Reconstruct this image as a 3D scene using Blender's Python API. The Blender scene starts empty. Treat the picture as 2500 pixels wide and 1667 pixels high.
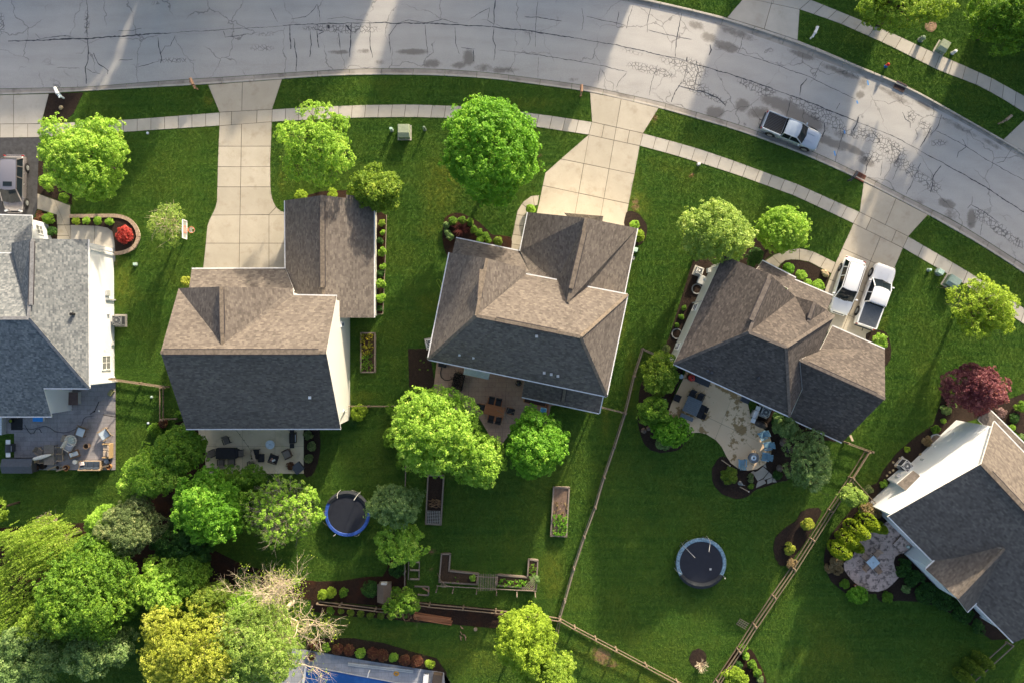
import bpy, math, random
import numpy as np
from mathutils import Vector, Matrix
from mathutils.geometry import tessellate_polygon

SC = bpy.context.scene
COL = SC.collection
R = math.radians
random.seed(7)

# ------------------------------------------------------------------ camera, sky, sun, exposure
CAMZ, FOC = 81.0, 2130.0            # flying height in metres, focal length in pixels of the 2500 px wide photograph
cam_d = bpy.data.cameras.new('camera'); cam_d.sensor_width = 36.0; cam_d.lens = 36.0 * FOC / 2500.0
cam_d.clip_end = 2000.0; cam_d.clip_start = 1.0
cam = bpy.data.objects.new('camera', cam_d); COL.objects.link(cam); cam.location = (0, 0, CAMZ); SC.camera = cam

SUN_ELEV, SUN_AZ = 17.5, 22.5        # degrees; azimuth from +Y towards +X
world = bpy.data.worlds.new("World"); SC.world = world; world.use_nodes = True
wn = world.node_tree.nodes; wl = world.node_tree.links
sky = wn.new('ShaderNodeTexSky'); sky.sky_type = 'NISHITA'; sky.sun_disc = False
sky.sun_elevation = R(SUN_ELEV); sky.sun_rotation = R(SUN_AZ)
sky.air_density = 1.0; sky.dust_density = 5.0; sky.ozone_density = 1.0
wn['Background'].inputs['Strength'].default_value = 0.13
wl.new(sky.outputs[0], wn['Background'].inputs['Color'])
sun_d = bpy.data.lights.new('sun', 'SUN'); sun_d.energy = 4.0; sun_d.angle = R(1.7); sun_d.color = (1.0, 0.855, 0.64)
sun = bpy.data.objects.new('sun', sun_d); COL.objects.link(sun)
SDIR = Vector((math.sin(R(SUN_AZ)) * math.cos(R(SUN_ELEV)), math.cos(R(SUN_AZ)) * math.cos(R(SUN_ELEV)), math.sin(R(SUN_ELEV))))
sun.rotation_euler = SDIR.to_track_quat('Z', 'Y').to_euler(); sun.location = (30, 60, 60)
SC.view_settings.view_transform = 'Standard'; SC.view_settings.look = 'None'
SC.view_settings.exposure = 1.32; SC.view_settings.gamma = 1.0; SC.view_settings.use_curve_mapping = False
SC.render.engine = 'CYCLES'
SC.cycles.max_bounces = 6; SC.cycles.transparent_max_bounces = 8; SC.cycles.use_denoising = True

# ------------------------------------------------------------------ survey helpers
def P(x, y, z=0.0):
    """A surveyed point: photograph coordinates and its true height give its place in metres."""
    s = (CAMZ - z) / FOC
    return Vector(((x - 1250.0) * s, (833.5 - y) * s, z))
M_PX = CAMZ / FOC

# ------------------------------------------------------------------ objects
def tag(o, label=None, cat=None, group=None, kind=None):
    if label: o['label'] = label
    if cat: o['category'] = cat
    if group: o['group'] = group
    if kind: o['kind'] = kind
    return o
def thing(name, label, cat, loc=(0, 0, 0), rotz=0.0, group=None):
    o = bpy.data.objects.new(name, None); COL.objects.link(o)
    o.location = loc; o.rotation_euler = (0, 0, rotz); o.empty_display_size = .3
    return tag(o, label, cat, group)
def copy_tree(o, parent=None):
    c = o.copy(); COL.objects.link(c)
    if parent is not None: c.parent = parent
    for ch in list(o.children): copy_tree(ch, c)
    return c

class MB:
    """mesh builder: collects shapes into one mesh object"""
    def __init__(s): s.v = []; s.f = []; s.m = []
    def add(s, vs, fs, mi=0):
        b = len(s.v); s.v += [tuple(v) for v in vs]
        for f in fs: s.f.append([b + i for i in f]); s.m.append(mi)
        return s
    def box(s, c, d, rz=0.0, mi=0, taper=1.0):
        x, y, z = d[0] / 2, d[1] / 2, d[2] / 2; ca, sa = math.cos(rz), math.sin(rz); vs = []
        for k, (a, b, e) in enumerate([(-1,-1,-1),(1,-1,-1),(1,1,-1),(-1,1,-1),(-1,-1,1),(1,-1,1),(1,1,1),(-1,1,1)]):
            t = taper if e > 0 else 1.0
            px, py = a * x * t, b * y * t
            vs.append((c[0] + px * ca - py * sa, c[1] + px * sa + py * ca, c[2] + e * z))
        return s.add(vs, [(3,2,1,0),(4,5,6,7),(0,1,5,4),(1,2,6,5),(2,3,7,6),(3,0,4,7)], mi)
    def beam(s, a, b, w, h, mi=0):
        a = Vector(a); b = Vector(b); d = (b - a)
        if d.length < 1e-6: return s
        d.normalize(); up = Vector((0, 0, 1)) if abs(d.z) < .95 else Vector((0, 1, 0))
        sd = d.cross(up).normalized(); u = sd.cross(d).normalized(); vs = []
        for p in (a, b):
            for i, j in ((-1,-1),(1,-1),(1,1),(-1,1)): vs.append(p + sd * (i * w / 2) + u * (j * h / 2))
        return s.add(vs, [(0,1,2,3),(7,6,5,4),(0,4,5,1),(1,5,6,2),(2,6,7,3),(3,7,4,0)], mi)
    def tube(s, a, b, r0, r1=None, n=8, mi=0, caps=True):
        a = Vector(a); b = Vector(b); r1 = r0 if r1 is None else r1
        d = (b - a)
        if d.length < 1e-6: return s
        d.normalize(); up = Vector((0, 0, 1)) if abs(d.z) < .9 else Vector((1, 0, 0))
        sd = d.cross(up).normalized(); u = sd.cross(d).normalized(); vs = []
        for p, r in ((a, r0), (b, r1)):
            for k in range(n):
                t = 2 * math.pi * k / n; vs.append(p + sd * (math.cos(t) * r) + u * (math.sin(t) * r))
        fs = [(k, (k + 1) % n, n + (k + 1) % n, n + k) for k in range(n)]
        if caps: fs += [tuple(range(n - 1, -1, -1)), tuple(range(n, 2 * n))]
        return s.add(vs, fs, mi)
    def path(s, pts, r, n=6, mi=0):
        for a, b in zip(pts[:-1], pts[1:]): s.tube(a, b, r, r, n, mi)
        return s
    def prism(s, pts, z0, z1, mi=0):
        n = len(pts); a = sum(pts[i][0] * pts[(i + 1) % n][1] - pts[(i + 1) % n][0] * pts[i][1] for i in range(n))
        if a < 0: pts = list(reversed(pts))
        vs = [(p[0], p[1], z0) for p in pts] + [(p[0], p[1], z1) for p in pts]
        return s.add(vs, [tuple(range(n - 1, -1, -1)), tuple(range(n, 2 * n))] + [(i, (i + 1) % n, n + (i + 1) % n, n + i) for i in range(n)], mi)
    def lathe(s, prof, c=(0, 0, 0), n=16, mi=0):
        vs = []; fs = []
        for r, z in prof:
            for k in range(n):
                t = 2 * math.pi * k / n; vs.append((c[0] + math.cos(t) * r, c[1] + math.sin(t) * r, c[2] + z))
        for j in range(len(prof) - 1):
            for k in range(n): fs.append((j * n + k, j * n + (k + 1) % n, (j + 1) * n + (k + 1) % n, (j + 1) * n + k))
        fs.append(tuple(range(n - 1, -1, -1))); fs.append(tuple((len(prof) - 1) * n + k for k in range(n)))
        return s.add(vs, fs, mi)
    def build(s, name, mat, parent=None, origin=None, smooth=False, bevel=0.0, uv=None):
        me = bpy.data.meshes.new(name)
        v = s.v
        if origin is not None: v = [(a - origin[0], b - origin[1], c - origin[2]) for a, b, c in v]
        me.from_pydata(v, [], s.f); me.update()
        for m_ in (mat if isinstance(mat, (list, tuple)) else [mat]): me.materials.append(m_)
        if any(s.m): me.polygons.foreach_set('material_index', s.m)
        if smooth: me.polygons.foreach_set('use_smooth', [True] * len(me.polygons))
        o = bpy.data.objects.new(name, me); COL.objects.link(o)
        if parent is not None: o.parent = parent
        if bevel > 0:
            b = o.modifiers.new('bevel', 'BEVEL'); b.width = bevel; b.segments = 2; b.limit_method = 'ANGLE'; b.angle_limit = R(40)
        return o

# ------------------------------------------------------------------ materials
MATS = {}
def _new(name):
    m = bpy.data.materials.new(name); m.use_nodes = True; MATS[name] = m
    nt = m.node_tree; return m, nt, nt.nodes, nt.links, nt.nodes['Principled BSDF']
def mix(nt, fac, a, b):
    n = nt.nodes.new('ShaderNodeMix'); n.data_type = 'RGBA'
    for sock, val in ((n.inputs[0], fac), (n.inputs[6], a), (n.inputs[7], b)):
        if hasattr(val, 'is_output'): nt.links.new(val, sock)
        elif isinstance(val, (tuple, list)): sock.default_value = (*val, 1.0) if len(val) == 3 else val
        else: sock.default_value = val
    return n.outputs[2]
def noise(nt, vec, scale, detail=4, rough=.55):
    n = nt.nodes.new('ShaderNodeTexNoise'); n.inputs['Scale'].default_value = scale; n.inputs['Detail'].default_value = detail
    n.inputs['Roughness'].default_value = rough
    if vec is not None: nt.links.new(vec, n.inputs['Vector'])
    return n.outputs['Fac']
def ramp(nt, fac, a, b):
    n = nt.nodes.new('ShaderNodeMapRange'); n.inputs[1].default_value = a; n.inputs[2].default_value = b; n.clamp = True
    nt.links.new(fac, n.inputs[0]); return n.outputs[0]
def math_(nt, op, a, b=None):
    n = nt.nodes.new('ShaderNodeMath'); n.operation = op
    for sock, val in ((n.inputs[0], a), (n.inputs[1], b)):
        if val is None: continue
        if hasattr(val, 'is_output'): nt.links.new(val, sock)
        else: sock.default_value = val
    return n.outputs[0]
def bump(nt, h, strength, dist, bsdf, prev=None):
    n = nt.nodes.new('ShaderNodeBump'); n.inputs['Strength'].default_value = strength; n.inputs['Distance'].default_value = dist
    nt.links.new(h, n.inputs['Height'])
    if prev is not None: nt.links.new(prev, n.inputs['Normal'])
    nt.links.new(n.outputs[0], bsdf.inputs['Normal']); return n.outputs[0]
def pos(nt):
    return nt.nodes.new('ShaderNodeNewGeometry').outputs['Position']
def attr(nt, name):
    n = nt.nodes.new('ShaderNodeAttribute'); n.attribute_name = name; return n.outputs['Fac']
def rnd(nt):
    return nt.nodes.new('ShaderNodeObjectInfo').outputs['Random']

def plain(name, c, rough=.6, metal=0.0, var=.12, scale=6.0, coat=0.0, bmp=0.0):
    if name in MATS: return MATS[name]
    m, nt, N, L, b = _new(name)
    tc = N.new('ShaderNodeTexCoord').outputs['Object']
    f = noise(nt, tc, scale, 3)
    f = ramp(nt, f, .3, .7)
    L.new(mix(nt, f, tuple(x * (1 - var) for x in c), tuple(min(1, x * (1 + var)) for x in c)), b.inputs['Base Color'])
    b.inputs['Roughness'].default_value = rough; b.inputs['Metallic'].default_value = metal
    if rough > .35 and not metal: b.inputs['Specular IOR Level'].default_value = .22
    if coat: b.inputs['Coat Weight'].default_value = coat; b.inputs['Coat Roughness'].default_value = .06
    if bmp: bump(nt, noise(nt, tc, scale * 6, 3), bmp, .01, b)
    return m
def concrete(name, c1, c2, stain=(.20, .15, .09), st=.35):
    m, nt, N, L, b = _new(name); p = pos(nt)
    f = ramp(nt, noise(nt, p, .55, 5, .6), .35, .7)
    f2 = ramp(nt, noise(nt, p, 9.0, 4, .7), .3, .75)
    c = mix(nt, f, c1, c2)
    c = mix(nt, math_(nt, 'MULTIPLY', f2, .25), c, tuple(x * .7 for x in c1))
    r = rnd(nt); c = mix(nt, math_(nt, 'MULTIPLY', r, .42), c, tuple(x * .72 for x in c1))
    s = ramp(nt, noise(nt, p, .9, 6, .65), .53, .80)
    c = mix(nt, math_(nt, 'MULTIPLY', s, st), c, stain)
    L.new(c, b.inputs['Base Color']); b.inputs['Roughness'].default_value = .9
    bump(nt, noise(nt, p, 40, 3), .25, .006, b)
    return m

def m_grass(name='grass', inst=False, gain=1.34):
    m, nt, N, L, b = _new(name); p = pos(nt)
    g = lambda *c: tuple(x * gain for x in c)
    def at(nm):
        n = N.new('ShaderNodeAttribute'); n.attribute_name = nm
        if inst: n.attribute_type = 'INSTANCER'
        return n.outputs['Fac']
    big = ramp(nt, noise(nt, p, .14, 5, .6), .36, .66)
    mid = ramp(nt, noise(nt, p, .9, 5, .65), .35, .68)
    # mowing stripes and clumps drawn out a little along the mowing direction
    mp = N.new('ShaderNodeMapping'); mp.inputs['Rotation'].default_value = (0, 0, R(28)); mp.inputs['Scale'].default_value = (1.0, .42, 1.0)
    L.new(p, mp.inputs['Vector'])
    fine = ramp(nt, noise(nt, mp.outputs[0], 6.5, 6, .75), .30, .72)
    vfine = ramp(nt, noise(nt, p, 22.0, 4, .8), .3, .7)
    c = mix(nt, big, g(.0115, .047, .0085), g(.028, .082, .012))
    c = mix(nt, math_(nt, 'MULTIPLY', mid, .55), c, g(.054, .108, .015))
    c = mix(nt, math_(nt, 'MULTIPLY', fine, .75), c, g(.007, .029, .0055))
    c = mix(nt, math_(nt, 'MULTIPLY', vfine, .55), c, g(.080, .150, .024))
    m2 = N.new('ShaderNodeMapping'); m2.inputs['Rotation'].default_value = (0, 0, R(24)); m2.inputs['Scale'].default_value = (.10, 2.2, 1.0); L.new(p, m2.inputs['Vector'])
    st = ramp(nt, noise(nt, m2.outputs[0], 1.0, 4, .6), .36, .64); c = mix(nt, math_(nt, 'MULTIPLY', st, .38), c, g(.082, .135, .020))
    c = mix(nt, math_(nt, 'MULTIPLY', ramp(nt, noise(nt, p, .22, 6, .68), .46, .66), .55), c, g(.074, .108, .016))
    dm = math_(nt, 'MULTIPLY', at('dry'), ramp(nt, noise(nt, p, 1.6, 6, .7), .25, .75))
    c = mix(nt, ramp(nt, dm, .06, .62), c, g(.098, .125, .018))
    bm = ramp(nt, math_(nt, 'MULTIPLY', at('bare'), noise(nt, p, 3.5, 6, .75)), .30, .50)
    c = mix(nt, bm, c, g(.17, .105, .060))
    L.new(c, b.inputs['Base Color']); b.inputs['Roughness'].default_value = .9; b.inputs['Specular IOR Level'].default_value = .15
    if inst:
        tr = N.new('ShaderNodeBsdfTranslucent'); L.new(c, tr.inputs['Color']); mx = N.new('ShaderNodeMixShader'); mx.inputs[0].default_value = .35
        L.new(b.outputs[0], mx.inputs[1]); L.new(tr.outputs[0], mx.inputs[2]); L.new(mx.outputs[0], N['Material Output'].inputs['Surface']); return m
    n1 = bump(nt, noise(nt, p, 1.1, 4, .6), .5, .10, b)
    bump(nt, noise(nt, mp.outputs[0], 11, 6, .8), .9, .07, b, n1)
    return m
def blotch(name, c1, c2, stain, st):
    """sealed concrete with torn brown patches where the coat has worn"""
    m = concrete(name, c1, c2, stain, 0.0); nt = m.node_tree; b = nt.nodes['Principled BSDF']; p = pos(nt)
    src = b.inputs['Base Color'].links[0].from_socket; n1 = noise(nt, p, .55, 3, .5); n2 = noise(nt, p, 1.9, 8, .7)
    k = ramp(nt, math_(nt, 'ADD', math_(nt, 'MULTIPLY', n1, .55), math_(nt, 'MULTIPLY', n2, .6)), .605, .635)
    nt.links.new(mix(nt, math_(nt, 'MULTIPLY', k, st), src, stain), b.inputs['Base Color']); return m

def m_asphalt():
    m, nt, N, L, b = _new('asphalt'); p = pos(nt)
    c = mix(nt, ramp(nt, noise(nt, p, .35, 5, .6), .3, .7), (.392, .376, .357), (.455, .438, .415))
    sp = ramp(nt, noise(nt, p, 14, 5, .9), .35, .65)
    c = mix(nt, math_(nt, 'MULTIPLY', sp, .5), c, (.215, .208, .206))
    m3 = N.new('ShaderNodeMapping'); m3.inputs['Rotation'].default_value = (0, 0, R(12)); m3.inputs['Scale'].default_value = (.25, 1.3, 1.0); L.new(p, m3.inputs['Vector'])
    c = mix(nt, math_(nt, 'MULTIPLY', ramp(nt, noise(nt, m3.outputs[0], 1.0, 7, .7), .48, .72), .35), c, (.27, .255, .235))
    # worn wheel tracks: slightly paler bands
    tr = attr(nt, 'track'); c = mix(nt, math_(nt, 'MULTIPLY', tr, .25), c, (.46, .445, .425))
    w = attr(nt, 'wet')
    wm = ramp(nt, math_(nt, 'ADD', w, math_(nt, 'MULTIPLY', noise(nt, p, 1.3, 9, .85), 1.5)), 1.08, 1.42)
    c = mix(nt, math_(nt, 'MULTIPLY', wm, .62), c, (.075, .062, .050))
    # alligator cracking
    wv = N.new('ShaderNodeVectorMath'); wv.operation = 'ADD'
    nz = N.new('ShaderNodeTexNoise'); nz.inputs['Scale'].default_value = 1.5; L.new(p, nz.inputs['Vector'])
    sc = N.new('ShaderNodeVectorMath'); sc.operation = 'SCALE'; sc.inputs['Scale'].default_value = .35
    L.new(nz.outputs['Color'], sc.inputs[0]); L.new(p, wv.inputs[0]); L.new(sc.outputs[0], wv.inputs[1])
    vo = N.new('ShaderNodeTexVoronoi'); vo.feature = 'DISTANCE_TO_EDGE'; vo.inputs['Scale'].default_value = 3.0
    L.new(wv.outputs[0], vo.inputs['Vector'])
    line = math_(nt, 'SUBTRACT', 1.0, ramp(nt, vo.outputs['Distance'], .02, .11))
    am = ramp(nt, math_(nt, 'ADD', attr(nt, 'allig'), math_(nt, 'MULTIPLY', noise(nt, p, .8, 4, .7), .5)), .55, .85)
    al = math_(nt, 'MULTIPLY', line, am)
    # wandering hairline cracks everywhere
    v2 = N.new('ShaderNodeTexVoronoi'); v2.feature = 'DISTANCE_TO_EDGE'; v2.inputs['Scale'].default_value = .23
    sc2 = N.new('ShaderNodeVectorMath'); sc2.operation = 'SCALE'; sc2.inputs['Scale'].default_value = 1.3
    nz2 = N.new('ShaderNodeTexNoise'); nz2.inputs['Scale'].default_value = .8; nz2.inputs['Detail'].default_value = 6; L.new(p, nz2.inputs['Vector'])
    L.new(nz2.outputs['Color'], sc2.inputs[0]); wv2 = N.new('ShaderNodeVectorMath'); wv2.operation = 'ADD'
    L.new(p, wv2.inputs[0]); L.new(sc2.outputs[0], wv2.inputs[1]); L.new(wv2.outputs[0], v2.inputs['Vector'])
    hl = math_(nt, 'SUBTRACT', 1.0, ramp(nt, v2.outputs['Distance'], .003, .010))
    hl = math_(nt, 'MULTIPLY', hl, ramp(nt, noise(nt, p, .25, 3), .42, .56))
    cr = math_(nt, 'MAXIMUM', math_(nt, 'MULTIPLY', al, .75), math_(nt, 'MULTIPLY', hl, .5))
    c = mix(nt, cr, c, (.035, .034, .038))
    L.new(c, b.inputs['Base Color']); b.inputs['Roughness'].default_value = .88
    n1 = bump(nt, noise(nt, p, 30, 4, .8), .35, .01, b)
    bump(nt, math_(nt, 'SUBTRACT', 1.0, cr), .5, .02, b, n1)
    return m
def m_mulch(name, a, b_, red=None):
    m, nt, N, L, b = _new(name); p = pos(nt)
    f = ramp(nt, noise(nt, p, 9, 6, .85), .32, .7); c = mix(nt, f, a, b_)
    f = ramp(nt, noise(nt, p, 26, 3, .8), .62, .72); c = mix(nt, math_(nt, 'MULTIPLY', f, .7), c, tuple(x * 2.6 for x in b_))
    if red: c = mix(nt, ramp(nt, noise(nt, p, .7, 5), .48, .62), c, red)
    L.new(c, b.inputs['Base Color']); b.inputs['Roughness'].default_value = 1.0; b.inputs['Specular IOR Level'].default_value = .1
    bump(nt, noise(nt, p, 12, 6, .8), 1.0, .08, b)
    return m
def m_shingle(name, cols, joint=.45, row=.16, wid=.34):
    """architectural shingles laid in courses along each roof face (UV in metres)"""
    m, nt, N, L, b = _new(name)
    uv = N.new('ShaderNodeUVMap'); uv.uv_map = 'uv'
    def bricks(w, off, seed):
        t = N.new('ShaderNodeTexBrick'); t.offset = .5; t.offset_frequency = 2
        mp = N.new('ShaderNodeMapping'); mp.inputs['Location'].default_value = (seed, 0, 0); L.new(uv.outputs[0], mp.inputs[0]); L.new(mp.outputs[0], t.inputs['Vector'])
        t.inputs['Scale'].default_value = 1.0; t.inputs['Brick Width'].default_value = w; t.inputs['Row Height'].default_value = row
        t.inputs['Mortar Size'].default_value = .0; t.inputs['Color1'].default_value = (0, 0, 0, 1); t.inputs['Color2'].default_value = (1, 1, 1, 1)
        t.inputs['Bias'].default_value = 0.0
        return t.outputs['Color']
    k1 = bricks(wid, .5, .0); k2 = bricks(wid * .62, .5, 7.3)
    c = mix(nt, k1, cols[0], cols[1]); c = mix(nt, math_(nt, 'MULTIPLY', ramp(nt, k2, .55, 1.0), .55), c, cols[2])
    p = pos(nt)
    c = mix(nt, math_(nt, 'MULTIPLY', ramp(nt, noise(nt, p, .45, 5, .6), .4, .7), .28), c, tuple(x * .6 for x in cols[0]))
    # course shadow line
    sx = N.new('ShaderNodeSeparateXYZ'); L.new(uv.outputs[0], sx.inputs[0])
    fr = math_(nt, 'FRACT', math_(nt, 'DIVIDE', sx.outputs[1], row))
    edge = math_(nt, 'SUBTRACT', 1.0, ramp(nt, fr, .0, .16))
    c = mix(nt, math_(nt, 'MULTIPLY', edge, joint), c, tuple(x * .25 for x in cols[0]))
    c = mix(nt, math_(nt, 'MULTIPLY', noise(nt, p, 45, 2), .25), c, cols[2])
    L.new(c, b.inputs['Base Color']); b.inputs['Roughness'].default_value = .95; b.inputs['Specular IOR Level'].default_value = .2
    h = math_(nt, 'ADD', math_(nt, 'SUBTRACT', 1.0, fr), math_(nt, 'MULTIPLY', k1, .5))
    bump(nt, h, .7, .02, b)
    return m
def m_siding(name, c):
    m, nt, N, L, b = _new(name); p = pos(nt)
    sx = N.new('ShaderNodeSeparateXYZ'); L.new(p, sx.inputs[0])
    fr = math_(nt, 'FRACT', math_(nt, 'MULTIPLY', sx.outputs[2], 6.0))
    e = ramp(nt, fr, .0, .12)
    cc = mix(nt, math_(nt, 'MULTIPLY', math_(nt, 'SUBTRACT', 1.0, e), .25), c, tuple(x * .6 for x in c))
    cc = mix(nt, math_(nt, 'MULTIPLY', ramp(nt, noise(nt, p, .8, 4), .4, .7), .10), cc, tuple(x * .75 for x in c))
    L.new(cc, b.inputs['Base Color']); b.inputs['Roughness'].default_value = .5
    bump(nt, fr, .5, .02, b)
    return m
def m_leaf(name, dark, light, tip=None, trans=.42):
    if name in MATS: return MATS[name]
    m, nt, N, L, b = _new(name)
    t = attr(nt, 'tint'); c = mix(nt, t, dark, light)
    if tip: c = mix(nt, ramp(nt, t, .75, 1.0), c, tip)
    L.new(c, b.inputs['Base Color']); b.inputs['Roughness'].default_value = .55; b.inputs['Specular IOR Level'].default_value = .25
    tr = N.new('ShaderNodeBsdfTranslucent')
    br = N.new('ShaderNodeMixRGB'); br.blend_type = 'MULTIPLY'; br.inputs[0].default_value = 1.0; br.inputs[2].default_value = (1.25, 1.15, .6, 1)
    L.new(c, br.inputs[1]); L.new(br.outputs[0], tr.inputs['Color'])
    mx = N.new('ShaderNodeMixShader'); mx.inputs[0].default_value = trans
    L.new(b.outputs[0], mx.inputs[1]); L.new(tr.outputs[0], mx.inputs[2]); L.new(mx.outputs[0], N['Material Output'].inputs['Surface'])
    return m
def m_glass(name='window_glass', c=(.03, .045, .06)):
    if name in MATS: return MATS[name]
    m, nt, N, L, b = _new(name); b.inputs['Base Color'].default_value = (*c, 1); b.inputs['Roughness'].default_value = .06
    b.inputs['Specular IOR Level'].default_value = .22
    return m
def m_wood(name, a, b_, scale=3.0, ax=0):
    if name in MATS: return MATS[name]
    m, nt, N, L, b = _new(name); tc = N.new('ShaderNodeTexCoord').outputs['Object']
    mp = N.new('ShaderNodeMapping'); s = [14, 14, 14]; s[ax] = 1.0; mp.inputs['Scale'].default_value = s; L.new(tc, mp.inputs[0])
    f = ramp(nt, noise(nt, mp.outputs[0], scale, 5, .7), .3, .72); c = mix(nt, f, a, b_)
    c = mix(nt, math_(nt, 'MULTIPLY', rnd(nt), .45), c, tuple(x * .55 for x in a))
    L.new(c, b.inputs['Base Color']); b.inputs['Roughness'].default_value = .85
    return m
def m_stamp(name, c1, c2, dark, dk=.5, dscale=1.6, lo=.52, hi=.62):
    """stamped / stained patio concrete"""
    m, nt, N, L, b = _new(name); p = pos(nt)
    c = mix(nt, ramp(nt, noise(nt, p, .8, 6, .65), .3, .7), c1, c2)
    k = N.new('ShaderNodeTexBrick'); L.new(p, k.inputs['Vector']); k.inputs['Scale'].default_value = 1.0
    k.inputs['Brick Width'].default_value = .62; k.inputs['Row Height'].default_value = .42; k.inputs['Mortar Size'].default_value = .015
    k.inputs['Color1'].default_value = (1, 1, 1, 1); k.inputs['Color2'].default_value = (.85, .85, .85, 1); k.inputs['Mortar'].default_value = (.55, .55, .55, 1)
    mm = N.new('ShaderNodeMixRGB'); mm.blend_type = 'MULTIPLY'; mm.inputs[0].default_value = .8; L.new(c, mm.inputs[1]); L.new(k.outputs['Color'], mm.inputs[2])
    c = mm.outputs[0]
    c = mix(nt, math_(nt, 'MULTIPLY', ramp(nt, noise(nt, p, dscale, 8, .72), lo, hi), dk), c, dark)
    c = mix(nt, math_(nt, 'MULTIPLY', ramp(nt, noise(nt, p, 16, 4, .8), .4, .7), .3), c, tuple(x * .55 for x in c1))
    L.new(c, b.inputs['Base Color']); b.inputs['Roughness'].default_value = .85
    bump(nt, noise(nt, p, 14, 5, .8), .5, .02, b)
    return m

GRASS = m_grass(); BLADE = m_grass('grass_blades', True, 2.1); ASPH = m_asphalt()
CONC = concrete('concrete', (.42, .39, .34), (.50, .465, .41))
CONC2 = concrete('concrete_driveway', (.42, .375, .30), (.50, .45, .37), st=.5)
CURB = concrete('curb_concrete', (.40, .37, .33), (.50, .46, .41), stain=(.10, .085, .07), st=.6)
GUTTER = concrete('gutter_concrete', (.27, .25, .225), (.40, .37, .33), stain=(.07, .06, .05), st=.8)
DIRT = plain('joint_dirt', (.085, .075, .055), 1, 0, .3, 20)
TAR = plain('tar_seal', (.040, .042, .052), .6, 0, .25, 3)
BLACKTOP = plain('driveway_blacktop', (.060, .060, .064), .8, 0, .25, 2.5)
MULCH = m_mulch('mulch_dark', (.014, .010, .008), (.055, .038, .030))
MULCHR = m_mulch('mulch_red', (.016, .010, .008), (.050, .030, .022), (.050, .024, .015))
SOIL = m_mulch('soil', (.035, .022, .015), (.085, .058, .040))
ROOF_G = m_shingle('shingles_grey', [(.062, .074, .088), (.165, .178, .188), (.30, .312, .318)], .35, .16, .26)
ROOF_B = m_shingle('shingles_brown', [(.075, .064, .060), (.142, .124, .112), (.215, .188, .162)], .6)
ROOF_K = m_shingle('shingles_weathered', [(.040, .035, .035), (.080, .070, .067), (.165, .142, .126)], .65)
WHITE = plain('white_trim', (.78, .78, .77), .45, 0, .04)
SID_W = m_siding('white_siding', (.81, .83, .86)); SID_C = m_siding('cream_siding', (.77, .76, .71)); SID_G = m_siding('grey_siding', (.55, .58, .56))
GLASS = m_glass()
WOOD = m_wood('weathered_wood', (.23, .18, .135), (.36, .29, .225))
WOODX = m_wood('garden_timber', (.17, .135, .11), (.30, .245, .20))
ORANGE = m_wood('cedar_boards', (.28, .10, .04), (.42, .18, .08))
BARK = plain('bark', (.11, .085, .062), .95, 0, .35, 5); BARKP = plain('pale_bark', (.58, .48, .35), .95, 0, .3, 3)
BLACK = plain('black_metal', (.018, .018, .02), .5); DGREY = plain('dark_grey', (.055, .060, .070), .6); GREY = plain('grey_paint', (.24, .25, .25), .6)
LGREY = plain('light_grey', (.45, .46, .46), .6); RUBBER = plain('rubber', (.022, .022, .024), .85); CHROME = plain('bare_metal', (.6, .6, .6), .3, .9)
GREENB = plain('utility_green', (.16, .22, .15), .6); MINT = plain('faded_mint', (.40, .55, .48), .6); TAN = plain('tan_fabric', (.33, .27, .20), .9, bmp=.3)
RUST = plain('rusty_iron', (.15, .055, .035), .8, .2, .4, 14)
# ------------------------------------------------------------------ ground shape
def curve_y(pts, x0=-700, x1=3400, win=70):
    xs = np.arange(x0, x1 + 1.0); ys = np.interp(xs, [p[0] for p in pts], [p[1] for p in pts])
    k = np.ones(win) / win
    for _ in range(2):
        ys = np.convolve(np.concatenate([np.full(win, ys[0]) - np.arange(win, 0, -1) * (ys[1] - ys[0]), ys, np.full(win, ys[-1]) + np.arange(1, win + 1) * (ys[-1] - ys[-2])]), k, 'same')[win:-win]
    return lambda x: np.interp(x, xs, ys)
S_ASPH = curve_y([(-700, 222), (-300, 221), (0, 217), (209, 213), (377, 199), (600, 185), (730, 176), (855, 169), (919, 167.5), (1072, 168.6), (1200, 178), (1419, 207), (1613, 249), (1800, 303.5), (1990, 372), (2111, 430), (2244, 497), (2336, 542), (2500, 647), (2700, 790), (3400, 1420)])
S_GRASS = curve_y([(-700, 237), (-300, 236), (0, 232), (120, 228), (508, 206.5), (689, 193.5), (800, 186), (919, 183), (1060, 184.5), (1200, 192.6), (1440, 224.5), (1608, 264), (1800, 319), (1960, 377), (2108, 444), (2265, 524), (2400, 603), (2500, 667), (2700, 812), (3400, 1442)])
N_ASPH = curve_y([(-700, -6), (0, -6), (200, -12), (377, -24), (600, -40), (800, -53), (919, -57), (1072, -55), (1200, -47), (1350, -28), (1516, 0), (1583, 15), (1710, 43), (1800, 71), (1937, 119), (2044, 161), (2187, 213), (2306, 275), (2396, 323), (2500, 390), (2700, 530), (3400, 1150)])
N_GRASS = curve_y([(-700, -24), (0, -24), (200, -30), (377, -42), (600, -58), (800, -70), (919, -74), (1072, -71), (1200, -63), (1350, -44), (1562, -5), (1613, 6), (1776, 44), (1800, 52), (1949, 99), (2128, 176), (2217, 211.5), (2336, 278.5), (2449, 342), (2500, 370), (2700, 508), (3400, 1125)])

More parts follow.
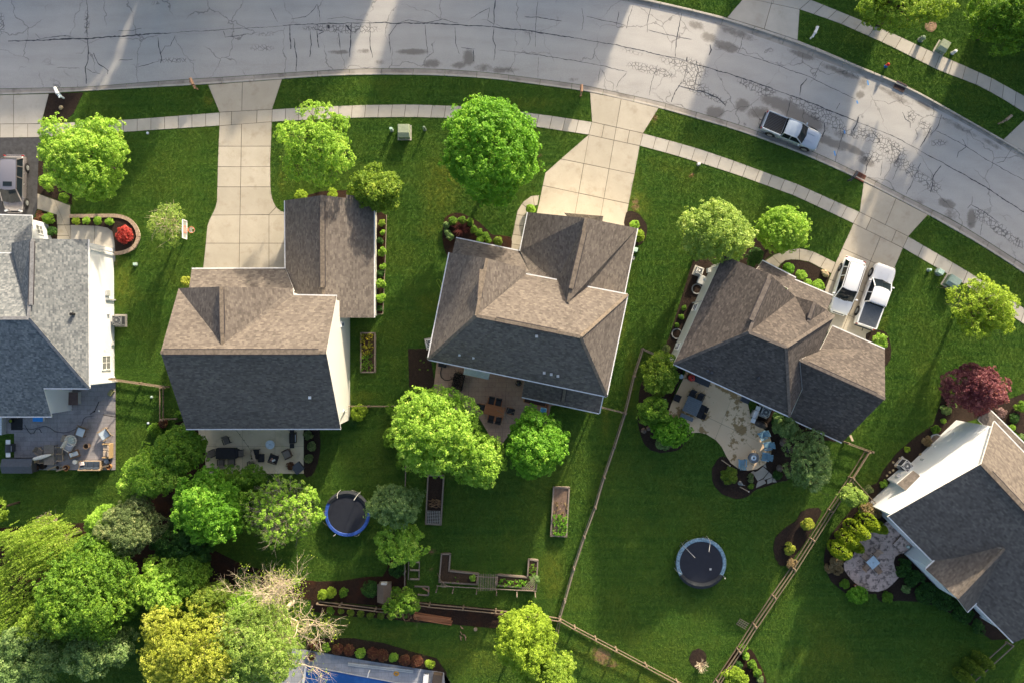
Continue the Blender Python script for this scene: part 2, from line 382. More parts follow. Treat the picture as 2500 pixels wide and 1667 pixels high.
def blobs(X, Y, lst):
    out = np.zeros_like(X)
    for b in lst:
        x, y, rx, ry, s = b[:5]; a = R(b[5]) if len(b) > 5 else 0
        dx, dy = X - x, Y - y; u = dx * math.cos(a) + dy * math.sin(a); v = -dx * math.sin(a) + dy * math.cos(a)
        out = np.maximum(out, s * np.exp(-((u / rx) ** 2 + (v / ry) ** 2) ** 1.4 * .9))
    return out
def grid_mesh(name, XYZ, nx, ny, mat, attrs):
    me = bpy.data.meshes.new(name); n = nx * ny
    me.vertices.add(n); me.vertices.foreach_set('co', XYZ.reshape(-1).astype(np.float32))
    i = np.arange((nx - 1) * (ny - 1)); r, c = i // (nx - 1), i % (nx - 1); a = r * nx + c
    q = np.stack([a, a + 1, a + nx + 1, a + nx], 1).reshape(-1)
    me.loops.add(len(q)); me.loops.foreach_set('vertex_index', q); me.polygons.add(len(i))
    me.polygons.foreach_set('loop_start', np.arange(0, len(q), 4)); me.polygons.foreach_set('loop_total', np.full(len(i), 4))
    me.update(calc_edges=True); me.polygons.foreach_set('use_smooth', np.ones(len(i), bool))
    for k, v in attrs.items():
        me.attributes.new(k, 'FLOAT', 'POINT').data.foreach_set('value', v.reshape(-1).astype(np.float32))
    me.materials.append(mat); o = bpy.data.objects.new(name, me); COL.objects.link(o); return o

# lawn: one sheet with the road bed sunk into it
gx = np.concatenate([[-700, -250], np.arange(-58, 58.01, .22), [250, 700]]); gy = np.concatenate([[-700, -200], np.arange(-36, 42.01, .22), [200, 700]])
GX, GY = np.meshgrid(gx, gy); PX = GX / M_PX + 1250; PY = 833.5 - GY / M_PX
inroad = (PY > N_GRASS(PX) + 3) & (PY < S_GRASS(PX) - 3)
rs = np.random.RandomState(3)
GZ = np.where(inroad, -.30, 0.0)
def inpoly(X, Y, poly):
    r = np.zeros(X.shape, bool); n = len(poly)
    for i in range(n):
        x1, y1 = poly[i]; x2, y2 = poly[(i + 1) % n]
        if y1 == y2: continue
        r ^= ((Y < y1) != (Y < y2)) & (X < (x2 - x1) * (Y - y1) / (y2 - y1) + x1)
    return r
POOL = [(747, 1623), (1010, 1673), (1120, 1694), (1100, 1850), (720, 1790)]
GZ = np.where(inpoly(PX, PY, POOL), -1.0, GZ)
dry = blobs(PX, PY, [(1090, 430, 50, 40, .95), (1075, 470, 45, 60, .85), (1050, 740, 40, 25, .6), (1055, 560, 40, 30, .6), (300, 690, 30, 60, .9), (315, 720, 40, 30, .6), (470, 690, 22, 22, 1.0),
    (1560, 500, 30, 45, .8), (1545, 430, 25, 40, .6), (1640, 410, 80, 20, .5, 18), (960, 200, 120, 10, .35), (1300, 250, 80, 15, .5), (1490, 290, 20, 15, .5), (1590, 290, 16, 20, .9), (1380, 620, 30, 50, .3),
    (1540, 900, 16, 90, .55), (1320, 1200, 60, 80, .5), (1350, 1400, 30, 60, .9), (1480, 1020, 10, 40, .8), (640, 860, 20, 20, .0), (950, 1545, 60, 20, .7), (1150, 1600, 90, 50, .6), (1480, 1610, 100, 40, .8, 20),
    (1600, 1660, 70, 20, .9), (2030, 1590, 60, 40, .5), (1960, 1600, 50, 30, .45), (1250, 1330, 30, 40, .4), (900, 960, 30, 8, .6), (510, 240, 14, 20, 1.0), (2150, 810, 14, 60, .6, 20), (1210, 770, 20, 20, .5),
    (850, 970, 90, 8, .7), (1360, 690, 20, 70, .3), (1620, 1430, 120, 60, .25), (1560, 1550, 80, 40, .3), (1520, 800, 12, 60, .7, 12), (2260, 880, 40, 50, .35), (2120, 1190, 40, 60, .3, 40), (400, 430, 60, 80, .35), (690, 440, 10, 60, .6)])
bare = blobs(PX, PY, [(1470, 1600, 35, 25, 1.0, 35), (1495, 1620, 25, 12, .9), (1552, 500, 14, 26, .9), (1690, 426, 6, 5, 1.2), (1600, 285, 8, 15, 1.0), (1056, 1345, 12, 8, 1.1), (1052, 1388, 12, 8, .8), (516, 245, 4, 16, .9, -25), (1045, 742, 7, 5, .8), (1320, 378, 9, 5, .9), (285, 640, 4, 30, .8), (1130, 1430, 70, 4, .6)])
lawn = grid_mesh('lawn', np.stack([GX, GY, GZ], -1), len(gx), len(gy), GRASS, {'dry': dry, 'bare': bare})
tag(lawn, 'mown green lawn spreading between the houses and the street', 'lawn', kind='structure')

PAVED = []
# road
xs = np.concatenate([np.arange(-500, 3050, 6.0)]); nv = 46
T = np.linspace(0, 1, nv); XS, TT = np.meshgrid(xs, T)
YS = S_ASPH(XS) * (1 - TT) + N_ASPH(XS) * TT
s = (CAMZ + .12) / FOC
RX = (XS - 1250) * s; RY = (833.5 - YS) * s; RZ = -.12 + .06 * np.sin(np.pi * TT)
wet = blobs(XS, YS, [(830, 128, 36, 6, .75), (890, 125, 22, 7, .7), (1008, 127, 42, 8, .95), (925, 154, 18, 9, .6), (1055, 156, 28, 12, .8), (1145, 142, 16, 22, .9), (1120, 160, 24, 10, .7), (1180, 165, 30, 12, .6), (1230, 172, 40, 9, .7),
    (1400, 195, 20, 7, .5), (1700, 62, 26, 12, .7, 18), (1730, 92, 22, 14, .8, 15), (1775, 115, 34, 13, .95, 18), (1800, 82, 60, 12, .7, 20), (1745, 276, 26, 18, .9), (1812, 258, 20, 18, .9), (1770, 60, 60, 9, .7, 18),
    (1905, 255, 60, 18, .9, 20), (1960, 290, 70, 22, .95, 25), (1850, 275, 40, 16, .75), (2020, 345, 60, 12, .9, 25), (2075, 362, 50, 10, .9, 25), (2115, 395, 26, 12, .8, 20), (2130, 442, 30, 7, .7, 22), (2050, 330, 20, 10, .6), (2240, 445 + 50, 20, 12, .6),
    (2312, 498, 24, 12, .95, 20), (2372, 535, 13, 26, .9), (2320, 530, 20, 30, .6), (2100, 232, 12, 10, .85), (2110, 200, 20, 20, .6, 30), (1960, 135, 40, 10, .85, 20), (2050, 175, 60, 9, .75, 22), (2170, 225, 40, 8, .7, 25), (2200, 245, 30, 10, .6, 25),
    (2260, 330, 20, 12, .5), (2340, 310, 60, 9, .6, 28), (2420, 350, 40, 8, .6, 30), (2260, 260, 40, 8, .8, 28), (2440, 620, 60, 10, .8, 32), (2500, 655, 50, 10, .8, 34)])
allig = blobs(XS, YS, [(830, 70, 105, 9, .9), (860, 76, 70, 8, .9), (640, 118, 40, 12, .55), (650, 85, 40, 8, .5), (0, 60, 14, 30, .9), (213, 60, 9, 40, .7), (1590, 172, 70, 12, .85, 14), (1545, 128, 40, 9, .5, 14), (1650, 155, 50, 14, .7, 14), (1690, 170, 40, 26, .9, 20), (1700, 215, 40, 18, .85, 25), (1745, 240, 40, 10, .8, 25),
    (1835, 210, 40, 14, .8, 22), (1870, 225, 30, 14, .8), (1960, 255, 40, 12, 1.0, 24), (2010, 285, 55, 18, 1.0, 25), (2060, 320, 55, 12, .8, 25), (2130, 335, 50, 16, .95, 25), (2170, 360, 50, 20, .95, 25), (2130, 385, 26, 16, 1.0), (2200, 400, 50, 16, .9, 25), (2240, 430, 60, 14, .9, 28), (2275, 455, 26, 14, .9, 28),
    (2400, 530, 30, 14, 1.0, 35), (2440, 560, 40, 14, .95, 35), (2480, 590, 30, 12, .8, 35), (2260, 310, 26, 14, .7, 28), (2225, 285, 16, 20, .7), (430, 148, 60, 8, .65), (330, 160, 20, 6, .5), (1290, 80, 16, 10, .5), (380, 8, 14, 6, .7), (1470, 30, 10, 10, .4), (40, 15, 10, 10, .2), (2290, 350, 30, 10, .7)])
track = np.exp(-((TT - .22) / .06) ** 2) + np.exp(-((TT - .40) / .05) ** 2) + np.exp(-((TT - .62) / .05) ** 2) + np.exp(-((TT - .80) / .06) ** 2)
road = grid_mesh('road', np.stack([RX, RY, RZ], -1), len(xs), nv, ASPH, {'wet': wet, 'allig': allig, 'track': track})
tag(road, 'curving grey asphalt street with dark cracks and damp patches', 'road', kind='structure')

def road_z(x, y):
    t = (y - S_ASPH(x)) / (N_ASPH(x) - S_ASPH(x)); return -.12 + .06 * math.sin(math.pi * min(1, max(0, float(t))))
def ribbon(name, lines, mat, parent):
    """thin sealed cracks: narrow wandering strips 4 mm above the asphalt, one mesh of many strokes"""
    mb = MB(); rr = random.Random(11)
    for pts, w in lines:
        dense = []
        for a, b in zip(pts[:-1], pts[1:]):
            n = max(2, int(math.hypot(b[0] - a[0], b[1] - a[1]) / 5))
            for i in range(n): t = i / n; dense.append([a[0] + (b[0] - a[0]) * t, a[1] + (b[1] - a[1]) * t])
        dense.append(list(pts[-1])); N_ = len(dense); vs = []; jx = 0; jy = 0
        for i, p in enumerate(dense):
            jx = jx * .6 + rr.uniform(-1, 1) * .8; jy = jy * .6 + rr.uniform(-1, 1) * .8
            q = dense[min(i + 1, N_ - 1)]; o = dense[max(i - 1, 0)]; d = Vector((q[0] - o[0], q[1] - o[1])).normalized()
            ww = w * rr.uniform(.45, 1.25) * (.25 + .75 * math.sin(math.pi * (i + .5) / N_) ** .35) / 2
            for sg in (-1, 1):
                x = p[0] + jx - d.y * ww * sg; y = p[1] + jy + d.x * ww * sg
                vs.append(P(x, y, road_z(x, y) + .006))
        mb.add(vs, [(2 * i, 2 * i + 1, 2 * i + 3, 2 * i + 2) for i in range(N_ - 1)])
    o = mb.build(name, mat, parent); o['kind'] = 'stuff'; return o
seals = [([(20, 101), (209, 95), (377, 83), (418, 81)], 3.2), ([(418, 81), (600, 69), (690, 65)], 1.2), ([(690, 63), (778, 59), (893, 56)], 2.0), ([(893, 56), (1059, 58), (1200, 66)], 2.4), ([(1200, 66), (1294, 76), (1400, 93)], 2.8), ([(1400, 93), (1506, 111), (1672, 148)], 1.8), ([(1690, 155), (1800, 187), (1919, 229)], 2.6), ([(1919, 229), (2005, 262), (2092, 298)], 2.8), ([(2092, 298), (2175, 330), (2247, 369)], 1.5), ([(2247, 369), (2336, 417), (2396, 451), (2500, 519), (2600, 590)], 2.4),
    ([(213, 96), (216, 130), (214, 150), (208, 165), (210, 205)], 2.4), ([(228, 130), (240, 155), (264, 173), (262, 182)], 2.0), ([(385, 92), (388, 115), (395, 145), (392, 155)], 2.2), ([(392, 132), (403, 113), (416, 112), (428, 88)], 1.3), ([(330, 165), (360, 158), (388, 150)], 1.2), ([(210, 0), (215, 30), (212, 60), (213, 92)], 1.6), ([(290, 148), (325, 145)], 1.4), ([(140, 165), (195, 167)], 1.2), ([(85, 83), (96, 95), (160, 88), (182, 92)], .9), ([(125, 90), (170, 88)], 1.2), ([(290, 75), (320, 76), (345, 70)], 1.0), ([(545, 77), (550, 92), (600, 85)], 1.4), ([(210, 168), (225, 178), (245, 180)], .9),
    ([(708, 63), (708, 90), (710, 120)], 2.4), ([(718, 95), (720, 120), (725, 145), (723, 176)], 2.2), ([(757, 78), (760, 110), (757, 140)], 1.8), ([(774, 60), (775, 90), (778, 118)], 2.2), ([(780, 55), (780, 30), (774, 12), (765, 25), (745, 42), (712, 47)], 1.4), ([(800, 60), (803, 70)], 5), ([(827, 80), (830, 116)], 1.5), ([(857, 56), (856, 85), (854, 140)], 2.4), ([(902, 56), (903, 90), (904, 115), (909, 142)], 2.0), ([(949, 85), (954, 130)], 1.6), ([(970, 60), (958, 75), (950, 88)], 1.4), ([(1038, 62), (1040, 100), (1045, 134)], 1.2), ([(1110, 68), (1112, 105), (1120, 132)], 1.2), ([(1156, 122), (1157, 150)], 2.2), ([(1126, 117), (1160, 120)], 1.2), ([(770, 72), (790, 78), (778, 84)], 2.0), ([(845, 62), (858, 78)], 4), ([(960, 60), (1000, 50), (1040, 56), (1080, 48), (1120, 58)], 1.3), ([(1150, 45), (1195, 20), (1190, 50), (1205, 60)], 1.1), ([(660, 20), (677, 55)], .9), ([(800, 48), (840, 43), (885, 50)], 1.0),
    ([(1209, 0), (1206, 30), (1206, 64)], 2.4), ([(1205, 70), (1203, 100), (1210, 112), (1206, 150)], 1.8), ([(1280, 42), (1310, 42), (1372, 53)], 1.6), ([(1313, 0), (1308, 60), (1306, 115)], 1.0), ([(1292, 78), (1294, 100), (1288, 112)], 1.2), ([(1215, 122), (1300, 133), (1404, 149), (1480, 163), (1532, 176)], 1.3), ([(1315, 140), (1313, 190)], 1.0), ([(1420, 20), (1424, 50), (1420, 75)], 1.0), ([(1432, 42), (1480, 52), (1527, 62)], 1.2), ([(1510, 30), (1504, 62)], 1.3), ([(1545, 15), (1535, 45), (1530, 70)], 1.4), ([(1588, 20), (1580, 55), (1580, 80)], 1.4), ([(1664, 34), (1655, 80), (1650, 110), (1648, 140)], 2.0), ([(1583, 73), (1625, 84), (1690, 97)], 1.5), ([(1677, 140), (1676, 152)], 4), ([(1465, 170), (1460, 205)], .9), ([(1530, 178), (1512, 200), (1505, 215)], 1.0), ([(1605, 160), (1590, 200), (1585, 235)], 1.2), ([(1665, 200), (1648, 225), (1640, 250)], 2.2), ([(1733, 110), (1736, 122), (1731, 135)], 3), ([(1700, 150), (1705, 170), (1698, 200), (1694, 222)], 2.0), ([(1680, 150), (1668, 200)], 1.4),
    ([(1655, 210), (1720, 225), (1750, 240), (1772, 258)], 2.6), ([(1770, 262), (1775, 245), (1785, 240)], 1.0), ([(1815, 85), (1810, 110), (1802, 130)], 1.1), ([(1800, 130), (1860, 146), (1910, 165), (1980, 190), (2030, 215), (2090, 243)], 1.3), ([(1970, 192), (1955, 210), (1953, 235)], 2.2), ([(1985, 190), (2008, 150)], .9), ([(2050, 252), (2042, 268)], 1.3), ([(2096, 286), (2093, 300), (2082, 320)], 3.0), ([(2130, 325), (2150, 345), (2140, 350)], 2.4), ([(1932, 240), (1925, 265), (1918, 295)], 1.6), ([(2012, 300), (2014, 320), (2008, 335)], 2.6), ([(2060, 320), (2045, 370), (2040, 395)], 1.3), ([(2130, 380), (2118, 400), (2112, 425)], 2.4), ([(2204, 275), (2210, 292), (2222, 298), (2222, 312)], 1.6), ([(2272, 312), (2262, 335), (2247, 360)], 2.4), ([(2300, 280), (2290, 310), (2272, 330)], 1.5), ([(2285, 320), (2350, 352), (2410, 392), (2500, 440)], 1.4), ([(2297, 405), (2280, 430), (2272, 470)], 2.2), ([(2247, 400), (2225, 450), (2212, 475)], 1.6), ([(2165, 345), (2200, 372), (2190, 395)], 1.6), ([(2362, 510), (2370, 500), (2400, 516), (2440, 545)], 1.8), ([(2375, 480), (2372, 498)], 1.0), ([(2400, 530), (2392, 575)], 1.0), ([(2470, 365), (2450, 395), (2430, 400)], 1.0), ([(2350, 340), (2358, 360), (2340, 372), (2335, 385)], 1.4), ([(2155, 395), (2150, 430)], 1.0), ([(2195, 400), (2180, 440)], 1.2)]
ribbon('crack_seal', seals, TAR, road)
paint = plain('utility_paint_blue', (.10, .28, .60), .8); ypaint = plain('utility_paint_yellow', (.6, .5, .08), .8)
for i, (x, y, l, m_, a) in enumerate([(2119, 203, 12, paint, 80), (2093, 250, 8, paint, 70), (2062, 323, 8, paint, 80), (2038, 375, 12, paint, 75), (1741, 298, 6, paint, 0), (2042, 411, 6, paint, 0)]):
    mb = MB(); d = Vector((math.cos(R(a)), math.sin(R(a)))); mb.beam(P(x - d.x * l / 2, y - d.y * l / 2, road_z(x, y) + .008), P(x + d.x * l / 2, y + d.y * l / 2, road_z(x, y) + .008), .13, .004)
    mb.build('paint_mark', m_, road)

# ------------------------------------------------------------------ slabs
def W(p): v = P(p[0], p[1]); return (v.x, v.y)
def clip(poly, a, b, side):
    out = []; n = len(poly)
    def sd(p): return ((b[0] - a[0]) * (p[1] - a[1]) - (b[1] - a[1]) * (p[0] - a[0])) * side
    for i in range(n):
        p, q = poly[i], poly[(i + 1) % n]; sp, sq = sd(p), sd(q)
        if sp >= 0: out.append(p)
        if (sp > 0 > sq) or (sp < 0 < sq):
            t = sp / (sp - sq); out.append((p[0] + (q[0] - p[0]) * t, p[1] + (q[1] - p[1]) * t))
    return out
def area(p): return abs(sum(p[i][0] * p[(i + 1) % len(p)][1] - p[(i + 1) % len(p)][0] * p[i][1] for i in range(len(p)))) / 2
def inside(pt, poly):
    r = False; n = len(poly); x, y = pt
    for i in range(n):
        x1, y1 = poly[i]; x2, y2 = poly[(i + 1) % n]
        if (y1 > y) != (y2 > y) and x < (x2 - x1) * (y - y1) / (y2 - y1) + x1: r = not r
    return r
def smooth_poly(pts, k=3):
    n = len(pts); out = []
    for i in range(n):
        p0, p1, p2, p3 = pts[i - 1], pts[i], pts[(i + 1) % n], pts[(i + 2) % n]
        for j in range(k):
            t = j / k; out.append(tuple(.5 * (2 * p1[c] + (p2[c] - p0[c]) * t + (2 * p0[c] - 5 * p1[c] + 4 * p2[c] - p3[c]) * t * t + (-p0[c] + 3 * p1[c] - 3 * p2[c] + p3[c]) * t ** 3) for c in (0, 1)))
    return out
RZ_ = random.Random(5)
def slab_set(name, label, cat, polys, mat, cuts=(), ztop=.045, gap=.030, piece='slab', base=True):
    """a paved area cut along its joints: every slab an object of its own on a dark bed"""
    PAVED.extend(polys); bed = MB()
    for p in polys: bed.prism([W(q) for q in p], .004, ztop - .025)
    root = bed.build(name, DIRT); tag(root, label, cat, kind='structure')
    pcs = [list(p) for p in polys]
    for a, b in cuts:
        mids = [(a[0] + (b[0] - a[0]) * t, a[1] + (b[1] - a[1]) * t) for t in (.12, .3, .5, .7, .88)]; new = []
        for p in pcs:
            if any(inside(m_, p) for m_ in mids):
                cs = [clip(p, a, b, s_) for s_ in (1, -1)]
                if min(area(c) if len(c) > 2 else 0 for c in cs) < 55: new.append(p)
                else: new += cs
            else: new.append(p)
        pcs = new
    for p in pcs:
        w = [W(q) for q in p]; cx = sum(q[0] for q in w) / len(w); cy = sum(q[1] for q in w) / len(w)
        q_ = []
        for x, y in w:
            d = math.hypot(x - cx, y - cy) or 1; q_.append((x - (x - cx) / d * gap, y - (y - cy) / d * gap))
        dz = RZ_.uniform(-.004, .004)
        MB().prism(q_, .0, ztop + dz).build(piece, mat, root)
    return root
def strip_cells(top, bot, n):
    def res(pl, k):
        L_ = [0]
        for a, b in zip(pl[:-1], pl[1:]): L_.append(L_[-1] + math.hypot(b[0] - a[0], b[1] - a[1]))
        return [(float(np.interp(L_[-1] * i / k, L_, [p[0] for p in pl])), float(np.interp(L_[-1] * i / k, L_, [p[1] for p in pl]))) for i in range(k + 1)]
    a, b = res(top, n), res(bot, n)
    return [[a[i], a[i + 1], b[i + 1], b[i]] for i in range(n)]
S_TOP = [(101, 303), (324, 292), (536, 275.5)], [(665, 268), (780, 261), (893, 257), (1006, 255.6), (1133, 260), (1259, 272), (1350, 284), (1445, 298.5)], [(1570, 326.5), (1640, 345), (1710, 365), (1800, 396), (1949, 451), (2098, 518)], [(2217, 578), (2351, 656), (2430, 706), (2500, 753), (2640, 852)]
S_BOT = [(101, 335.5), (324, 322), (536, 308)], [(664, 298.5), (780, 292), (888, 288), (1006, 287), (1118, 290), (1230, 300), (1310, 311), (1437, 330)], [(1562, 357), (1640, 378), (1710, 399), (1800, 428), (1943, 480), (2083, 546)], [(2204, 606), (2336, 683), (2420, 738), (2500, 792), (2630, 885)]
sw_lab = ['concrete sidewalk behind the mailbox bed at the far left', 'long concrete sidewalk curving past the round bright tree', 'concrete sidewalk passing above the parked silver pickup', 'concrete sidewalk running off at the right beside the feathery tree']
for tp, bt, n, lb in zip(S_TOP, S_BOT, (13, 24, 17, 12), sw_lab):
    slab_set('sidewalk', lb, 'sidewalk', strip_cells(tp, bt, n), CONC, piece='sidewalk_slab')
slab_set('sidewalk', 'concrete sidewalk across the street in front of the green cabinets', 'sidewalk', strip_cells([(1979, 0), (2053, 30), (2181, 83), (2277, 128), (2354, 161), (2420, 191), (2500, 235), (2600, 292)], [(1952, 24), (2050, 58), (2166, 110), (2291, 173), (2378, 205.5), (2430, 232), (2500, 275.5), (2600, 335)], 20), CONC, piece='sidewalk_slab')
slab_set('driveway', 'pale concrete driveway in the top left corner', 'driveway', [[(-60, 237), (0, 233), (120, 230), (101, 303), (-60, 304)], [(-60, 304), (101, 303), (101, 336), (-60, 338)]], CONC, [((34, 230), (34, 338)), ((34, 250), (34, 290)), ((1, 304), (1, 337)), ((68, 304), (68, 337)), ((34, 310), (34, 330))])
slab_set('driveway', 'long concrete driveway leading to the brown roofed house with the basketball hoop', 'driveway',
    [[(508, 208), (600, 201), (689, 194.5), (665, 268), (664, 298.5), (663, 330), (660, 400), (661, 460), (664, 480), (668, 494), (676, 509), (686, 516), (700, 520), (716, 524), (716, 665), (495, 665), (503, 590), (506, 553), (511, 538), (518, 525), (526, 508), (530, 489), (532, 400), (534, 345), (536, 308), (536, 275.5)]], CONC2,
    [((536, 275), (665, 268)), ((536, 308), (664, 298)), ((592, 200), (584, 656)), ((566, 273), (565, 306)), ((628, 270), (627, 302)), ((534, 358), (663, 358)), ((534, 408), (663, 408)), ((532, 457), (661, 457)), ((518, 526), (657, 525)), ((657, 526), (657, 664)), ((505, 594.5), (716, 594.5)), ((657, 525), (676, 505))])
slab_set('driveway', 'concrete driveway that widens beside the round bright tree', 'driveway',
    [[(1440, 226), (1520, 243), (1608, 265), (1570, 326.5), (1562, 357), (1549, 427), (1526, 545), (1522, 590), (1290, 590), (1312, 512), (1325, 453), (1331, 423), (1345, 410), (1368, 390), (1437, 330), (1445, 298.5)]], CONC2,
    [((1445, 298.5), (1570, 326.5)), ((1437, 330), (1562, 357)), ((1516, 245), (1459, 572)), ((1475, 305), (1469, 336)), ((1537, 320), (1531, 350)), ((1437, 334), (1397, 562)), ((1360, 387), (1556, 427)), ((1325, 453.6), (1534, 498))])
slab_set('driveway', 'concrete driveway with the two white vehicles', 'driveway',
    [[(2108, 445), (2185, 484), (2265, 525), (2217, 578), (2204, 606), (2183, 656), (2136, 796), (2121, 840), (1998, 830), (2014, 707), (2040, 641), (2083, 546), (2098, 518)]], CONC2,
    [((2098, 518), (2217, 578)), ((2083, 546), (2204, 606)), ((2187, 486), (2047, 830)), ((2127, 533), (2114, 561)), ((2188, 563), (2176, 592)), ((2050, 604), (2178, 662)), ((2018, 680), (2162, 735)), ((2010, 745), (2140, 798))])
slab_set('driveway', 'concrete driveway apron across the street at the top', 'driveway', [[(1775, 44), (1812, 0), (1812, -60), (1990, -60), (1979, 0), (1952, 24), (1947, 99), (1860, 70)]], CONC, [((1886, 0), (1866, 70)), ((1812, -6), (1952, 24)), ((1830, -40), (1979, 0)), ((1900, -55), (1890, -6))])
slab_set('driveway', 'concrete driveway apron at the right edge across the street', 'driveway', [[(2449, 341), (2500, 293), (2600, 335), (2640, 460), (2520, 384)]], CONC)
slab_set('front_walk', 'curved concrete walk from the widening driveway to the front door', 'path', [[(1317, 477), (1297, 479), (1276.5, 494), (1263, 515), (1257, 545), (1252, 570), (1242, 612), (1268, 618), (1276, 565), (1281, 540), (1284, 524), (1291, 512), (1302, 504), (1312, 502)]], CONC2,
    [((1300, 470), (1306, 510)), ((1270, 495), (1295, 515)), ((1255, 524), (1290, 528)), ((1250, 549), (1285, 553)), ((1245, 572), (1280, 577)), ((1240, 595), (1275, 600))], piece='walk_slab')
slab_set('front_walk', 'curved concrete walk beside the white vehicles', 'path', [[(2040, 641), (1985, 614.5), (1965, 609), (1952, 607), (1919, 611.5), (1889, 623), (1864, 640), (1898, 656), (1906, 645), (1916, 637), (1932, 634), (1949, 635), (1976, 640), (2029, 668)]], CONC2,
    [((2020, 625), (2002, 655)), ((1988, 612), (1972, 642)), ((1952, 600), (1951, 640)), ((1882, 622), (1904, 645))], piece='walk_slab')
slab_set('front_walk', 'bent concrete walk beside the dark blacktop driveway', 'path', [[(92, 473), (172, 502), (173, 576), (173, 600), (140, 600), (140, 525), (91, 510)]], CONC2, [((130, 480), (150, 530)), ((135, 550), (180, 550)), ((135, 576), (180, 576))], piece='walk_slab')
slab_set('front_patio', 'round ended concrete entry patio beside the red shrub bed', 'patio', [[(173, 549), (240, 550), (255, 551), (265, 556), (274, 562), (279, 570), (282, 589), (282, 640), (173, 640)]], CONC, [((231, 540), (231, 640))])
bt = MB().prism([W(p) for p in [(-80, 338), (101, 336.5), (95, 400), (91, 510), (80, 540), (80, 600), (-80, 600)]], 0, .04).build('driveway', BLACKTOP); tag(bt, 'dark blacktop driveway under the parked minivan', 'driveway', kind='structure')

# curbs: lengths of concrete kerb and gutter with open joints
DRV = [(-60, 122), (506, 690), (1438, 1610), (2106, 2267)]; DRVN = [(1775, 1950), (2447, 2700)]
def curbline(name, label, fa, fg, x0, x1, step, low):
    root = None; x = x0; prof = [(0, 0), (.60, -.035), (.70, 1), (.96, 1), (1.0, .9), (1.0, -3)]
    root = thing(name, label, 'curb'); root['kind'] = 'structure'
    while x < x1:
        sl = abs(float(fa(x + 5) - fa(x))) / 5; dx = step / math.sqrt(1 + sl * sl); xe = x + dx
        mid = (x + xe) / 2; lw = any(a < mid < b for a, b in low); top = .03 if lw else .075
        m_ = MB(); vs = []; g = .45
        for xx in (x + g, (x + xe) / 2, xe - g):
            ya, yg = float(fa(xx)), float(fg(xx))
            n = Vector((-(float(fa(xx + 4) - fa(xx - 4)) / 8), 1)).normalized(); d = (yg - ya) * n.y
            for f, h in prof:
                z = -.115 + h * .04 if h <= 0 and h > -1 else (-.35 if h < -1 else -.12 + (top + .12) * h)
                q = P(xx + n.x * d * f, ya + n.y * d * f, 0); vs.append((q.x, q.y, z))
        k = len(prof); fs = []
        for r_ in range(2):
            for j in range(k - 1): fs.append((r_ * k + j, r_ * k + j + 1, (r_ + 1) * k + j + 1, (r_ + 1) * k + j))
        fs += [tuple(range(k)), tuple(range(3 * k - 1, 2 * k - 1, -1))]
        m_.add(vs, fs); m_.m = [1 if (i < 10 and i % 5 <= 1) else 0 for i in range(len(fs))]; m_.build('curb_section', [CURB, GUTTER], root); x = xe
curbline('curb', 'concrete curb and gutter along the house side of the street', S_ASPH, S_GRASS, -160, 2640, 78, DRV)
curbline('curb', 'concrete curb and gutter along the far side of the street', N_ASPH, N_GRASS, 1380, 2640, 78, DRVN)

# ------------------------------------------------------------------ mulch beds, patios
def bed(label, pts, mat=MULCH, z=.05, smooth=True, name='garden_bed'):
    p = smooth_poly(pts) if smooth else pts
    PAVED.append(p)
    w = [W(q) for q in p]; rr = random.Random(len(pts) * 7 + int(pts[0][0]))
    w = [(a + rr.uniform(-.05, .05), b + rr.uniform(-.05, .05)) for a, b in w]
    o = MB().prism(w, -.02, z + rr.uniform(0, .01)).build(name, mat); tag(o, label, 'garden bed', kind='structure'); return o
bed('dark mulch bed around the white mailbox', [(120, 230), (102, 303), (155, 300), (180, 278), (204, 226)], smooth=False)
bed('dark mulch strip beside the blacktop driveway', [(101, 338), (140, 334), (132, 400), (160, 440), (176, 470), (176, 502), (92, 472), (95, 400)], smooth=False)
bed('planted bed beside the grey roofed house entry', [(90, 511), (140, 526), (140, 590), (80, 590)], smooth=False)
bed('mulch bed with the red shrub', [(173, 531), (285, 531), (312, 540), (328, 560), (333, 575), (325, 600), (305, 615), (283, 617), (282, 589), (278, 566), (265, 556), (240, 551), (173, 550)], z=.22, smooth=False)
bed('narrow planted bed along the garage side', [(912, 505), (943, 525), (939, 655), (934, 767), (912, 767)], MULCHR, smooth=False)
bed('low bed under the garage end of the brown roofed house', [(698, 492), (786, 468), (852, 465), (860, 490), (790, 500)], MULCHR, smooth=False)
bed('round mulch bed with clipped shrubs by the front porch', [(1080, 565), (1088, 532), (1115, 521), (1150, 530), (1185, 556), (1205, 575), (1247, 579), (1242, 618), (1180, 640), (1110, 640), (1086, 610)], MULCHR)
bed('mulch patch beside the widening driveway', [(1528, 520), (1552, 519), (1574, 540), (1580, 565), (1572, 590), (1545, 600), (1525, 560)])
bed('dark bed along the side wall with the two windows', [(1752, 628), (1692, 636), (1672, 700), (1640, 800), (1622, 850), (1612, 885), (1650, 890), (1760, 660)], smooth=False)
bed('mulch bed under the dense lime tree', [(1815, 620), (1835, 580), (1880, 585), (1895, 612), (1866, 637), (1890, 660), (1800, 660)])
bed('mulch island between the curved walk and the white vehicles', [(1898, 658), (1906, 646), (1916, 638), (1932, 635), (1949, 636), (1976, 641), (2028, 669), (2012, 714), (1990, 730), (1890, 680)], smooth=False)
bed('round mulch bed at the garage corner', [(2112, 825), (2130, 808), (2155, 808), (2172, 828), (2175, 868), (2160, 895), (2130, 880)])
bed('dark bed with shrubs west of the square table', [(1668, 905), (1625, 895), (1575, 920), (1558, 980), (1560, 1050), (1575, 1085), (1600, 1102), (1640, 1102), (1670, 1085), (1690, 1050), (1640, 1010), (1645, 960)])
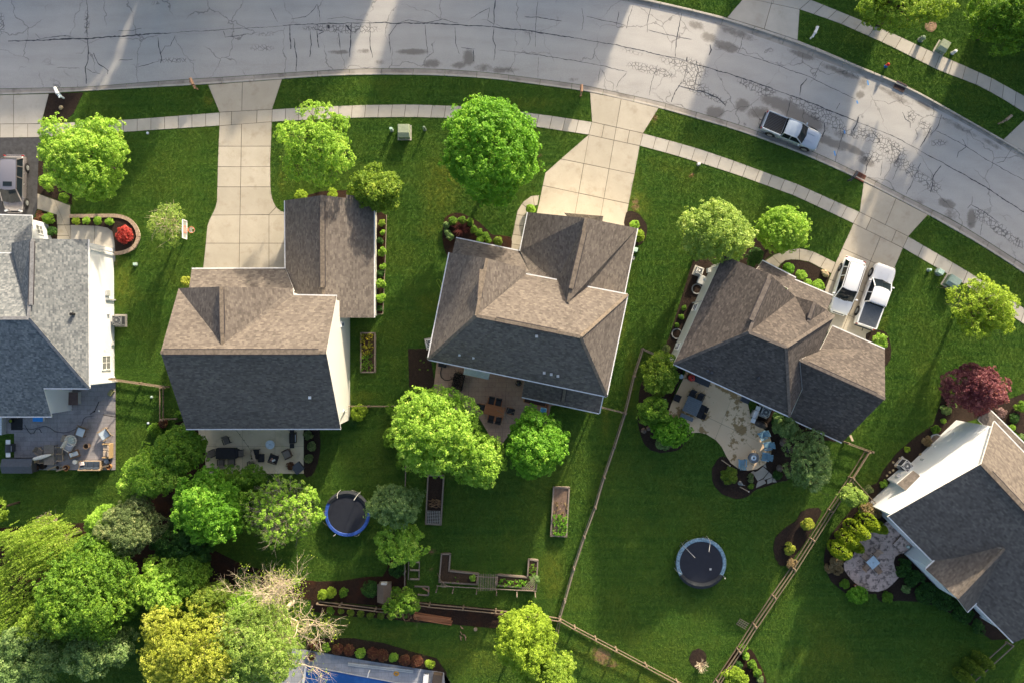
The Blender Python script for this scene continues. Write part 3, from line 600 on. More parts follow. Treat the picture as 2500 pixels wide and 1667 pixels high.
bed('curving dark bed around the round end of the stained patio', [(1767, 1112), (1742, 1134), (1738, 1160), (1747, 1190), (1770, 1208), (1797, 1216), (1825, 1211), (1848, 1194), (1896, 1178), (1930, 1165), (1960, 1110), (2005, 1075), (2040, 1072), (1930, 1000), (1850, 975), (1850, 1130), (1800, 1140)])
bed('kidney shaped mulch bed against the rail fence', [(2005, 1245), (1976, 1239), (1955, 1250), (1940, 1271), (1913, 1289), (1892, 1313), (1889, 1343), (1895, 1368), (1915, 1381), (1950, 1345), (1985, 1290)])
bed('long planted bed along the tall white gable wall', [(2300, 925), (2297, 978), (2277, 1035), (2232, 1068), (2187, 1104), (2155, 1148), (2140, 1178), (2101, 1196), (2133, 1236), (2345, 1035), (2420, 1010), (2520, 1080), (2520, 950), (2450, 978), (2400, 965), (2340, 940)], smooth=False)
bed('dark bed curving around the rear stamped patio', [(2010, 1369), (2014, 1391), (2030, 1418), (2056, 1442), (2077, 1458), (2110, 1450), (2139, 1447), (2142, 1461), (2153, 1469), (2191, 1466), (2260, 1470), (2330, 1500), (2420, 1560), (2460, 1560), (2230, 1330), (2150, 1255), (2100, 1232), (2085, 1235), (2050, 1275), (2027, 1306), (2015, 1340)], smooth=False)
bed('small round mulch ring with a bare shrub', [(1704 + 21 * math.cos(a), 1606 + 24 * math.sin(a)) for a in np.linspace(0, 2 * math.pi, 9)[:-1]])
bed('planted strip below the rail fence at the bottom', [(1800, 1580), (1835, 1585), (1855, 1620), (1872, 1667), (1870, 1720), (1730, 1720), (1765, 1640)], MULCHR)
bed('brown mulch bed with round shrubs behind the back fence', [(560, 1400), (640, 1405), (777, 1417), (836, 1416), (890, 1408), (934, 1406), (945, 1388), (953, 1355), (992, 1355), (992, 1470), (918, 1478), (760, 1462), (560, 1445)], MULCHR, smooth=False)
bed('dark leafy strip outside the back fence', [(760, 1464), (918, 1479), (1000, 1466), (1211, 1485), (1300, 1500), (1300, 1530), (1202, 1531), (1106, 1522), (1002, 1516), (957, 1510), (808, 1501), (760, 1490)], MULCHR, smooth=False)
bed('dark bed of shrubs along the pool deck', [(748, 1556), (860, 1557), (937, 1569), (1010, 1590), (1065, 1606), (1090, 1640), (1090, 1650), (748, 1590)], smooth=False)
bed('small dug garden plot beside the white utility unit', [(995, 851), (1048, 851), (1062, 935), (1050, 948), (998, 945)], MULCH, smooth=False)
bed('shady leaf strewn bed under the lower left trees', [(380, 1170), (440, 1180), (450, 1260), (520, 1340), (600, 1380), (640, 1390), (640, 1450), (480, 1450), (300, 1420), (20, 1420), (-40, 1370), (-40, 1290), (300, 1270)], MULCHR, smooth=False)
bed('planted strip right of the furnished patio', [(742, 1030), (775, 1035), (782, 1080), (770, 1150), (742, 1155)])
bed('planted strip left of the furnished patio', [(430, 1030), (502, 1040), (502, 1160), (460, 1160), (420, 1090)], MULCHR)

ST1 = m_stamp('stamped_grey', (.25, .235, .245), (.36, .34, .35), (.12, .11, .12), .45)
ST3 = m_stamp('stamped_brown', (.34, .215, .155), (.42, .285, .21), (.10, .07, .055), .5, 3.0, .58, .68)
ST4 = blotch('stained_patio', (.74, .53, .33), (.81, .62, .41), stain=(.26, .16, .06), st=.9)
ST5 = m_stamp('stamped_mauve', (.62, .43, .36), (.72, .54, .46), (.10, .070, .062), .85, 2.6, .50, .57)
ST2 = concrete('patio_buff', (.72, .60, .41), (.78, .67, .48), stain=(.22, .17, .09), st=.5)
slab_set('patio', 'grey stamped patio crowded with garden furniture', 'patio', [[(-60, 900), (283, 920), (283, 1146), (36, 1146), (36, 1057), (-60, 1057)]], ST1, [((140, 920), (141, 1146)), ((36, 1030), (283, 1030))], ztop=.10, gap=.01)
slab_set('patio', 'buff concrete patio behind the brown roofed house', 'patio', [[(502, 1020), (742, 1020), (742, 1155), (502, 1155)], [(480, 1020), (502, 1020), (502, 1082), (488, 1070)]], ST2, [((502, 1088.5), (742, 1088.5)), ((592, 1022), (592, 1086)), ((592, 1090), (592, 1155)), ((672, 1090), (672, 1155)), ((672, 1022), (672, 1086))], ztop=.09, gap=.014)
slab_set('patio', 'brown stamped patio with the wooden dining table', 'patio', [[(1068, 870), (1058, 950), (1100, 1000), (1170, 1020), (1200, 1070), (1225, 1084), (1250, 1050), (1275, 1015), (1335, 1040), (1345, 990), (1380, 985), (1380, 930)]], ST3, [((1150, 880), (1140, 1010)), ((1240, 900), (1225, 1080)), ((1060, 960), (1340, 1010))], ztop=.09, gap=.01)
P4 = [(1675, 900), (1666.6, 926), (1650, 960), (1638, 985), (1632, 1003), (1634, 1018), (1650, 1040), (1682, 1056), (1705, 1055), (1724, 1059), (1747, 1073), (1761, 1089), (1772, 1112), (1784, 1130), (1802, 1143), (1825, 1148), (1848, 1144), (1869, 1130), (1882, 1107), (1885, 1084), (1878, 1061), (1859, 1040.7), (1834, 1027), (1829, 1000), (1822, 970), (1760, 925)]
slab_set('patio', 'curving buff patio with brown blotches and blue chairs', 'patio', [P4], ST4, [((1735, 915), (1680, 1041)), ((1700, 1005), (1800, 1052)), ((1790, 962), (1744.6, 1073)), ((1800, 1052), (1840, 1030)), ((1800, 1052), (1875, 1142))], ztop=.09, gap=.014)
P5 = [(2059, 1373), (2060, 1389), (2068, 1401), (2080, 1416), (2102, 1434), (2121, 1442), (2143, 1443), (2163, 1437), (2180, 1423), (2198.6, 1402), (2190, 1394), (2185, 1388), (2181, 1372), (2185, 1357), (2198, 1350), (2240, 1320), (2180, 1262), (2155, 1278), (2096, 1310), (2084, 1350)]
slab_set('patio', 'mauve stamped patio with the small white table', 'patio', [P5], ST5, [((2120, 1290), (2185, 1357)), ((2130, 1345), (2170, 1440)), ((2090, 1380), (2190, 1370))], ztop=.09, gap=.01)
slab_set('steps', 'two mauve steps up to the rear door', 'steps', [[(2177, 1326), (2197, 1305), (2224, 1330), (2199, 1349.6)]], ST5, ztop=.32, gap=.0, piece='step')
fl = thing('stepping_stones', 'pale flagstone pieces at the end of the stained patio', 'paving', P(1860, 1160)); fl['kind'] = 'structure'
STONE = concrete('flagstone', (.30, .27, .225), (.42, .38, .32), stain=(.12, .10, .08), st=.5)
for pl in [[(1837, 1153), (1850, 1148), (1862, 1138), (1876, 1150), (1862, 1166), (1849, 1173)], [(1862, 1136), (1868, 1131), (1871, 1142)], [(1877, 1151), (1888, 1162), (1866, 1170), (1864, 1167)], [(1850, 1174), (1864, 1168), (1870, 1178), (1845, 1190), (1847, 1180)], [(1872, 1170), (1886, 1164), (1884, 1176), (1873, 1180)], [(1888, 1163), (1896, 1176), (1885, 1176)], [(1838, 1149), (1832, 1152), (1836, 1156), (1842, 1150)]]:
    MB().prism([W(p) for p in pl], 0, .09).build('flagstone', STONE, fl, origin=fl.location)
PAVED.append([(-80, 338), (101, 336.5), (95, 400), (91, 510), (80, 540), (80, 600), (-80, 600)]); PAVED.append([(600, 1585), (700, 1578), (749, 1585), (900, 1612), (1084, 1640), (1200, 1840), (600, 1840)])
for q_ in ([(1837, 1153), (1850, 1148), (1871, 1131), (1896, 1176), (1845, 1190)], [(173, 528), (285, 527), (320, 537), (341, 565), (341, 585), (325, 610), (283, 621)]): PAVED.append(q_)
# pool
wat, nt, N_, L_, b_ = _new('pool_water'); p_ = pos(nt)
L_.new(mix(nt, ramp(nt, noise(nt, p_, .35, 6, .7), .42, .6), (.012, .075, .28), (.030, .13, .40)), b_.inputs['Base Color']); b_.inputs['Roughness'].default_value = .06
bump(nt, noise(nt, p_, 2.5, 3), .08, .02, b_)
DECK = m_stamp('pool_deck_grey', (.26, .275, .31), (.40, .41, .45), (.12, .13, .16), .45, .9, .45, .7)
dk = MB()
for q in ([(749, 1585), (900, 1612), (1084, 1640), (1120, 1694), (1010, 1673), (747, 1623)], [(749, 1585), (747, 1623), (720, 1790), (600, 1790), (640, 1667), (664, 1600), (700, 1580)], [(1084, 1640), (1200, 1840), (1100, 1850), (1120, 1694)]): dk.prism([W(a) for a in q], -.02, .06)
tag(dk.build('pool_deck', DECK), 'grey stamped deck around the blue pool', 'pool deck', kind='structure')
tag(MB().prism([W(a) for a in POOL], -.9, -.07).build('water', wat), 'deep blue pool water at the bottom edge', 'pool', kind='structure')
cp = thing('pool_coping', 'white coping strip at the end of the pool', 'coping'); cp['kind'] = 'structure'
MB().beam(P(747, 1623, .07), P(720, 1790, .07), .22, .05).build('coping_strip', WHITE, cp); MB().beam(P(748, 1624, .07), P(1120, 1694, .07), .08, .05).build('coping_strip', LGREY, cp)

# ------------------------------------------------------------------ blades of grass standing on the lawn
def grass_blades():
    rg = np.random.RandomState(12); st = .17
    X, Y = np.meshgrid(np.arange(-50.5, 50.5, st), np.arange(-34.5, 34.5, st)); X = (X + rg.uniform(-.5, .5, X.shape) * st).ravel(); Y = (Y + rg.uniform(-.5, .5, Y.shape) * st).ravel()
    px, py = X / M_PX + 1250, 833.5 - Y / M_PX
    ok = ~((py > N_GRASS(px) - 1) & (py < S_GRASS(px) + 1.5))
    for poly in PAVED: ok &= ~inpoly(px, py, poly)
    ok &= ~inpoly(px, py, POOL); ok &= rg.uniform(0, 1, len(px)) > blobs(px, py, [(1470, 1600, 35, 25, .7, 35), (1552, 500, 14, 26, .7)])
    for hp in ([(-60, 610), (260, 610), (260, 920), (-60, 1000)], [(470, 730), (830, 730), (830, 1020), (470, 1020)], [(1080, 640), (1500, 730), (1460, 950), (1065, 860)], [(1740, 680), (2010, 780), (1925, 1000), (1650, 870)], [(2170, 1240), (2350, 1060), (2500, 1200), (2500, 1540)]): ok &= ~inpoly(px, py, hp)
    X, Y, px, py = X[ok], Y[ok], px[ok], py[ok]; n = len(X); me = bpy.data.meshes.new('grass')
    me.vertices.add(n); me.vertices.foreach_set('co', np.stack([X, Y, np.zeros(n)], 1).reshape(-1).astype(np.float32))
    gi = lambda A: A[np.clip(np.searchsorted(gy, Y), 0, len(gy) - 1), np.clip(np.searchsorted(gx, X), 0, len(gx) - 1)]
    for k, v in (('dry', gi(dry)), ('bare', gi(bare))): me.attributes.new(k, 'FLOAT', 'POINT').data.foreach_set('value', v.astype(np.float32))
    o = bpy.data.objects.new('grass', me); COL.objects.link(o); tag(o, 'short blades of mown grass covering every lawn', 'grass', kind='stuff')
    src = bpy.data.collections.new('tufts')
    for t in range(4):
        V_, F_ = [], []
        for k in range(15):
            a = rg.uniform(0, 6.283); r = rg.uniform(0, .11); c = np.array([math.cos(a) * r, math.sin(a) * r, -.01]); h = rg.uniform(.045, .095); th = rg.uniform(0, 6.283); w = rg.uniform(.012, .022)
            ln = rg.normal(size=2) * .05; s_ = np.array([math.cos(th) * w, math.sin(th) * w, 0]); top = c + np.array([ln[0], ln[1], h]); i = len(V_)
            V_ += [tuple(c - s_), tuple(c + s_), tuple(top + s_ * .3), tuple(top - s_ * .3)]; F_.append((i, i + 1, i + 2, i + 3))
        m_ = bpy.data.meshes.new('tuft'); m_.from_pydata(V_, [], F_); m_.materials.append(BLADE); src.objects.link(bpy.data.objects.new('tuft', m_))
    ng = bpy.data.node_groups.new('blades', 'GeometryNodeTree'); ng.interface.new_socket('Geometry', in_out='INPUT', socket_type='NodeSocketGeometry'); ng.interface.new_socket('Geometry', in_out='OUTPUT', socket_type='NodeSocketGeometry')
    N = ng.nodes; L = ng.links; gin = N.new('NodeGroupInput'); go = N.new('NodeGroupOutput'); ci = N.new('GeometryNodeCollectionInfo'); ci.inputs['Collection'].default_value = src; ci.inputs['Separate Children'].default_value = True; ci.inputs['Reset Children'].default_value = True
    ip = N.new('GeometryNodeInstanceOnPoints'); ip.inputs['Pick Instance'].default_value = True; rv = N.new('FunctionNodeRandomValue'); rv.data_type = 'FLOAT_VECTOR'; rv.inputs[0].default_value = (0, 0, 0); rv.inputs[1].default_value = (0, 0, 6.283)
    rs_ = N.new('FunctionNodeRandomValue'); rs_.data_type = 'FLOAT'; rs_.inputs[2].default_value = .7; rs_.inputs[3].default_value = 1.35; m2p = N.new('GeometryNodeMeshToPoints')
    L.new(gin.outputs[0], m2p.inputs['Mesh']); L.new(m2p.outputs[0], ip.inputs['Points']); L.new(ci.outputs[0], ip.inputs['Instance']); L.new(rv.outputs[0], ip.inputs['Rotation']); L.new(rs_.outputs[1], ip.inputs['Scale']); L.new(ip.outputs[0], go.inputs[0])
    o.modifiers.new('blades', 'NODES').node_group = ng
grass_blades()
# ------------------------------------------------------------------ houses
def roof_mesh(V, faces, shing, parent, name='roof', th=.16):
    """one shingled roof from its faces: thickness, white fascia, courses running level along each face"""
    base = [f for f in faces]
    vs = [V[k] for k in sorted({k for f in faces for k in f})]; idx = {k: i for i, k in enumerate(sorted({k for f in faces for k in f}))}
    fs = []; n = len(vs)
    for f in faces:
        ids = [idx[k] for k in f]; a = Vector((0, 0, 0))
        for i in range(len(ids)): a += vs[ids[i]].cross(vs[ids[(i + 1) % len(ids)]])
        if a.z < 0: ids.reverse()
        if len(ids) == 3: fs.append(ids); continue
        for tri in tessellate_polygon([[Vector((vs[i].x, vs[i].y, 0)) for i in ids]]):
            q = [ids[k] for k in tri]; nz = (vs[q[1]] - vs[q[0]]).cross(vs[q[2]] - vs[q[0]]).z
            fs.append(q if nz > 0 else q[::-1])
    edges = {}
    for f in fs:
        for i in range(len(f)): edges[(f[i], f[(i + 1) % len(f)])] = 1
    bd = [(a, b) for a, b in edges if (b, a) not in edges]
    allv = [v.copy() for v in vs] + [v - Vector((0, 0, th)) for v in vs]
    F = [list(f) for f in fs]; MI = [0] * len(fs)
    F += [[n + i for i in reversed(f)] for f in fs]; MI += [1] * len(fs)
    F += [[b, a, n + a, n + b] for a, b in bd]; MI += [1] * len(bd)
    me = bpy.data.meshes.new(name); org = parent.location
    me.from_pydata([tuple(v - org) for v in allv], [], F); me.update(); me.materials.append(shing); me.materials.append(WHITE)
    me.polygons.foreach_set('material_index', MI)
    uv = me.uv_layers.new(name='uv')
    for p in me.polygons:
        nrm = p.normal if p.normal.z > 0 else -p.normal
        e = nrm.cross(Vector((0, 0, 1)))
        e = Vector((1, 0, 0)) if e.length < 1e-3 else e.normalized(); up = nrm.cross(e) if nrm.cross(e).z > 0 else e.cross(nrm)
        for li in p.loop_indices:
            co = Vector(me.vertices[me.loops[li].vertex_index].co); uv.data[li].uv = (co.dot(e), co.dot(up))
    o = bpy.data.objects.new(name, me); COL.objects.link(o); o.parent = parent; return o
GLASS2 = m_glass('window_glass_curtained', (.20, .21, .21))
def window(parent, face_pt, nrm, w, h, panes=(1, 1), glass=None):
    """framed window standing 3 cm proud of its wall; centre, outward normal"""
    nrm = Vector(nrm).normalized(); t = Vector((0, 0, 1)).cross(nrm).normalized(); up = nrm.cross(t)
    org = parent.location; c = Vector(face_pt) - org
    root = MB()
    def slab(u, v, du, dv, d0, d1, mb):
        vs = [c + t * (u + a * du / 2) + up * (v + b * dv / 2) + nrm * d for d in (d0, d1) for a, b in ((-1, -1), (1, -1), (1, 1), (-1, 1))]
        mb.add(vs, [(3, 2, 1, 0), (4, 5, 6, 7), (0, 1, 5, 4), (1, 2, 6, 5), (2, 3, 7, 6), (3, 0, 4, 7)])
    slab(0, 0, w, h, .0, .03, root); o = root.build('window', WHITE, parent)
    fr = MB(); k = .08
    for u, v, du, dv in ((-w / 2 + k / 2, 0, k, h), (w / 2 - k / 2, 0, k, h), (0, h / 2 - k / 2, w - 2 * k, k), (0, -h / 2 + k / 2, w - 2 * k, k)): slab(u, v, du, dv, .031, .08, fr)
    nx, ny = panes; iw, ih = w - 2 * k, h - 2 * k
    for i in range(1, nx): slab(-iw / 2 + iw * i / nx, 0, .05, ih, .031, .07, fr)
    for j in range(1, ny): slab(0, -ih / 2 + ih * j / ny, iw, .05, .031, .07, fr)
    fr.build('frame', WHITE, o)
    for i in range(nx):
        for j in range(ny):
            pb = MB(); slab(-iw / 2 + iw * (i + .5) / nx, -ih / 2 + ih * (j + .5) / ny, iw / nx - .06, ih / ny - .06, .031, .045, pb); pb.build('pane', glass or GLASS, o)
    return o
def ray_wall(px, py, a, n):
    """point of a wall (through a, normal n) at a surveyed direction"""
    d = P(px, py, 0) - Vector((0, 0, CAMZ)); o = Vector((0, 0, CAMZ)); n = Vector(n)
    return o + d * ((Vector(a) - o).dot(n) / d.dot(n))
class House:
    def __init__(s, label, verts, shing, wallm, name='house', group=None, ctr=None):
        s.V = {k: P(*v) if not isinstance(v, Vector) else v for k, v in verts.items()}; s.sh = shing; s.wm = wallm
        c = sum(s.V.values(), Vector()) / len(s.V) if ctr is None else P(*ctr); s.c = c
        s.ventm = VLT; s.root = thing(name, label, 'house', (c.x, c.y, 0), group=group); s.roof = None; s.walls = {}
    def roofs(s, *faces, name='roof'):
        s.roof = roof_mesh(s.V, [f.split() for f in faces], s.sh, s.root, name); return s.roof
    def caps(s, *edges, w=.26):
        for e in edges:
            a, b = [s.V[k] - s.root.location for k in e.split()]
            m = MB().beam(a + Vector((0, 0, .015)), b + Vector((0, 0, .015)), w, .05); me = m.build('ridge_cap', s.capm, s.roof)
    def gutters(s, *edges, downs=True):
        for e in edges:
            a, b = [s.V[k] - s.root.location for k in e.split()]
            d = (b - a).normalized(); n = Vector((d.y, -d.x, 0)).normalized(); cc = Vector((s.c.x, s.c.y, 0)) - s.root.location
            if (a - cc).dot(n) < 0: n = -n
            MB().beam(a + n * .05 - Vector((0, 0, .07)), b + n * .05 - Vector((0, 0, .07)), .09, .11).build('gutter', GUT, s.root)
    def wall(s, key, chain, d=.32, e=.32, z0=0.0, mat=None, topcut=.17):
        pts = [s.V[k].copy() for k in chain.split()]; A, B = pts[0], pts[-1]
        t = Vector((B.x - A.x, B.y - A.y, 0)).normalized(); n = Vector((t.y, -t.x, 0))
        if (Vector((A.x, A.y, 0)) - Vector((s.c.x, s.c.y, 0))).dot(n) < 0: n = -n
        if len(pts) > 2:
            sa = (pts[1].z - A.z) / max(.1, abs((pts[1] - A).dot(t))); sb = (pts[-2].z - B.z) / max(.1, abs((pts[-2] - B).dot(t)))
        else: sa = sb = .0
        pts[0] = A + t * e + Vector((0, 0, e * sa)); pts[-1] = B - t * e + Vector((0, 0, e * sb))
        lo = A - n * d
        top = [Vector((lo.x, lo.y, 0)) + t * (p - A).dot(t) + Vector((0, 0, p.z - topcut)) for p in pts]
        poly = [Vector((top[0].x, top[0].y, z0))] + top + [Vector((top[-1].x, top[-1].y, z0))]
        org = s.root.location; k = len(poly); vs = [p - org for p in poly] + [p - org - n * .18 for p in poly]
        MB().add(vs, [tuple(range(k)), tuple(range(2 * k - 1, k - 1, -1))] + [(i, k + i, k + (i + 1) % k, (i + 1) % k) for i in range(k)]).build('wall', mat or s.wm, s.root)
        s.walls[key] = (Vector((lo.x, lo.y, 0)), n)
    def win(s, key, px, py, w, h, panes=(1, 1), glass=None):
        a, n = s.walls[key]; c = ray_wall(px, py, a, n); window(s.root, c, n, w, h, panes, glass)
    def vent_strip(s, a, b, w=.55):
        A, B = P(*a) - s.root.location, P(*b) - s.root.location
        MB().beam(A + Vector((0, 0, .04)), B + Vector((0, 0, .04)), w + .02, .04).build('vent_shadow_strip', VDK, s.roof); MB().beam(A + Vector((0, 0, .055)), B + Vector((0, 0, .055)), w - .12, .05).build('ridge_vent', s.capm, s.roof)  # wider dark strip under the vent: its edge shadow, put in as colour
    def pipe(s, px, py, z, name='vent_pipe', r=.09, m=None):
        q = P(px, py, z) - s.root.location; o = MB().tube(q - Vector((0, 0, .5)), q + Vector((0, 0, .12)), r, n=8).box((q.x, q.y, q.z - .02), (.24, .24, .05)).build(name, m or LGREY, s.roof)
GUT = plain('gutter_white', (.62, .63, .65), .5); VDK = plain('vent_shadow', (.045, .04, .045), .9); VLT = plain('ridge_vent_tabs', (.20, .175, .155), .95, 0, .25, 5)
CAPB = plain('ridge_caps_brown', (.155, .128, .102), .95, 0, .3, 4); CAPG = plain('ridge_caps_grey', (.20, .20, .205), .95, 0, .25, 4); CAPK = plain('ridge_caps_dark', (.12, .103, .092), .95, 0, .3, 4)

# grey roofed house, left edge
h1 = House('grey shingled house at the left edge with a tall white side wall', {
    'eN': (215, 585, 5.6), 'eS': (217, 947, 5.6), 'rN': (80, 583, 8.9), 'rS': (70, 777, 9.2), 'rW': (-190, 777, 9.2), 'bump': (106, 946.5, 5.6), 'bumpS': (125.5, 1015.6, 4.1), 'farS': (-190, 1015.6, 4.1),
    'nwT': (28, 594, 6.0), 'nwB': (28, 619, 5.6), 'farN': (-190, 619, 5.6), 'vw': (70, 765, 9.0),
    'gN': (78, 527.5, 3.2), 'gNW': (-190, 521, 3.2), 'gS': (78, 632, 4.9), 'gSW': (-190, 640, 4.9)}, ROOF_G, SID_W, ctr=(20, 800))
h1.capm = CAPG
h1.roofs('rN rS eS eN', 'rS rW farS bumpS bump eS', 'rN nwT nwB rS', 'nwB farN rW rS')
h1.caps('rN rS', 'rS rW', 'rS eS')
h1.vent_strip((80, 590, 8.95), (76, 745, 9.15), .45)
h1.roofs('gN gNW gSW gS', name='garage_roof'); h1.roof = h1.roof
h1.gutters('eS bump', 'bumpS farS', 'eN eS', 'nwB farN')
h1.wall('E', 'eN eS', e=.2); h1.wall('S', 'bump eS', e=.0, d=.3); h1.wall('BE', 'bump bumpS', d=.25, e=.2); h1.wall('BS', 'bumpS farS', d=.35, e=.2);  h1.wall('N', 'nwT rN eN', e=.3); h1.c = P(-20, 570); h1.gutters('gN gNW'); h1.wall('GE', 'gN gS', d=.3, e=.2); h1.wall('GN', 'gN gNW')
h1.win('E', 258.5, 885, 1.35, 1.75, (2, 2), GLASS2); h1.win('GE', 96, 562, .9, 1.2, (2, 2), GLASS2)
h1.pipe(174, 767, 7.0, m=BLACK, r=.12)

def wall_kit(h, items):
    for px, py, z, dx, dy, dz, nm, m in items:
        q = P(px, py, 0) - h.root.location; MB().box((q.x, q.y, z), (dx, dy, dz)).build(nm, m, h.root, bevel=.01)
wall_kit(h1, [(281.5, 718, 1.5, .14, .5, .7, 'electric_meter', LGREY), (281.5, 733, .9, .10, .12, 1.8, 'conduit', LGREY), (281.5, 765, 1.3, .12, .3, .4, 'utility_box', WHITE), (281.5, 838, .5, .14, .3, .3, 'hose_reel', LGREY), (281.5, 852, 2.0, .08, .1, .1, 'wall_light', WHITE), (281, 622, 2.8, .09, .09, 5.4, 'downspout', WHITE), (281, 920, 2.8, .09, .09, 5.4, 'downspout', WHITE)])
# brown roofed house with the wide gable
h2 = House('brown shingled house with the broad rear roof and long garage wing', {
    'RL': (392, 860, 11.0), 'RR': (796.4, 860, 11.2), 'SL': (454, 1046, 5.4), 'SR': (832, 1045.5, 5.4), 'NL': (436, 704, 7.0), 'NR': (822, 723, 7.2),
    'cN': (539.5, 700, 10.0), 'cS': (543, 841, 10.4), 'cE': (715, 704, 6.8), 'cE2': (717, 721, 7.0),
    'pNW': (468, 657, 3.1), 'pSW': (461, 708, 4.3), 'pNE': (697, 656, 3.1), 'pSE': (719, 712, 4.4),
    'gNW': (695.7, 490, 3.0), 'gN': (786, 477, 5.9), 'gN2': (845, 484, 4.7), 'gN3': (845, 476, 4.7), 'gNE': (913, 483, 3.0), 'gSE': (913, 776, 3.0), 'gSM': (819, 776, 5.2), 'gS': (790, 735, 5.9), 'gSW': (722, 728, 3.9), 'gW': (697, 656, 3.0)}, ROOF_B, SID_C, ctr=(640, 870))
h2.capm = CAPB
h2.V['gSM'] = P(800, 776, 5.55)
h2.roofs('RL RR SR SL', 'RL cS NL', 'cS cN NL', 'cS cE cN', 'cS cE2 cE', 'RL RR cS', 'RR NR cE2 cS')
h2.caps('RL RR', 'cN cS')
h2.vent_strip((400, 859, 11.05), (778, 859, 11.2), .5); h2.vent_strip((541, 708, 10.05), (543, 815, 10.3), .45); h2.pipe(756, 970, 8.0, m=WHITE)
h2.roofs('gN gNW gW gSW gS', 'gN gS gSM gSE gNE gN3 gN2', name='garage_roof'); h2.caps('gN gS'); h2.vent_strip((787, 492, 5.95), (788, 702, 5.95), .5)
h2.roofs('pNW pNE pSE pSW', name='porch_roof')
h2.gutters('SL SR', 'pNW pNE', 'cE2 NR')
h2.wall('E', 'NR RR SR', d=.2, e=.3); h2.wall('Wl', 'NL RL SL', d=.2, e=.3); h2.wall('S', 'SL SR', e=.25); h2.wall('N', 'NL NR', d=.3, e=.3)
h2.c = P(805, 620); h2.gutters('gNE gSE', 'gNW gW'); h2.wall('GE', 'gNE gSE', d=.2); h2.wall('GW', 'gNW gW', d=.3); h2.wall('GN', 'gNW gN gNE', d=.3); h2.wall('GS', 'gSE gSM', d=.25, e=.2); h2.c = P(640, 870); h2.wall('CN', 'NL cN cE', d=.3)
h2.win('E', 835, 792, .5, 1.3, (1, 2))
MB().tube(P(843, 1010, 0) - h2.root.location, P(840, 1000, 5) - h2.root.location, .05, n=6).build('downspout', WHITE, h2.root)

# hip roofed house in the middle
h3 = House('brown hip roofed house in the middle with the ridged garage wing', {
    'A': (1163, 771, 9.2), 'B': (1417, 822, 9.2), 'SW': (1045, 876.5, 5.5), 'SE': (1480.6, 967, 5.5), 'NE': (1532, 719.6, 5.5), 'W': (1097.4, 617, 5.5), 'fN': (1189, 631, 8.3),
    'fE': (1285.5, 656, 5.6), 'fE2': (1284, 670, 5.6), 'n1': (1359.4, 684, 5.6), 'n2': (1432, 700.5, 5.6), 'ap': (1389, 733, 7.1),
    'pNW': (1113, 581.6, 2.9), 'pNE': (1270, 614, 2.9), 'pSW': (1101, 632, 3.8), 'pSE': (1296, 668, 4.2), 'pm': (1132, 634, 4.4),
    'gNW': (1289, 518.6, 3.1), 'gN': (1431, 532.7, 7.5), 'gNE': (1556, 557.7, 3.1), 'gE': (1522, 728, 3.1), 'gS': (1387, 738, 7.4), 'gW': (1270, 613, 3.1), 'gW2': (1297, 672, 4.3), 'gW3': (1359.4, 688, 5.4), 'gE2': (1432, 702, 5.6),
    'b1': (1376, 520, 2.8), 'b2': (1473, 528, 5.3), 'b3': (1470, 545, 5.3), 'b4': (1400, 545, 2.8),
    'rNW': (1281.6, 922, 3.8), 'rSW': (1274, 968, 2.9), 'rSE': (1462.8, 1008, 2.9), 'rNE': (1473, 960, 3.8)}, ROOF_B, SID_C, ctr=(1290, 800))
h3.capm = CAPB
h3.roofs('A B SE SW', 'B NE SE', 'A SW W fN', 'A fN fE fE2', 'A fE2 n1 ap', 'A ap B', 'ap n2 NE B')
h3.caps('A B', 'A SW', 'B SE', 'B NE', 'fN A'); h3.vent_strip((1176, 658, 8.45), (1171, 729, 8.9), .45); h3.vent_strip((1210, 780, 9.25), (1360, 810, 9.25), .4)
for q in ((1122, 866, 6.2), (1156, 873, 6.2), (1310, 821, 8.9), (1328.6, 909.6, 6.4), (1345.6, 913.5, 6.4), (1362, 917.6, 6.4)): h3.pipe(*q, m=LGREY, r=.11)
h3.roofs('gN gNW gW gW2 gW3 gS', 'gN gS gE2 gE gNE', name='garage_roof'); h3.caps('gN gS'); h3.vent_strip((1427, 566, 7.55), (1394, 705, 7.5), .5)
h3.roofs('b1 b2 b3 b4', name='garage_bay_roof')
h3.roofs('pNW pNE pSE pm', 'pNW pm pSW', name='porch_roof'); h3.roofs('rNW rNE rSE rSW', name='rear_porch_roof'); h3.vent_strip((1379, 950, 3.6), (1374, 980, 3.1), .4)
h3.gutters('SW SE', 'SE NE', 'SW W', 'fE2 n1', 'fE fE2', 'n2 NE', 'pNW pNE', 'rSW rNW', 'rSW rSE', 'rSE rNE')
h3.wall('S', 'SW SE'); h3.wall('E', 'NE SE'); h3.wall('W', 'W SW'); h3.wall('N', 'W NE', d=.4); h3.c = P(1420, 620); h3.gutters('gNE gE', 'gNW gW'); h3.wall('GE', 'gNE gE'); h3.wall('GN', 'gNW gN gNE', d=.5); h3.wall('GW', 'gNW gW')
for a, b in (((1280, 962), .12), ((1345, 975), .12), ((1456, 1000), .12)):
    q = P(a[0], a[1], 2.85) - h3.root.location; MB().box((q.x, q.y, 1.35), (b, b, 2.7)).build('porch_post', ORANGE, h3.root)

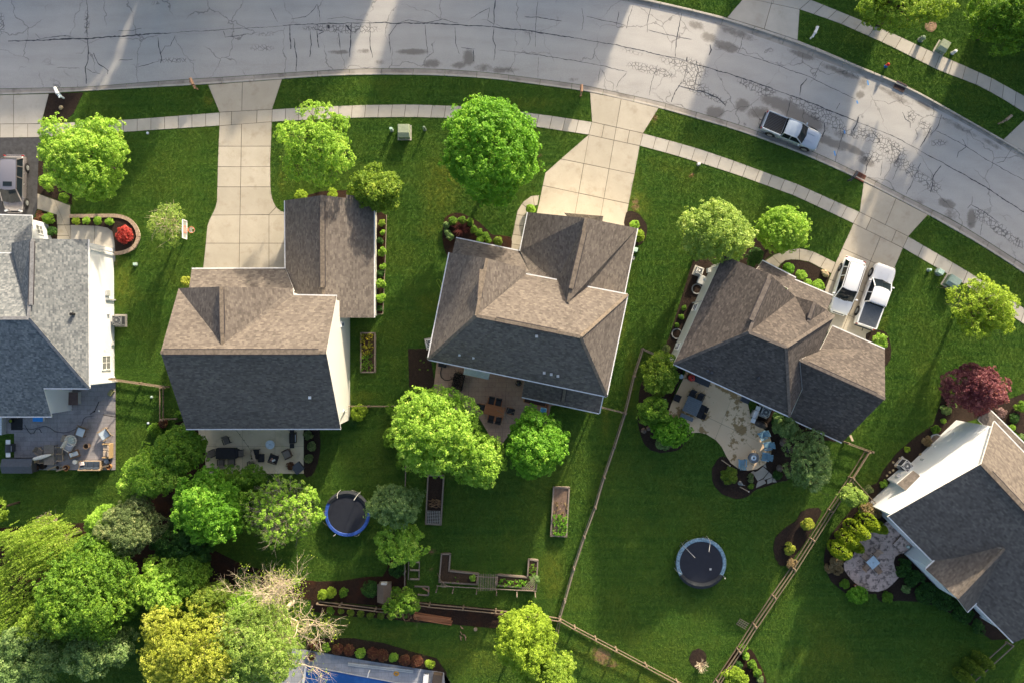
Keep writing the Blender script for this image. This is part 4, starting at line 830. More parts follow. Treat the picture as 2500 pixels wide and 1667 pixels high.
# dark roofed house with the blue fire pit patio
h4 = House('dark brown house whose driveway holds two white vehicles', {
    'NW': (1765.8, 623.7, 5.5), 'SW': (1645, 888, 5.5), 'SE': (1928, 1016, 5.5), 'NE': (2037, 771, 5.5), 'A': (1828.6, 811, 9.5), 'B': (1919, 847, 9.5), 'nN': (1879, 670, 9.2), 'nE': (1941.5, 724, 6.0), 'sA': (1973, 786, 7.3), 'sN': (1989, 738, 7.2), 'sE': (2017.5, 757, 5.6), 'sW': (1941.5, 720, 5.8),
    'wW': (1953, 878, 7.5), 'wE': (2161, 973, 7.6), 'wNE': (2160, 852, 3.1), 'wNW': (2032, 796, 3.1), 'wSE': (2056, 1079.4, 3.1), 'wSW': (1928, 1020, 3.1), 'wv': (2004, 850.6, 4.9), 'wv2': (1959, 950, 5.6),
    'p1': (1861, 637, 3.0), 'p2': (1943, 679, 3.0), 'p3': (1925, 705, 4.2), 'p4': (1843, 664, 4.2), 'q1': (1937, 682, 3.0), 'q2': (2034, 723, 3.0), 'q3': (2016, 765, 4.6), 'q4': (1920, 712, 4.6)}, ROOF_K, SID_G, ctr=(1850, 830))
h4.capm = CAPK
h4.roofs('A NW nN', 'A SW NW', 'A B SE SW', 'A nN nE', 'A nE sA B', 'nE sN sA', 'sA sN sE', 'B sA sE NE', 'B NE SE')
h4.caps('A B', 'A nN', 'B SE', 'B NE', 'A SW', 'sA sN'); h4.vent_strip((1878, 682, 9.25), (1834, 782, 9.45), .5); h4.vent_strip((1986, 745, 7.25), (1975, 778, 7.3), .4)
for q in ((1728, 905, 6.4), (1738, 909, 6.4), (1852, 922, 7.4)): h4.pipe(*q, m=DGREY)
h4.roofs('wW wE wNE wNW wv', 'wW wv2 wSW wSE wE', name='wing_roof'); h4.caps('wW wE'); h4.vent_strip((1972, 887, 7.55), (2140, 963, 7.65), .35)
h4.roofs('p1 p2 p3 p4', name='porch_roof'); h4.roofs('q1 q2 q3 q4', name='garage_front_roof')
h4.gutters('SW SE', 'p1 p2', 'q1 q2')
h4.wall('W', 'NW SW', d=.38, e=.3); h4.wall('S', 'SW SE'); h4.wall('E', 'NE SE', d=.4); h4.wall('N', 'NW NE', d=.5); h4.c = P(2040, 930); h4.gutters('wSW wSE', 'wNE wNW'); h4.wall('WE', 'wNE wE wSE', d=.25); h4.wall('WS', 'wSW wSE'); h4.wall('WN', 'wNW wNE')
h4.win('W', 1697.5, 751, .75, 1.5, (1, 2)); h4.win('W', 1655, 845, .75, 1.5, (1, 2))

# house at the lower right with the sunlit white gable
def ext(a, b, k): return Vector(a) + (Vector(b) - Vector(a)) * k
h5 = House('large house at the lower right with a sunlit white gable wall', {
    'A': (2169, 1259, 5.5), 'R': (2396, 1131, 10.2), 'B': (2427, 1028, 6.3), 'Re': (2715, 1468, 10.2), 'Ae': (2475, 1568, 5.5), 'Be': (2745, 1360, 6.3),
    'w1': (2260, 1389, 5.6), 'w2': (2327, 1325, 5.6), 'w3': (2452, 1338, 8.6), 'w4': (2336, 1459, 8.3), 'w5': (2424, 1431, 5.6), 'w6': (2361.5, 1493, 5.6),
    'f1': (2388, 1024, 3.2), 'f2': (2411, 994, 3.0), 'f3': (2600, 1180, 3.0), 'f4': (2575, 1205, 4.4)}, ROOF_B, SID_W)
h5.capm = CAPB
h5.roofs('A R Re Ae', 'R B Be Re'); h5.caps('R Re'); h5.vent_strip((2418, 1153, 10.25), (2690, 1443, 10.25), .45)
h5.roofs('w2 w3 w4 w1', 'w3 w5 w6 w4', name='dormer_roof'); h5.caps('w3 w4')
h5.roofs('f1 f2 f3 f4', name='porch_roof')
h5.gutters('A Ae', 'B Be', 'w1 w2', 'w5 w6', 'f2 f3')
h5.wall('G', 'A R B', d=.28, e=.35); h5.wall('SW', 'A Ae', d=.5, e=.3); h5.wall('G2', 'Ae Re Be', d=.3); h5.wall('NE', 'B Be', d=.4)
# dormer walls reach out from the rear wall
dw = h5.V; org = h5.root.location
for ch in (('w1', 'w4', 'w6'),):
    pts = [dw[k] for k in ch]; t = (pts[2] - pts[0]); t.z = 0; t.normalize(); n = Vector((t.y, -t.x, 0)); n = n if n.x < 0 else -n
    inn = [p - n * .45 for p in pts]; inn[0] += t * .4 + Vector((0, 0, .3)); inn[2] -= t * .4 - Vector((0, 0, .3)); poly = [Vector((inn[0].x, inn[0].y, 0))] + [p - Vector((0, 0, .2)) for p in inn] + [Vector((inn[2].x, inn[2].y, 0))]
    MB().add([p - org for p in poly] + [p - n * 2.5 - org for p in poly], [(0, 1, 2, 3, 4), (9, 8, 7, 6, 5), (0, 5, 6, 1), (1, 6, 7, 2), (2, 7, 8, 3), (3, 8, 9, 4)]).build('bay_wall', SID_W, h5.root)
    c = (inn[0] + inn[2]) / 2
    for k, zz in ((-.9, 4.0), (.9, 4.0)): window(h5.root, Vector((c.x, c.y, zz)) + t * k, n, 1.0, 1.4, (1, 2))
h5.win('SW', 2230, 1347, 1.6, 1.2, (4, 2))
bz = []
MBB = MB(); b0, b1 = P(2165, 1169), P(2195, 1144); aw, nw = h5.walls['G']; tt = (b1 - b0).normalized(); nn = nw
dep = abs((b0 - aw).dot(nn)) + .05; vs = []
for z in (0, 2.75): vs += [b0 + Vector((0, 0, z)), b1 + Vector((0, 0, z)), b1 - nn * dep + Vector((0, 0, z)), b0 - nn * dep + Vector((0, 0, z))]
MBB.add([v - org for v in vs], [(3, 2, 1, 0), (4, 5, 6, 7), (0, 1, 5, 4), (1, 2, 6, 5), (2, 3, 7, 6), (3, 0, 4, 7)]).build('fireplace_bay', SID_W, h5.root)
o5 = h5.roof
h5.V['s1'] = b0 + nn * .2 - tt * .2 + Vector((0, 0, 2.8)); h5.V['s2'] = b1 + nn * .2 + tt * .2 + Vector((0, 0, 2.8)); h5.V['s3'] = b1 - nn * dep + tt * .2 + Vector((0, 0, 3.6)); h5.V['s4'] = b0 - nn * dep - tt * .2 + Vector((0, 0, 3.6))
h5.roofs('s1 s2 s3 s4', name='bay_roof')
MB().box(tuple((b0 + b1) / 2 + nn * .06 - org + Vector((0, 0, 1.2))), (.35, .35, .3), R(-45)).build('vent_hood', LGREY, h5.root)

# houses across the street (their shadows lie on the road); plain gabled blocks with garage wings
def far_house(label, x0, x1, yf, depth, ang=0, ez=5.5, rz=9.6, gz=None, sh=None):
    c = P((x0 + x1) / 2, yf - depth / 2); w = (x1 - x0) * M_PX / 2; d = depth * M_PX / 2; ca, sa = math.cos(R(ang)), math.sin(R(ang))
    def q(u, v, z): return Vector((c.x + u * ca - v * sa, c.y + u * sa + v * ca, z))
    gw = w * .42
    V_ = {'a': q(-w, -d, ez), 'b': q(w, -d, ez), 'c': q(w, d, ez), 'e': q(-w, d, ez), 'r': q(-w, 0, rz), 's': q(w, 0, rz), 'g1': q(-gw, -d - 1.5, ez - .4), 'g2': q(gw, -d - 1.5, ez - .4), 'g3': q(0, -d - 1.5, ez + 2.2), 'g4': q(0, -d * .35, ez + 2.2), 'g5': q(-gw, -d, ez - .4), 'g6': q(gw, -d, ez - .4)}
    h = House(label, V_, sh or ROOF_B, SID_C, group='houses across the street'); h.capm = CAPB
    h.roofs('a b s r', 'r s c e'); h.caps('r s'); h.roofs('g1 g3 g4 g5', 'g3 g2 g6 g4', name='gable_roof')
    h.wall('s', 'a b', d=.4); h.wall('n', 'e c', d=.4); h.wall('w', 'a r e', d=.3); h.wall('x', 'b s c', d=.3); h.wall('g', 'g1 g3 g2', d=.3)
    return h
wall_kit(h4, [(1722, 664, 1.4, .3, .4, .6, 'electric_meter', LGREY), (1714, 684, 1.0, .2, .3, .3, 'utility_box', WHITE), (1690, 740, 2.7, .09, .09, 5.2, 'downspout', LGREY), (1646, 842, 1.2, .15, .3, .3, 'dryer_vent', WHITE)])
wall_kit(h5, [(2238, 1120, 1.2, .3, .4, .5, 'electric_meter', LGREY), (2270, 1088, 1.0, .25, .25, .3, 'utility_box', WHITE), (2305, 1050, 1.8, .12, .12, .25, 'wall_light', WHITE), (2180, 1176, .8, .14, .14, .5, 'gas_meter', GREY)])
wall_kit(h2, [(848.5, 830, 2.7, .09, .09, 5.0, 'downspout', WHITE), (848.5, 905, 1.2, .12, .3, .4, 'electric_meter', LGREY), (848.5, 960, .6, .12, .25, .25, 'hose_reel', GREY)])
# ------------------------------------------------------------------ trees and shrubs
def leaf_arrays(rng, cen, nrm, size, aspect=.55, jitter=.6):
    n = len(cen); v = rng.normal(size=(n, 3)) * jitter + nrm; v /= np.linalg.norm(v, axis=1)[:, None] + 1e-9
    t = np.cross(v, rng.normal(size=(n, 3))); t /= np.linalg.norm(t, axis=1)[:, None] + 1e-9
    b = np.cross(v, t); l = size * rng.uniform(.65, 1.35, n); w = l * aspect
    return np.stack([cen - t * l[:, None] / 2, cen + b * w[:, None] / 2 - v * (l * .08)[:, None], cen + t * l[:, None] / 2, cen - b * w[:, None] / 2 - v * (l * .08)[:, None]], 1)
def quads_to_obj(name, quads, tint, mat, parent=None, loc=None):
    n = len(quads); me = bpy.data.meshes.new(name)
    me.vertices.add(n * 4); me.vertices.foreach_set('co', quads.reshape(-1).astype(np.float32))
    me.loops.add(n * 4); me.loops.foreach_set('vertex_index', np.arange(n * 4, dtype=np.int32))
    me.polygons.add(n); me.polygons.foreach_set('loop_start', np.arange(0, n * 4, 4, dtype=np.int32)); me.polygons.foreach_set('loop_total', np.full(n, 4, dtype=np.int32))
    me.update(calc_edges=True)
    me.attributes.new('tint', 'FLOAT', 'POINT').data.foreach_set('value', np.repeat(tint, 4).astype(np.float32))
    me.materials.append(mat); o = bpy.data.objects.new(name, me); COL.objects.link(o)
    if parent is not None: o.parent = parent
    if loc is not None: o.location = loc
    return o
def crown(rng, rx, ry, rz, nl, nclump, cr, per, leaf, lobe=.32, fill=.66, down=-.35, streak=None, shape='round', lobevar=.42, jitter=.6, flat=1.0, sprig=.14):
    """leaf clumps on the outer side of branch-end lobes; returns quads, tints, lobe centres"""
    d = rng.normal(size=(nl * 6, 3)); d /= np.linalg.norm(d, axis=1)[:, None]; d = d[d[:, 2] > down][:nl * 3]
    # spread the lobes out: keep the farthest apart
    keep = [0]
    dist = np.linalg.norm(d - d[0], axis=1)
    for _ in range(min(nl, len(d)) - 1):
        k = int(np.argmax(dist * rng.uniform(.75, 1, len(d)))); keep.append(k); dist = np.minimum(dist, np.linalg.norm(d - d[k], axis=1))
    d = d[keep]; k = len(d)
    rr = fill * rng.uniform(1 - lobevar, 1 + lobevar * .55, k)
    if shape == 'cone':
        z = rng.uniform(-.9, 1.0, k); a = rng.uniform(0, 2 * np.pi, k); q = (1 - (z + 1) / 2) ** .8 * .75
        c = np.stack([np.cos(a) * q, np.sin(a) * q, z], 1); lr = lobe * (1.05 - (z + 1) / 2 * .75)
    else:
        c = d * rr[:, None]; lr = lobe * rng.uniform(.7, 1.25, k)
    # a core lobe closes the middle
    c = np.vstack([c, [[0, 0, -.05]]]); lr = np.append(lr, fill * .8); k += 1
    wgt = lr ** 2; li = rng.choice(k, nclump, p=wgt / wgt.sum())
    cd = rng.normal(size=(nclump, 3)); cd /= np.linalg.norm(cd, axis=1)[:, None]
    out = c[li] + np.array([0, 0, .25]); out /= np.linalg.norm(out, axis=1)[:, None] + 1e-6
    cd = cd + out * .75; cd /= np.linalg.norm(cd, axis=1)[:, None]
    cc = c[li] + cd * (lr[li] * rng.uniform(.72, 1.04, nclump) * np.where(rng.uniform(0, 1, nclump) < sprig, rng.uniform(1.1, 1.42, nclump), 1.0))[:, None]
    S = np.array([rx, ry, rz]); C = cc * S
    tn = rng.uniform(0, 1, nclump); lt = rng.uniform(-.2, .2, k)[li]
    n = nclump * per; ci = np.repeat(np.arange(nclump), per)
    dd = rng.normal(size=(n, 3)); dd /= np.linalg.norm(dd, axis=1)[:, None]; nn = cd[ci] * .8 + dd; nn /= np.linalg.norm(nn, axis=1)[:, None]; UPS = np.array([.12, .38, .75])
    if streak is not None:
        sv = np.array(streak); off = dd * (cr * .35 * rng.uniform(.2, 1, n))[:, None] + sv * (rng.uniform(-1, 1, n) * cr * 1.6)[:, None]
        L = C[ci] + off; nn = dd * .4 + UPS; q = leaf_arrays(rng, L, nn, leaf, .4, jitter)
    else:
        L = C[ci] + nn * (cr * rng.uniform(.45, 1.0, n) ** .6)[:, None] * np.array([1, 1, flat]); q = leaf_arrays(rng, L, nn * .7 + UPS * .8, leaf, .62, jitter)
    t = np.clip(.5 + (tn[ci] - .5) * .6 + lt[ci] + rng.normal(0, .16, n), 0, 1)
    return q, t, c[:-1] * S
def limbs(mb, base, trunk_top, ends, r, rng, twigs=0, spread=.8, mi=0):
    mb.tube(base, trunk_top, r, r * .7, 8, mi)
    for e in ends:
        e = Vector(e); a = Vector(trunk_top) - Vector((0, 0, (Vector(trunk_top).z - Vector(base).z) * rng.uniform(0, .5)))
        m = a.lerp(e, .5) + Vector((rng.uniform(-.25, .25), rng.uniform(-.25, .25), rng.uniform(.0, .4)))
        mb.tube(a, m, r * .42, r * .26, 5, mi, False); mb.tube(m, e, r * .26, r * .10, 5, mi, False)
        for _ in range(twigs):
            p = m.lerp(e, rng.uniform(0, 1)); dv = (e - a).normalized() + Vector(rng.normal(size=3)) * spread; q = p + dv.normalized() * rng.uniform(.5, 1.3)
            mb.tube(p, q, r * .12, r * .05, 4, mi, False)
            for __ in range(2):
                dv2 = dv.normalized() + Vector(rng.normal(size=3)) * .7; mb.tube(q, q + dv2.normalized() * rng.uniform(.3, .8), r * .05, r * .03, 3, mi, False)
LIME = m_leaf('leaf_lime', (.18, .35, .036), (.35, .57, .070), (.52, .69, .14)); VIVID = m_leaf('leaf_vivid', (.09, .25, .016), (.20, .45, .034), (.36, .60, .08))
MID = m_leaf('leaf_mid', (0.083, 0.195, 0.019), (0.189, 0.354, 0.031), (0.307, 0.472, 0.059)); OLIVE = m_leaf('leaf_olive', (.085, .155, .018), (.22, .32, .036), (.34, .42, .07))
PALE = m_leaf('leaf_pale', (0.177, 0.295, 0.053), (0.342, 0.484, 0.100), (0.472, 0.590, 0.177)); MOSSY = m_leaf('leaf_mossy', (.11, .21, .02), (.25, .38, .04), (.40, .50, .08)); DARKG = m_leaf('leaf_dark', (.025, .075, .016), (.06, .16, .028), (.10, .23, .04))
YELLOW = m_leaf('leaf_yellow', (.19, .30, .025), (.36, .52, .045), (.48, .62, .08)); GOLD = m_leaf('leaf_gold', (.25, .31, .035), (.47, .53, .07), (.60, .62, .14))
PURPLE = m_leaf('leaf_purple', (.13, .035, .05), (.28, .095, .115), (.42, .20, .20)); RED = m_leaf('leaf_red', (0.354, 0.041, 0.035), (0.649, 0.106, 0.094), (0.708, 0.177, 0.142))
BLUEG = m_leaf('leaf_bluegreen', (.12, .22, .07), (.26, .39, .13), (.40, .52, .22)); GREYG = m_leaf('leaf_greygreen', (.10, .16, .055), (.24, .31, .12), (.44, .48, .22))
WILLOW = m_leaf('leaf_willow', (0.153, 0.260, 0.026), (0.295, 0.448, 0.047), (0.448, 0.566, 0.106)); BRONZE = m_leaf('leaf_bronze', (0.088, 0.035, 0.024), (0.224, 0.088, 0.053), (0.236, 0.189, 0.071)); STRAW = m_leaf('leaf_straw', (0.201, 0.142, 0.071), (0.389, 0.307, 0.165), (0.496, 0.401, 0.236))
TREES = {}
def tree(name, label, px, py, rx, ry, mat, h=8.5, zc=None, rz=None, nl=34, dens=1.0, cr=.34, per=26, leaf=.20, bark=BARK, twigs=0, seed=1, group=None, **kw):
    """px, py, rx, ry: surveyed crown centre and half widths; zc: height of the crown's middle"""
    rng = np.random.RandomState(seed); zc = zc or h * .6; s_ = (CAMZ - zc) / FOC
    c = P(px, py, zc); RX_, RY_ = rx * s_, ry * s_; rz = rz or (h - zc) * 1.0
    root = thing(name, label, 'tree', (c.x, c.y, 0), group=group)
    surf = (RX_ * RY_ + RX_ * rz + RY_ * rz) / 3 * 4 * math.pi
    cr *= .82; per = int(per * .74); leaf *= .9; ncl = int(surf / (cr * cr * 1.35) * dens)
    q, t, lobes = crown(rng, RX_ * .95, RY_ * .95, rz, nl, ncl, cr, per, leaf, **kw)
    quads_to_obj('crown', q, t, mat, root, (0, 0, zc))
    mb = MB(); limbs(mb, (0, 0, 0), (rng.uniform(-.2, .2), rng.uniform(-.2, .2), zc - rz * .45), [Vector(l) * .95 + Vector((0, 0, zc)) for l in lobes], .10 + max(RX_, RY_) * .028, rng, twigs)
    mb.build('trunk', bark, root, smooth=True); return root
def shrub(label, px, py, r, mat, h=.9, name='shrub', cat='shrub', ry=None, leaf=.10, cr=.14, per=16, dens=1.0, seed=0, group=None, dense=True, base=None, **kw):
    rng = np.random.RandomState(seed + int(px * 7 + py)); zc = h * .55; s_ = (CAMZ - zc) / FOC; c = P(px, py, zc); RX_ = r * s_; RY_ = (ry or r) * s_; rz = h * .5
    surf = (RX_ * RY_ + RX_ * rz + RY_ * rz) / 3 * 4 * math.pi; ncl = max(14, int(surf / (cr * cr * 1.2) * dens))
    if dense: kw.setdefault('fill', .42); kw.setdefault('lobe', .62); kw.setdefault('lobevar', .08)
    kw.setdefault('down', -.5); kw.setdefault('sprig', 0.0 if dense else .1)
    q, t, _ = crown(rng, RX_ * .95, RY_ * .95, rz, kw.pop('nl', 10), ncl, cr, per, leaf, **kw)
    q[..., 2] = np.maximum(q[..., 2], -zc + .02)
    o = quads_to_obj(name, q + np.array([0, 0, zc]), t, mat, None, (c.x, c.y, 0.03)); tag(o, label, cat, group); return o
def patch(name, label, cat, poly, mat, z, h, dens=26, leaf=.09, cr=.10, per=12, seed=1):
    """loose low plants filling a bed outline"""
    rg = np.random.RandomState(seed); xs_ = [p[0] for p in poly]; ys_ = [p[1] for p in poly]; cx, cy = sum(xs_) / len(xs_), sum(ys_) / len(ys_); c = P(cx, cy, 0)
    n = int((max(xs_) - min(xs_)) * (max(ys_) - min(ys_)) * M_PX ** 2 * dens); X = rg.uniform(min(xs_), max(xs_), n); Y = rg.uniform(min(ys_), max(ys_), n); k = inpoly(X, Y, poly); X, Y = X[k], Y[k]
    C = np.stack([(X - cx) * M_PX, (cy - Y) * M_PX, z + rg.uniform(.1, 1, len(X)) * h], 1); tn = rg.uniform(0, 1, len(X)); ci = np.repeat(np.arange(len(X)), per)
    dd = rg.normal(size=(len(ci), 3)); dd /= np.linalg.norm(dd, axis=1)[:, None]; q = leaf_arrays(rg, C[ci] + dd * cr * rg.uniform(.3, 1, len(ci))[:, None], dd * .6 + np.array([.1, .2, .8]), leaf, .6, .6)
    q[..., 2] = np.maximum(q[..., 2], z * .9); o = quads_to_obj(name, q, np.clip(tn[ci] * .7 + rg.normal(.15, .15, len(ci)), 0, 1), mat, None, (c.x, c.y, 0)); tag(o, label, cat); return o
def conifer(label, px, py, r, h, mat, seed=0, group=None, lean=(0, 0)):
    """upright arborvitae seen from above: px,py is where it stands"""
    rng = np.random.RandomState(seed + int(px)); b = P(px - 12, py - 9, 0) if h > 3 else P(px - 5, py - 4, 0); R_ = r * .82 * M_PX
    h *= 1.12; root = thing('arborvitae', label, 'tree', (b.x, b.y, 0), group=group); n = 420; z = rng.uniform(0, 1, n) ** .9; a = rng.uniform(0, 2 * np.pi, n)
    prof = np.interp(z, [0, .15, .5, .8, 1], [.75, 1.0, .95, .62, .12]) * (1 + .12 * np.sin(a * 3 + seed))
    C = np.stack([np.cos(a) * prof * R_, np.sin(a) * prof * R_, z * h], 1); out = np.stack([np.cos(a), np.sin(a), .5 + z * .6], 1); out /= np.linalg.norm(out, axis=1)[:, None]
    per = 22; ci = np.repeat(np.arange(n), per); N = n * per; dd = rng.normal(size=(N, 3)); dd /= np.linalg.norm(dd, axis=1)[:, None]; nn = out[ci] + dd * .8; nn /= np.linalg.norm(nn, axis=1)[:, None]
    L = C[ci] + nn * (rng.uniform(.03, .16, N))[:, None]; q = leaf_arrays(rng, L, nn, .10, .6, .5); t = np.clip(.5 + (rng.uniform(0, 1, n)[ci] - .5) * .7 + rng.normal(0, .15, N), 0, 1)
    quads_to_obj('crown', q, t, mat, root); MB().tube((0, 0, 0), (0, 0, h * .8), .07, .03).build('trunk', BARK, root)

tree('maple_tree', 'bright lime green maple beside the blacktop driveway', 216, 388, 108, 108, LIME, 9.0, seed=2, nl=46, cr=.28, leaf=.17, lobevar=.4, fill=.68, lobe=.30)
tree('tree', 'loose mid green tree overhanging the sidewalk above the garage wing', 780, 355, 100, 95, LIME, 8.5, seed=3, nl=40, cr=.24, leaf=.16, dens=.62, twigs=3, fill=.72, lobe=.26, lobevar=.5, rz=3.0)
tree('small_tree', 'olive green tree at the corner of the garage wing', 922, 466, 70, 62, MOSSY, 6.0, seed=4, nl=26, cr=.26, leaf=.16, dens=.9)
tree('maple_tree', 'dense round bright green tree beside the widening driveway', 1201, 368, 120, 128, VIVID, 10.5, seed=5, nl=52, cr=.33, leaf=.19, fill=.70, lobe=.30, lobevar=.12, dens=1.25)
tree('young_tree', 'small sparse young tree next to the basketball hoop', 414, 550, 46, 54, PALE, 4.6, seed=6, nl=26, cr=.15, leaf=.10, per=10, dens=.55, twigs=2, bark=BARKP, fill=.7, lobe=.3, lobevar=.4, rz=1.6)
tree('pine_tree', 'soft yellow green pine at the corner of the dark roofed house', 1743, 566, 86, 78, PALE, 8.5, seed=7, nl=34, cr=.34, leaf=.17, per=34)
tree('round_tree', 'compact bright ball shaped tree above the curved walk', 1911, 563, 62, 53, LIME, 5.0, seed=8, nl=30, cr=.22, leaf=.13, per=28, fill=.62, lobe=.42, lobevar=.08, dens=1.3)
tree('feathery_tree', 'feathery yellow green tree by the green utility cabinets at the right', 2398, 752, 84, 88, YELLOW, 7.5, seed=9, nl=42, cr=.24, leaf=.14, dens=.62, twigs=5, fill=.72, lobe=.27, lobevar=.45, rz=2.8)
tree('plum_tree', 'purple leaved tree at the right near the white gable wall', 2381, 945, 74, 66, PURPLE, 6.2, seed=10, nl=36, cr=.24, leaf=.16, lobevar=.3)
tree('tree', 'yellow green tree cut by the top edge above the far sidewalk', 2200, 12, 126, 62, WILLOW, 8.0, seed=11, nl=44, cr=.26, leaf=.16, dens=.8, fill=.74, lobe=.26, lobevar=.45)
tree('tree', 'dark green dense tree in the top right corner', 2468, 42, 98, 82, MID, 9.0, seed=12, nl=44, cr=.30, leaf=.18, dens=1.1)
tree('maple_tree', 'golden green tree left of the furnished patio corner', 372, 1150, 76, 70, LIME, 7.0, seed=13, nl=34, cr=.32, leaf=.17, dens=1.0)
tree('maple_tree', 'green tree between the brown roof corner and the buff patio', 440, 1092, 66, 54, MID, 6.5, seed=14, nl=32, cr=.28, leaf=.17)
tree('maple_tree', 'vivid green tree below the furnished buff patio', 510, 1235, 92, 98, VIVID, 8.5, seed=15, nl=46, cr=.28, leaf=.17, lobevar=.35)
tree('shade_tree', 'green tree touching the lower edge of the buff patio', 590, 1165, 66, 34, MID, 5.0, seed=151, nl=26, cr=.26, leaf=.16)
tree('sparse_tree', 'thin leaved yellow green tree left of the blue rimmed trampoline', 695, 1245, 102, 84, LIME, 8.0, seed=16, nl=44, cr=.24, leaf=.17, dens=.36, twigs=12, bark=plain('grey_bark', (.30, .26, .21), .95), fill=.78, lobe=.25, lobevar=.35, rz=2.2)
tree('tree', 'grey green tree right of the blue rimmed trampoline', 968, 1228, 70, 58, BLUEG, 6.0, seed=17, nl=32, cr=.26, leaf=.15)
tree('small_tree', 'bright green small tree south of the grey green one', 980, 1325, 58, 62, LIME, 5.0, seed=18, nl=24, cr=.34, leaf=.20, dens=.75, fill=.7, lobe=.28, lobevar=.5)
tree('maple_tree', 'large lime green maple left of the wooden dining table', 1062, 1048, 114, 112, LIME, 9.5, seed=19, nl=50, cr=.33, leaf=.19, lobevar=.3)
tree('maple_tree', 'lime green maple adjoining the large one above the garden lawn', 1168, 1122, 66, 72, LIME, 8.0, seed=20, nl=34, cr=.31, leaf=.18)
tree('maple_tree', 'deep green tree right of the wooden dining table', 1309, 1086, 78, 88, VIVID, 8.0, seed=21, nl=44, cr=.29, leaf=.18, lobevar=.3)
tree('shrubby_tree', 'dark olive feathery evergreen against the rail fence corner', 1612, 912, 46, 62, MOSSY, 4.6, seed=22, nl=24, cr=.28, leaf=.15)
tree('shrubby_tree', 'dark green evergreen below the feathery one in the same bed', 1595, 1000, 42, 36, MID, 4.2, seed=23, nl=24, cr=.26, leaf=.15)
tree('round_tree', 'bright round tree beside the stained patio', 1636, 1050, 44, 42, VIVID, 3.8, seed=24, nl=26, cr=.20, leaf=.14, fill=.6, lobe=.42)
tree('tree', 'blue green loose tree between the fire pit and the rail fence', 1975, 1125, 68, 78, BLUEG, 5.5, seed=25, nl=40, cr=.26, leaf=.15, dens=.68, twigs=4, fill=.72, lobe=.27, lobevar=.4, rz=2.0)
tree('small_tree', 'bluish green small tree under the dark roof eave', 1918, 1040, 34, 30, BLUEG, 3.6, seed=26, nl=20, cr=.22, leaf=.14)
tree('small_tree', 'pale round small tree at the fence corner above the conifers', 2079, 1208, 30, 27, PALE, 3.2, seed=27, nl=18, cr=.20, leaf=.13)
tree('willow_tree', 'glowing yellow green tree at the bottom beside the fence junction', 1282, 1560, 76, 84, YELLOW, 9.5, seed=28, nl=50, cr=.24, leaf=.14, per=30, fill=.72, lobe=.28, lobevar=.35)
tree('willow_tree', 'yellow green tree cut by the bottom edge', 1338, 1640, 66, 60, WILLOW, 8.5, seed=29, nl=36, cr=.24, leaf=.14, per=30)
tree('tree', 'pale green airy tree at the bottom left of the pool', 632, 1572, 104, 120, PALE, 10.0, seed=30, nl=48, cr=.26, leaf=.14, dens=.8, twigs=2, bark=BARKP, fill=.72, lobe=.28)
tree('tree', 'golden leaved broad tree at the bottom', 462, 1575, 140, 128, GOLD, 10.0, seed=31, nl=54, cr=.25, leaf=.15, dens=.85, fill=.72, lobe=.28)
tree('round_tree', 'light green rounded tree among the lower left trees', 402, 1430, 68, 68, LIME, 7.5, seed=32, nl=32, cr=.30, leaf=.17)
tree('tree', 'mid green tree just right of the light green rounded tree', 470, 1405, 46, 60, MID, 6.5, seed=321, nl=24, cr=.28, leaf=.16)
tree('willow_tree', 'weeping yellow green willow at the lower left', 122, 1330, 118, 76, WILLOW, 9.0, seed=33, nl=44, cr=.36, leaf=.16, per=30, streak=(.85, .42, -.15), rz=3.2)
tree('willow_tree', 'yellow willow running off the left edge', 36, 1455, 92, 112, WILLOW, 8.5, seed=34, nl=40, cr=.36, leaf=.16, per=28, streak=(.75, .55, -.2), dens=.8, rz=3.0)
tree('tree', 'broad deep green tree in the middle of the lower left trees', 228, 1432, 122, 132, MID, 10.5, seed=35, nl=54, cr=.30, leaf=.18, dens=1.0, lobevar=.4)
tree('pine_tree', 'grey blue pine at the lower left edge', 72, 1588, 96, 90, BLUEG, 9.0, seed=36, nl=34, cr=.38, leaf=.17, per=40, lobevar=.45)
tree('pine_tree', 'grey blue pine below the deep green tree', 240, 1580, 86, 56, BLUEG, 8.0, seed=37, nl=28, cr=.36, leaf=.17, per=36, lobevar=.45)
tree('tree', 'grey olive tree with pale tips among the lower left trees', 325, 1282, 80, 80, GREYG, 8.0, seed=38, nl=42, cr=.24, leaf=.13, dens=1.0)
tree('small_tree', 'bright leafy sapling above the weeping willow', 256, 1272, 32, 46, LIME, 7.0, seed=39, nl=24, cr=.24, leaf=.15, dens=.8)
tree('tree', 'dark green tree below the vivid one', 450, 1325, 84, 56, DARKG, 5.5, seed=40, nl=30, cr=.28, leaf=.16)
tree('tree', 'small dark green tree behind the back fence', 605, 1420, 30, 36, DARKG, 4.0, seed=41, nl=20, cr=.24, leaf=.15)
tree('small_tree', 'green leafy shrubby tree over the back fence corner', 985, 1470, 46, 36, MID, 3.6, seed=42, nl=26, cr=.24, leaf=.16, dens=.6, twigs=2, lobevar=.5)
tree('maple_tree', 'dull green tree edge at the left border', -14, 1245, 30, 30, WILLOW, 6.5, seed=43, nl=20, cr=.26, leaf=.15)
tree('maple_tree', 'leafy green tree filling between the willow and the grey olive tree', 262, 1330, 54, 60, MID, 7.5, seed=44, nl=32, cr=.28, leaf=.17)
tree('willow_tree', 'yellow green tree between the left edge pine and the willow', 110, 1500, 70, 60, WILLOW, 8.0, seed=45, nl=34, cr=.3, leaf=.16)
tree('tree', 'olive tipped tree above the golden broad tree', 520, 1470, 60, 50, OLIVE, 8.0, seed=46, nl=32, cr=.26, leaf=.15)
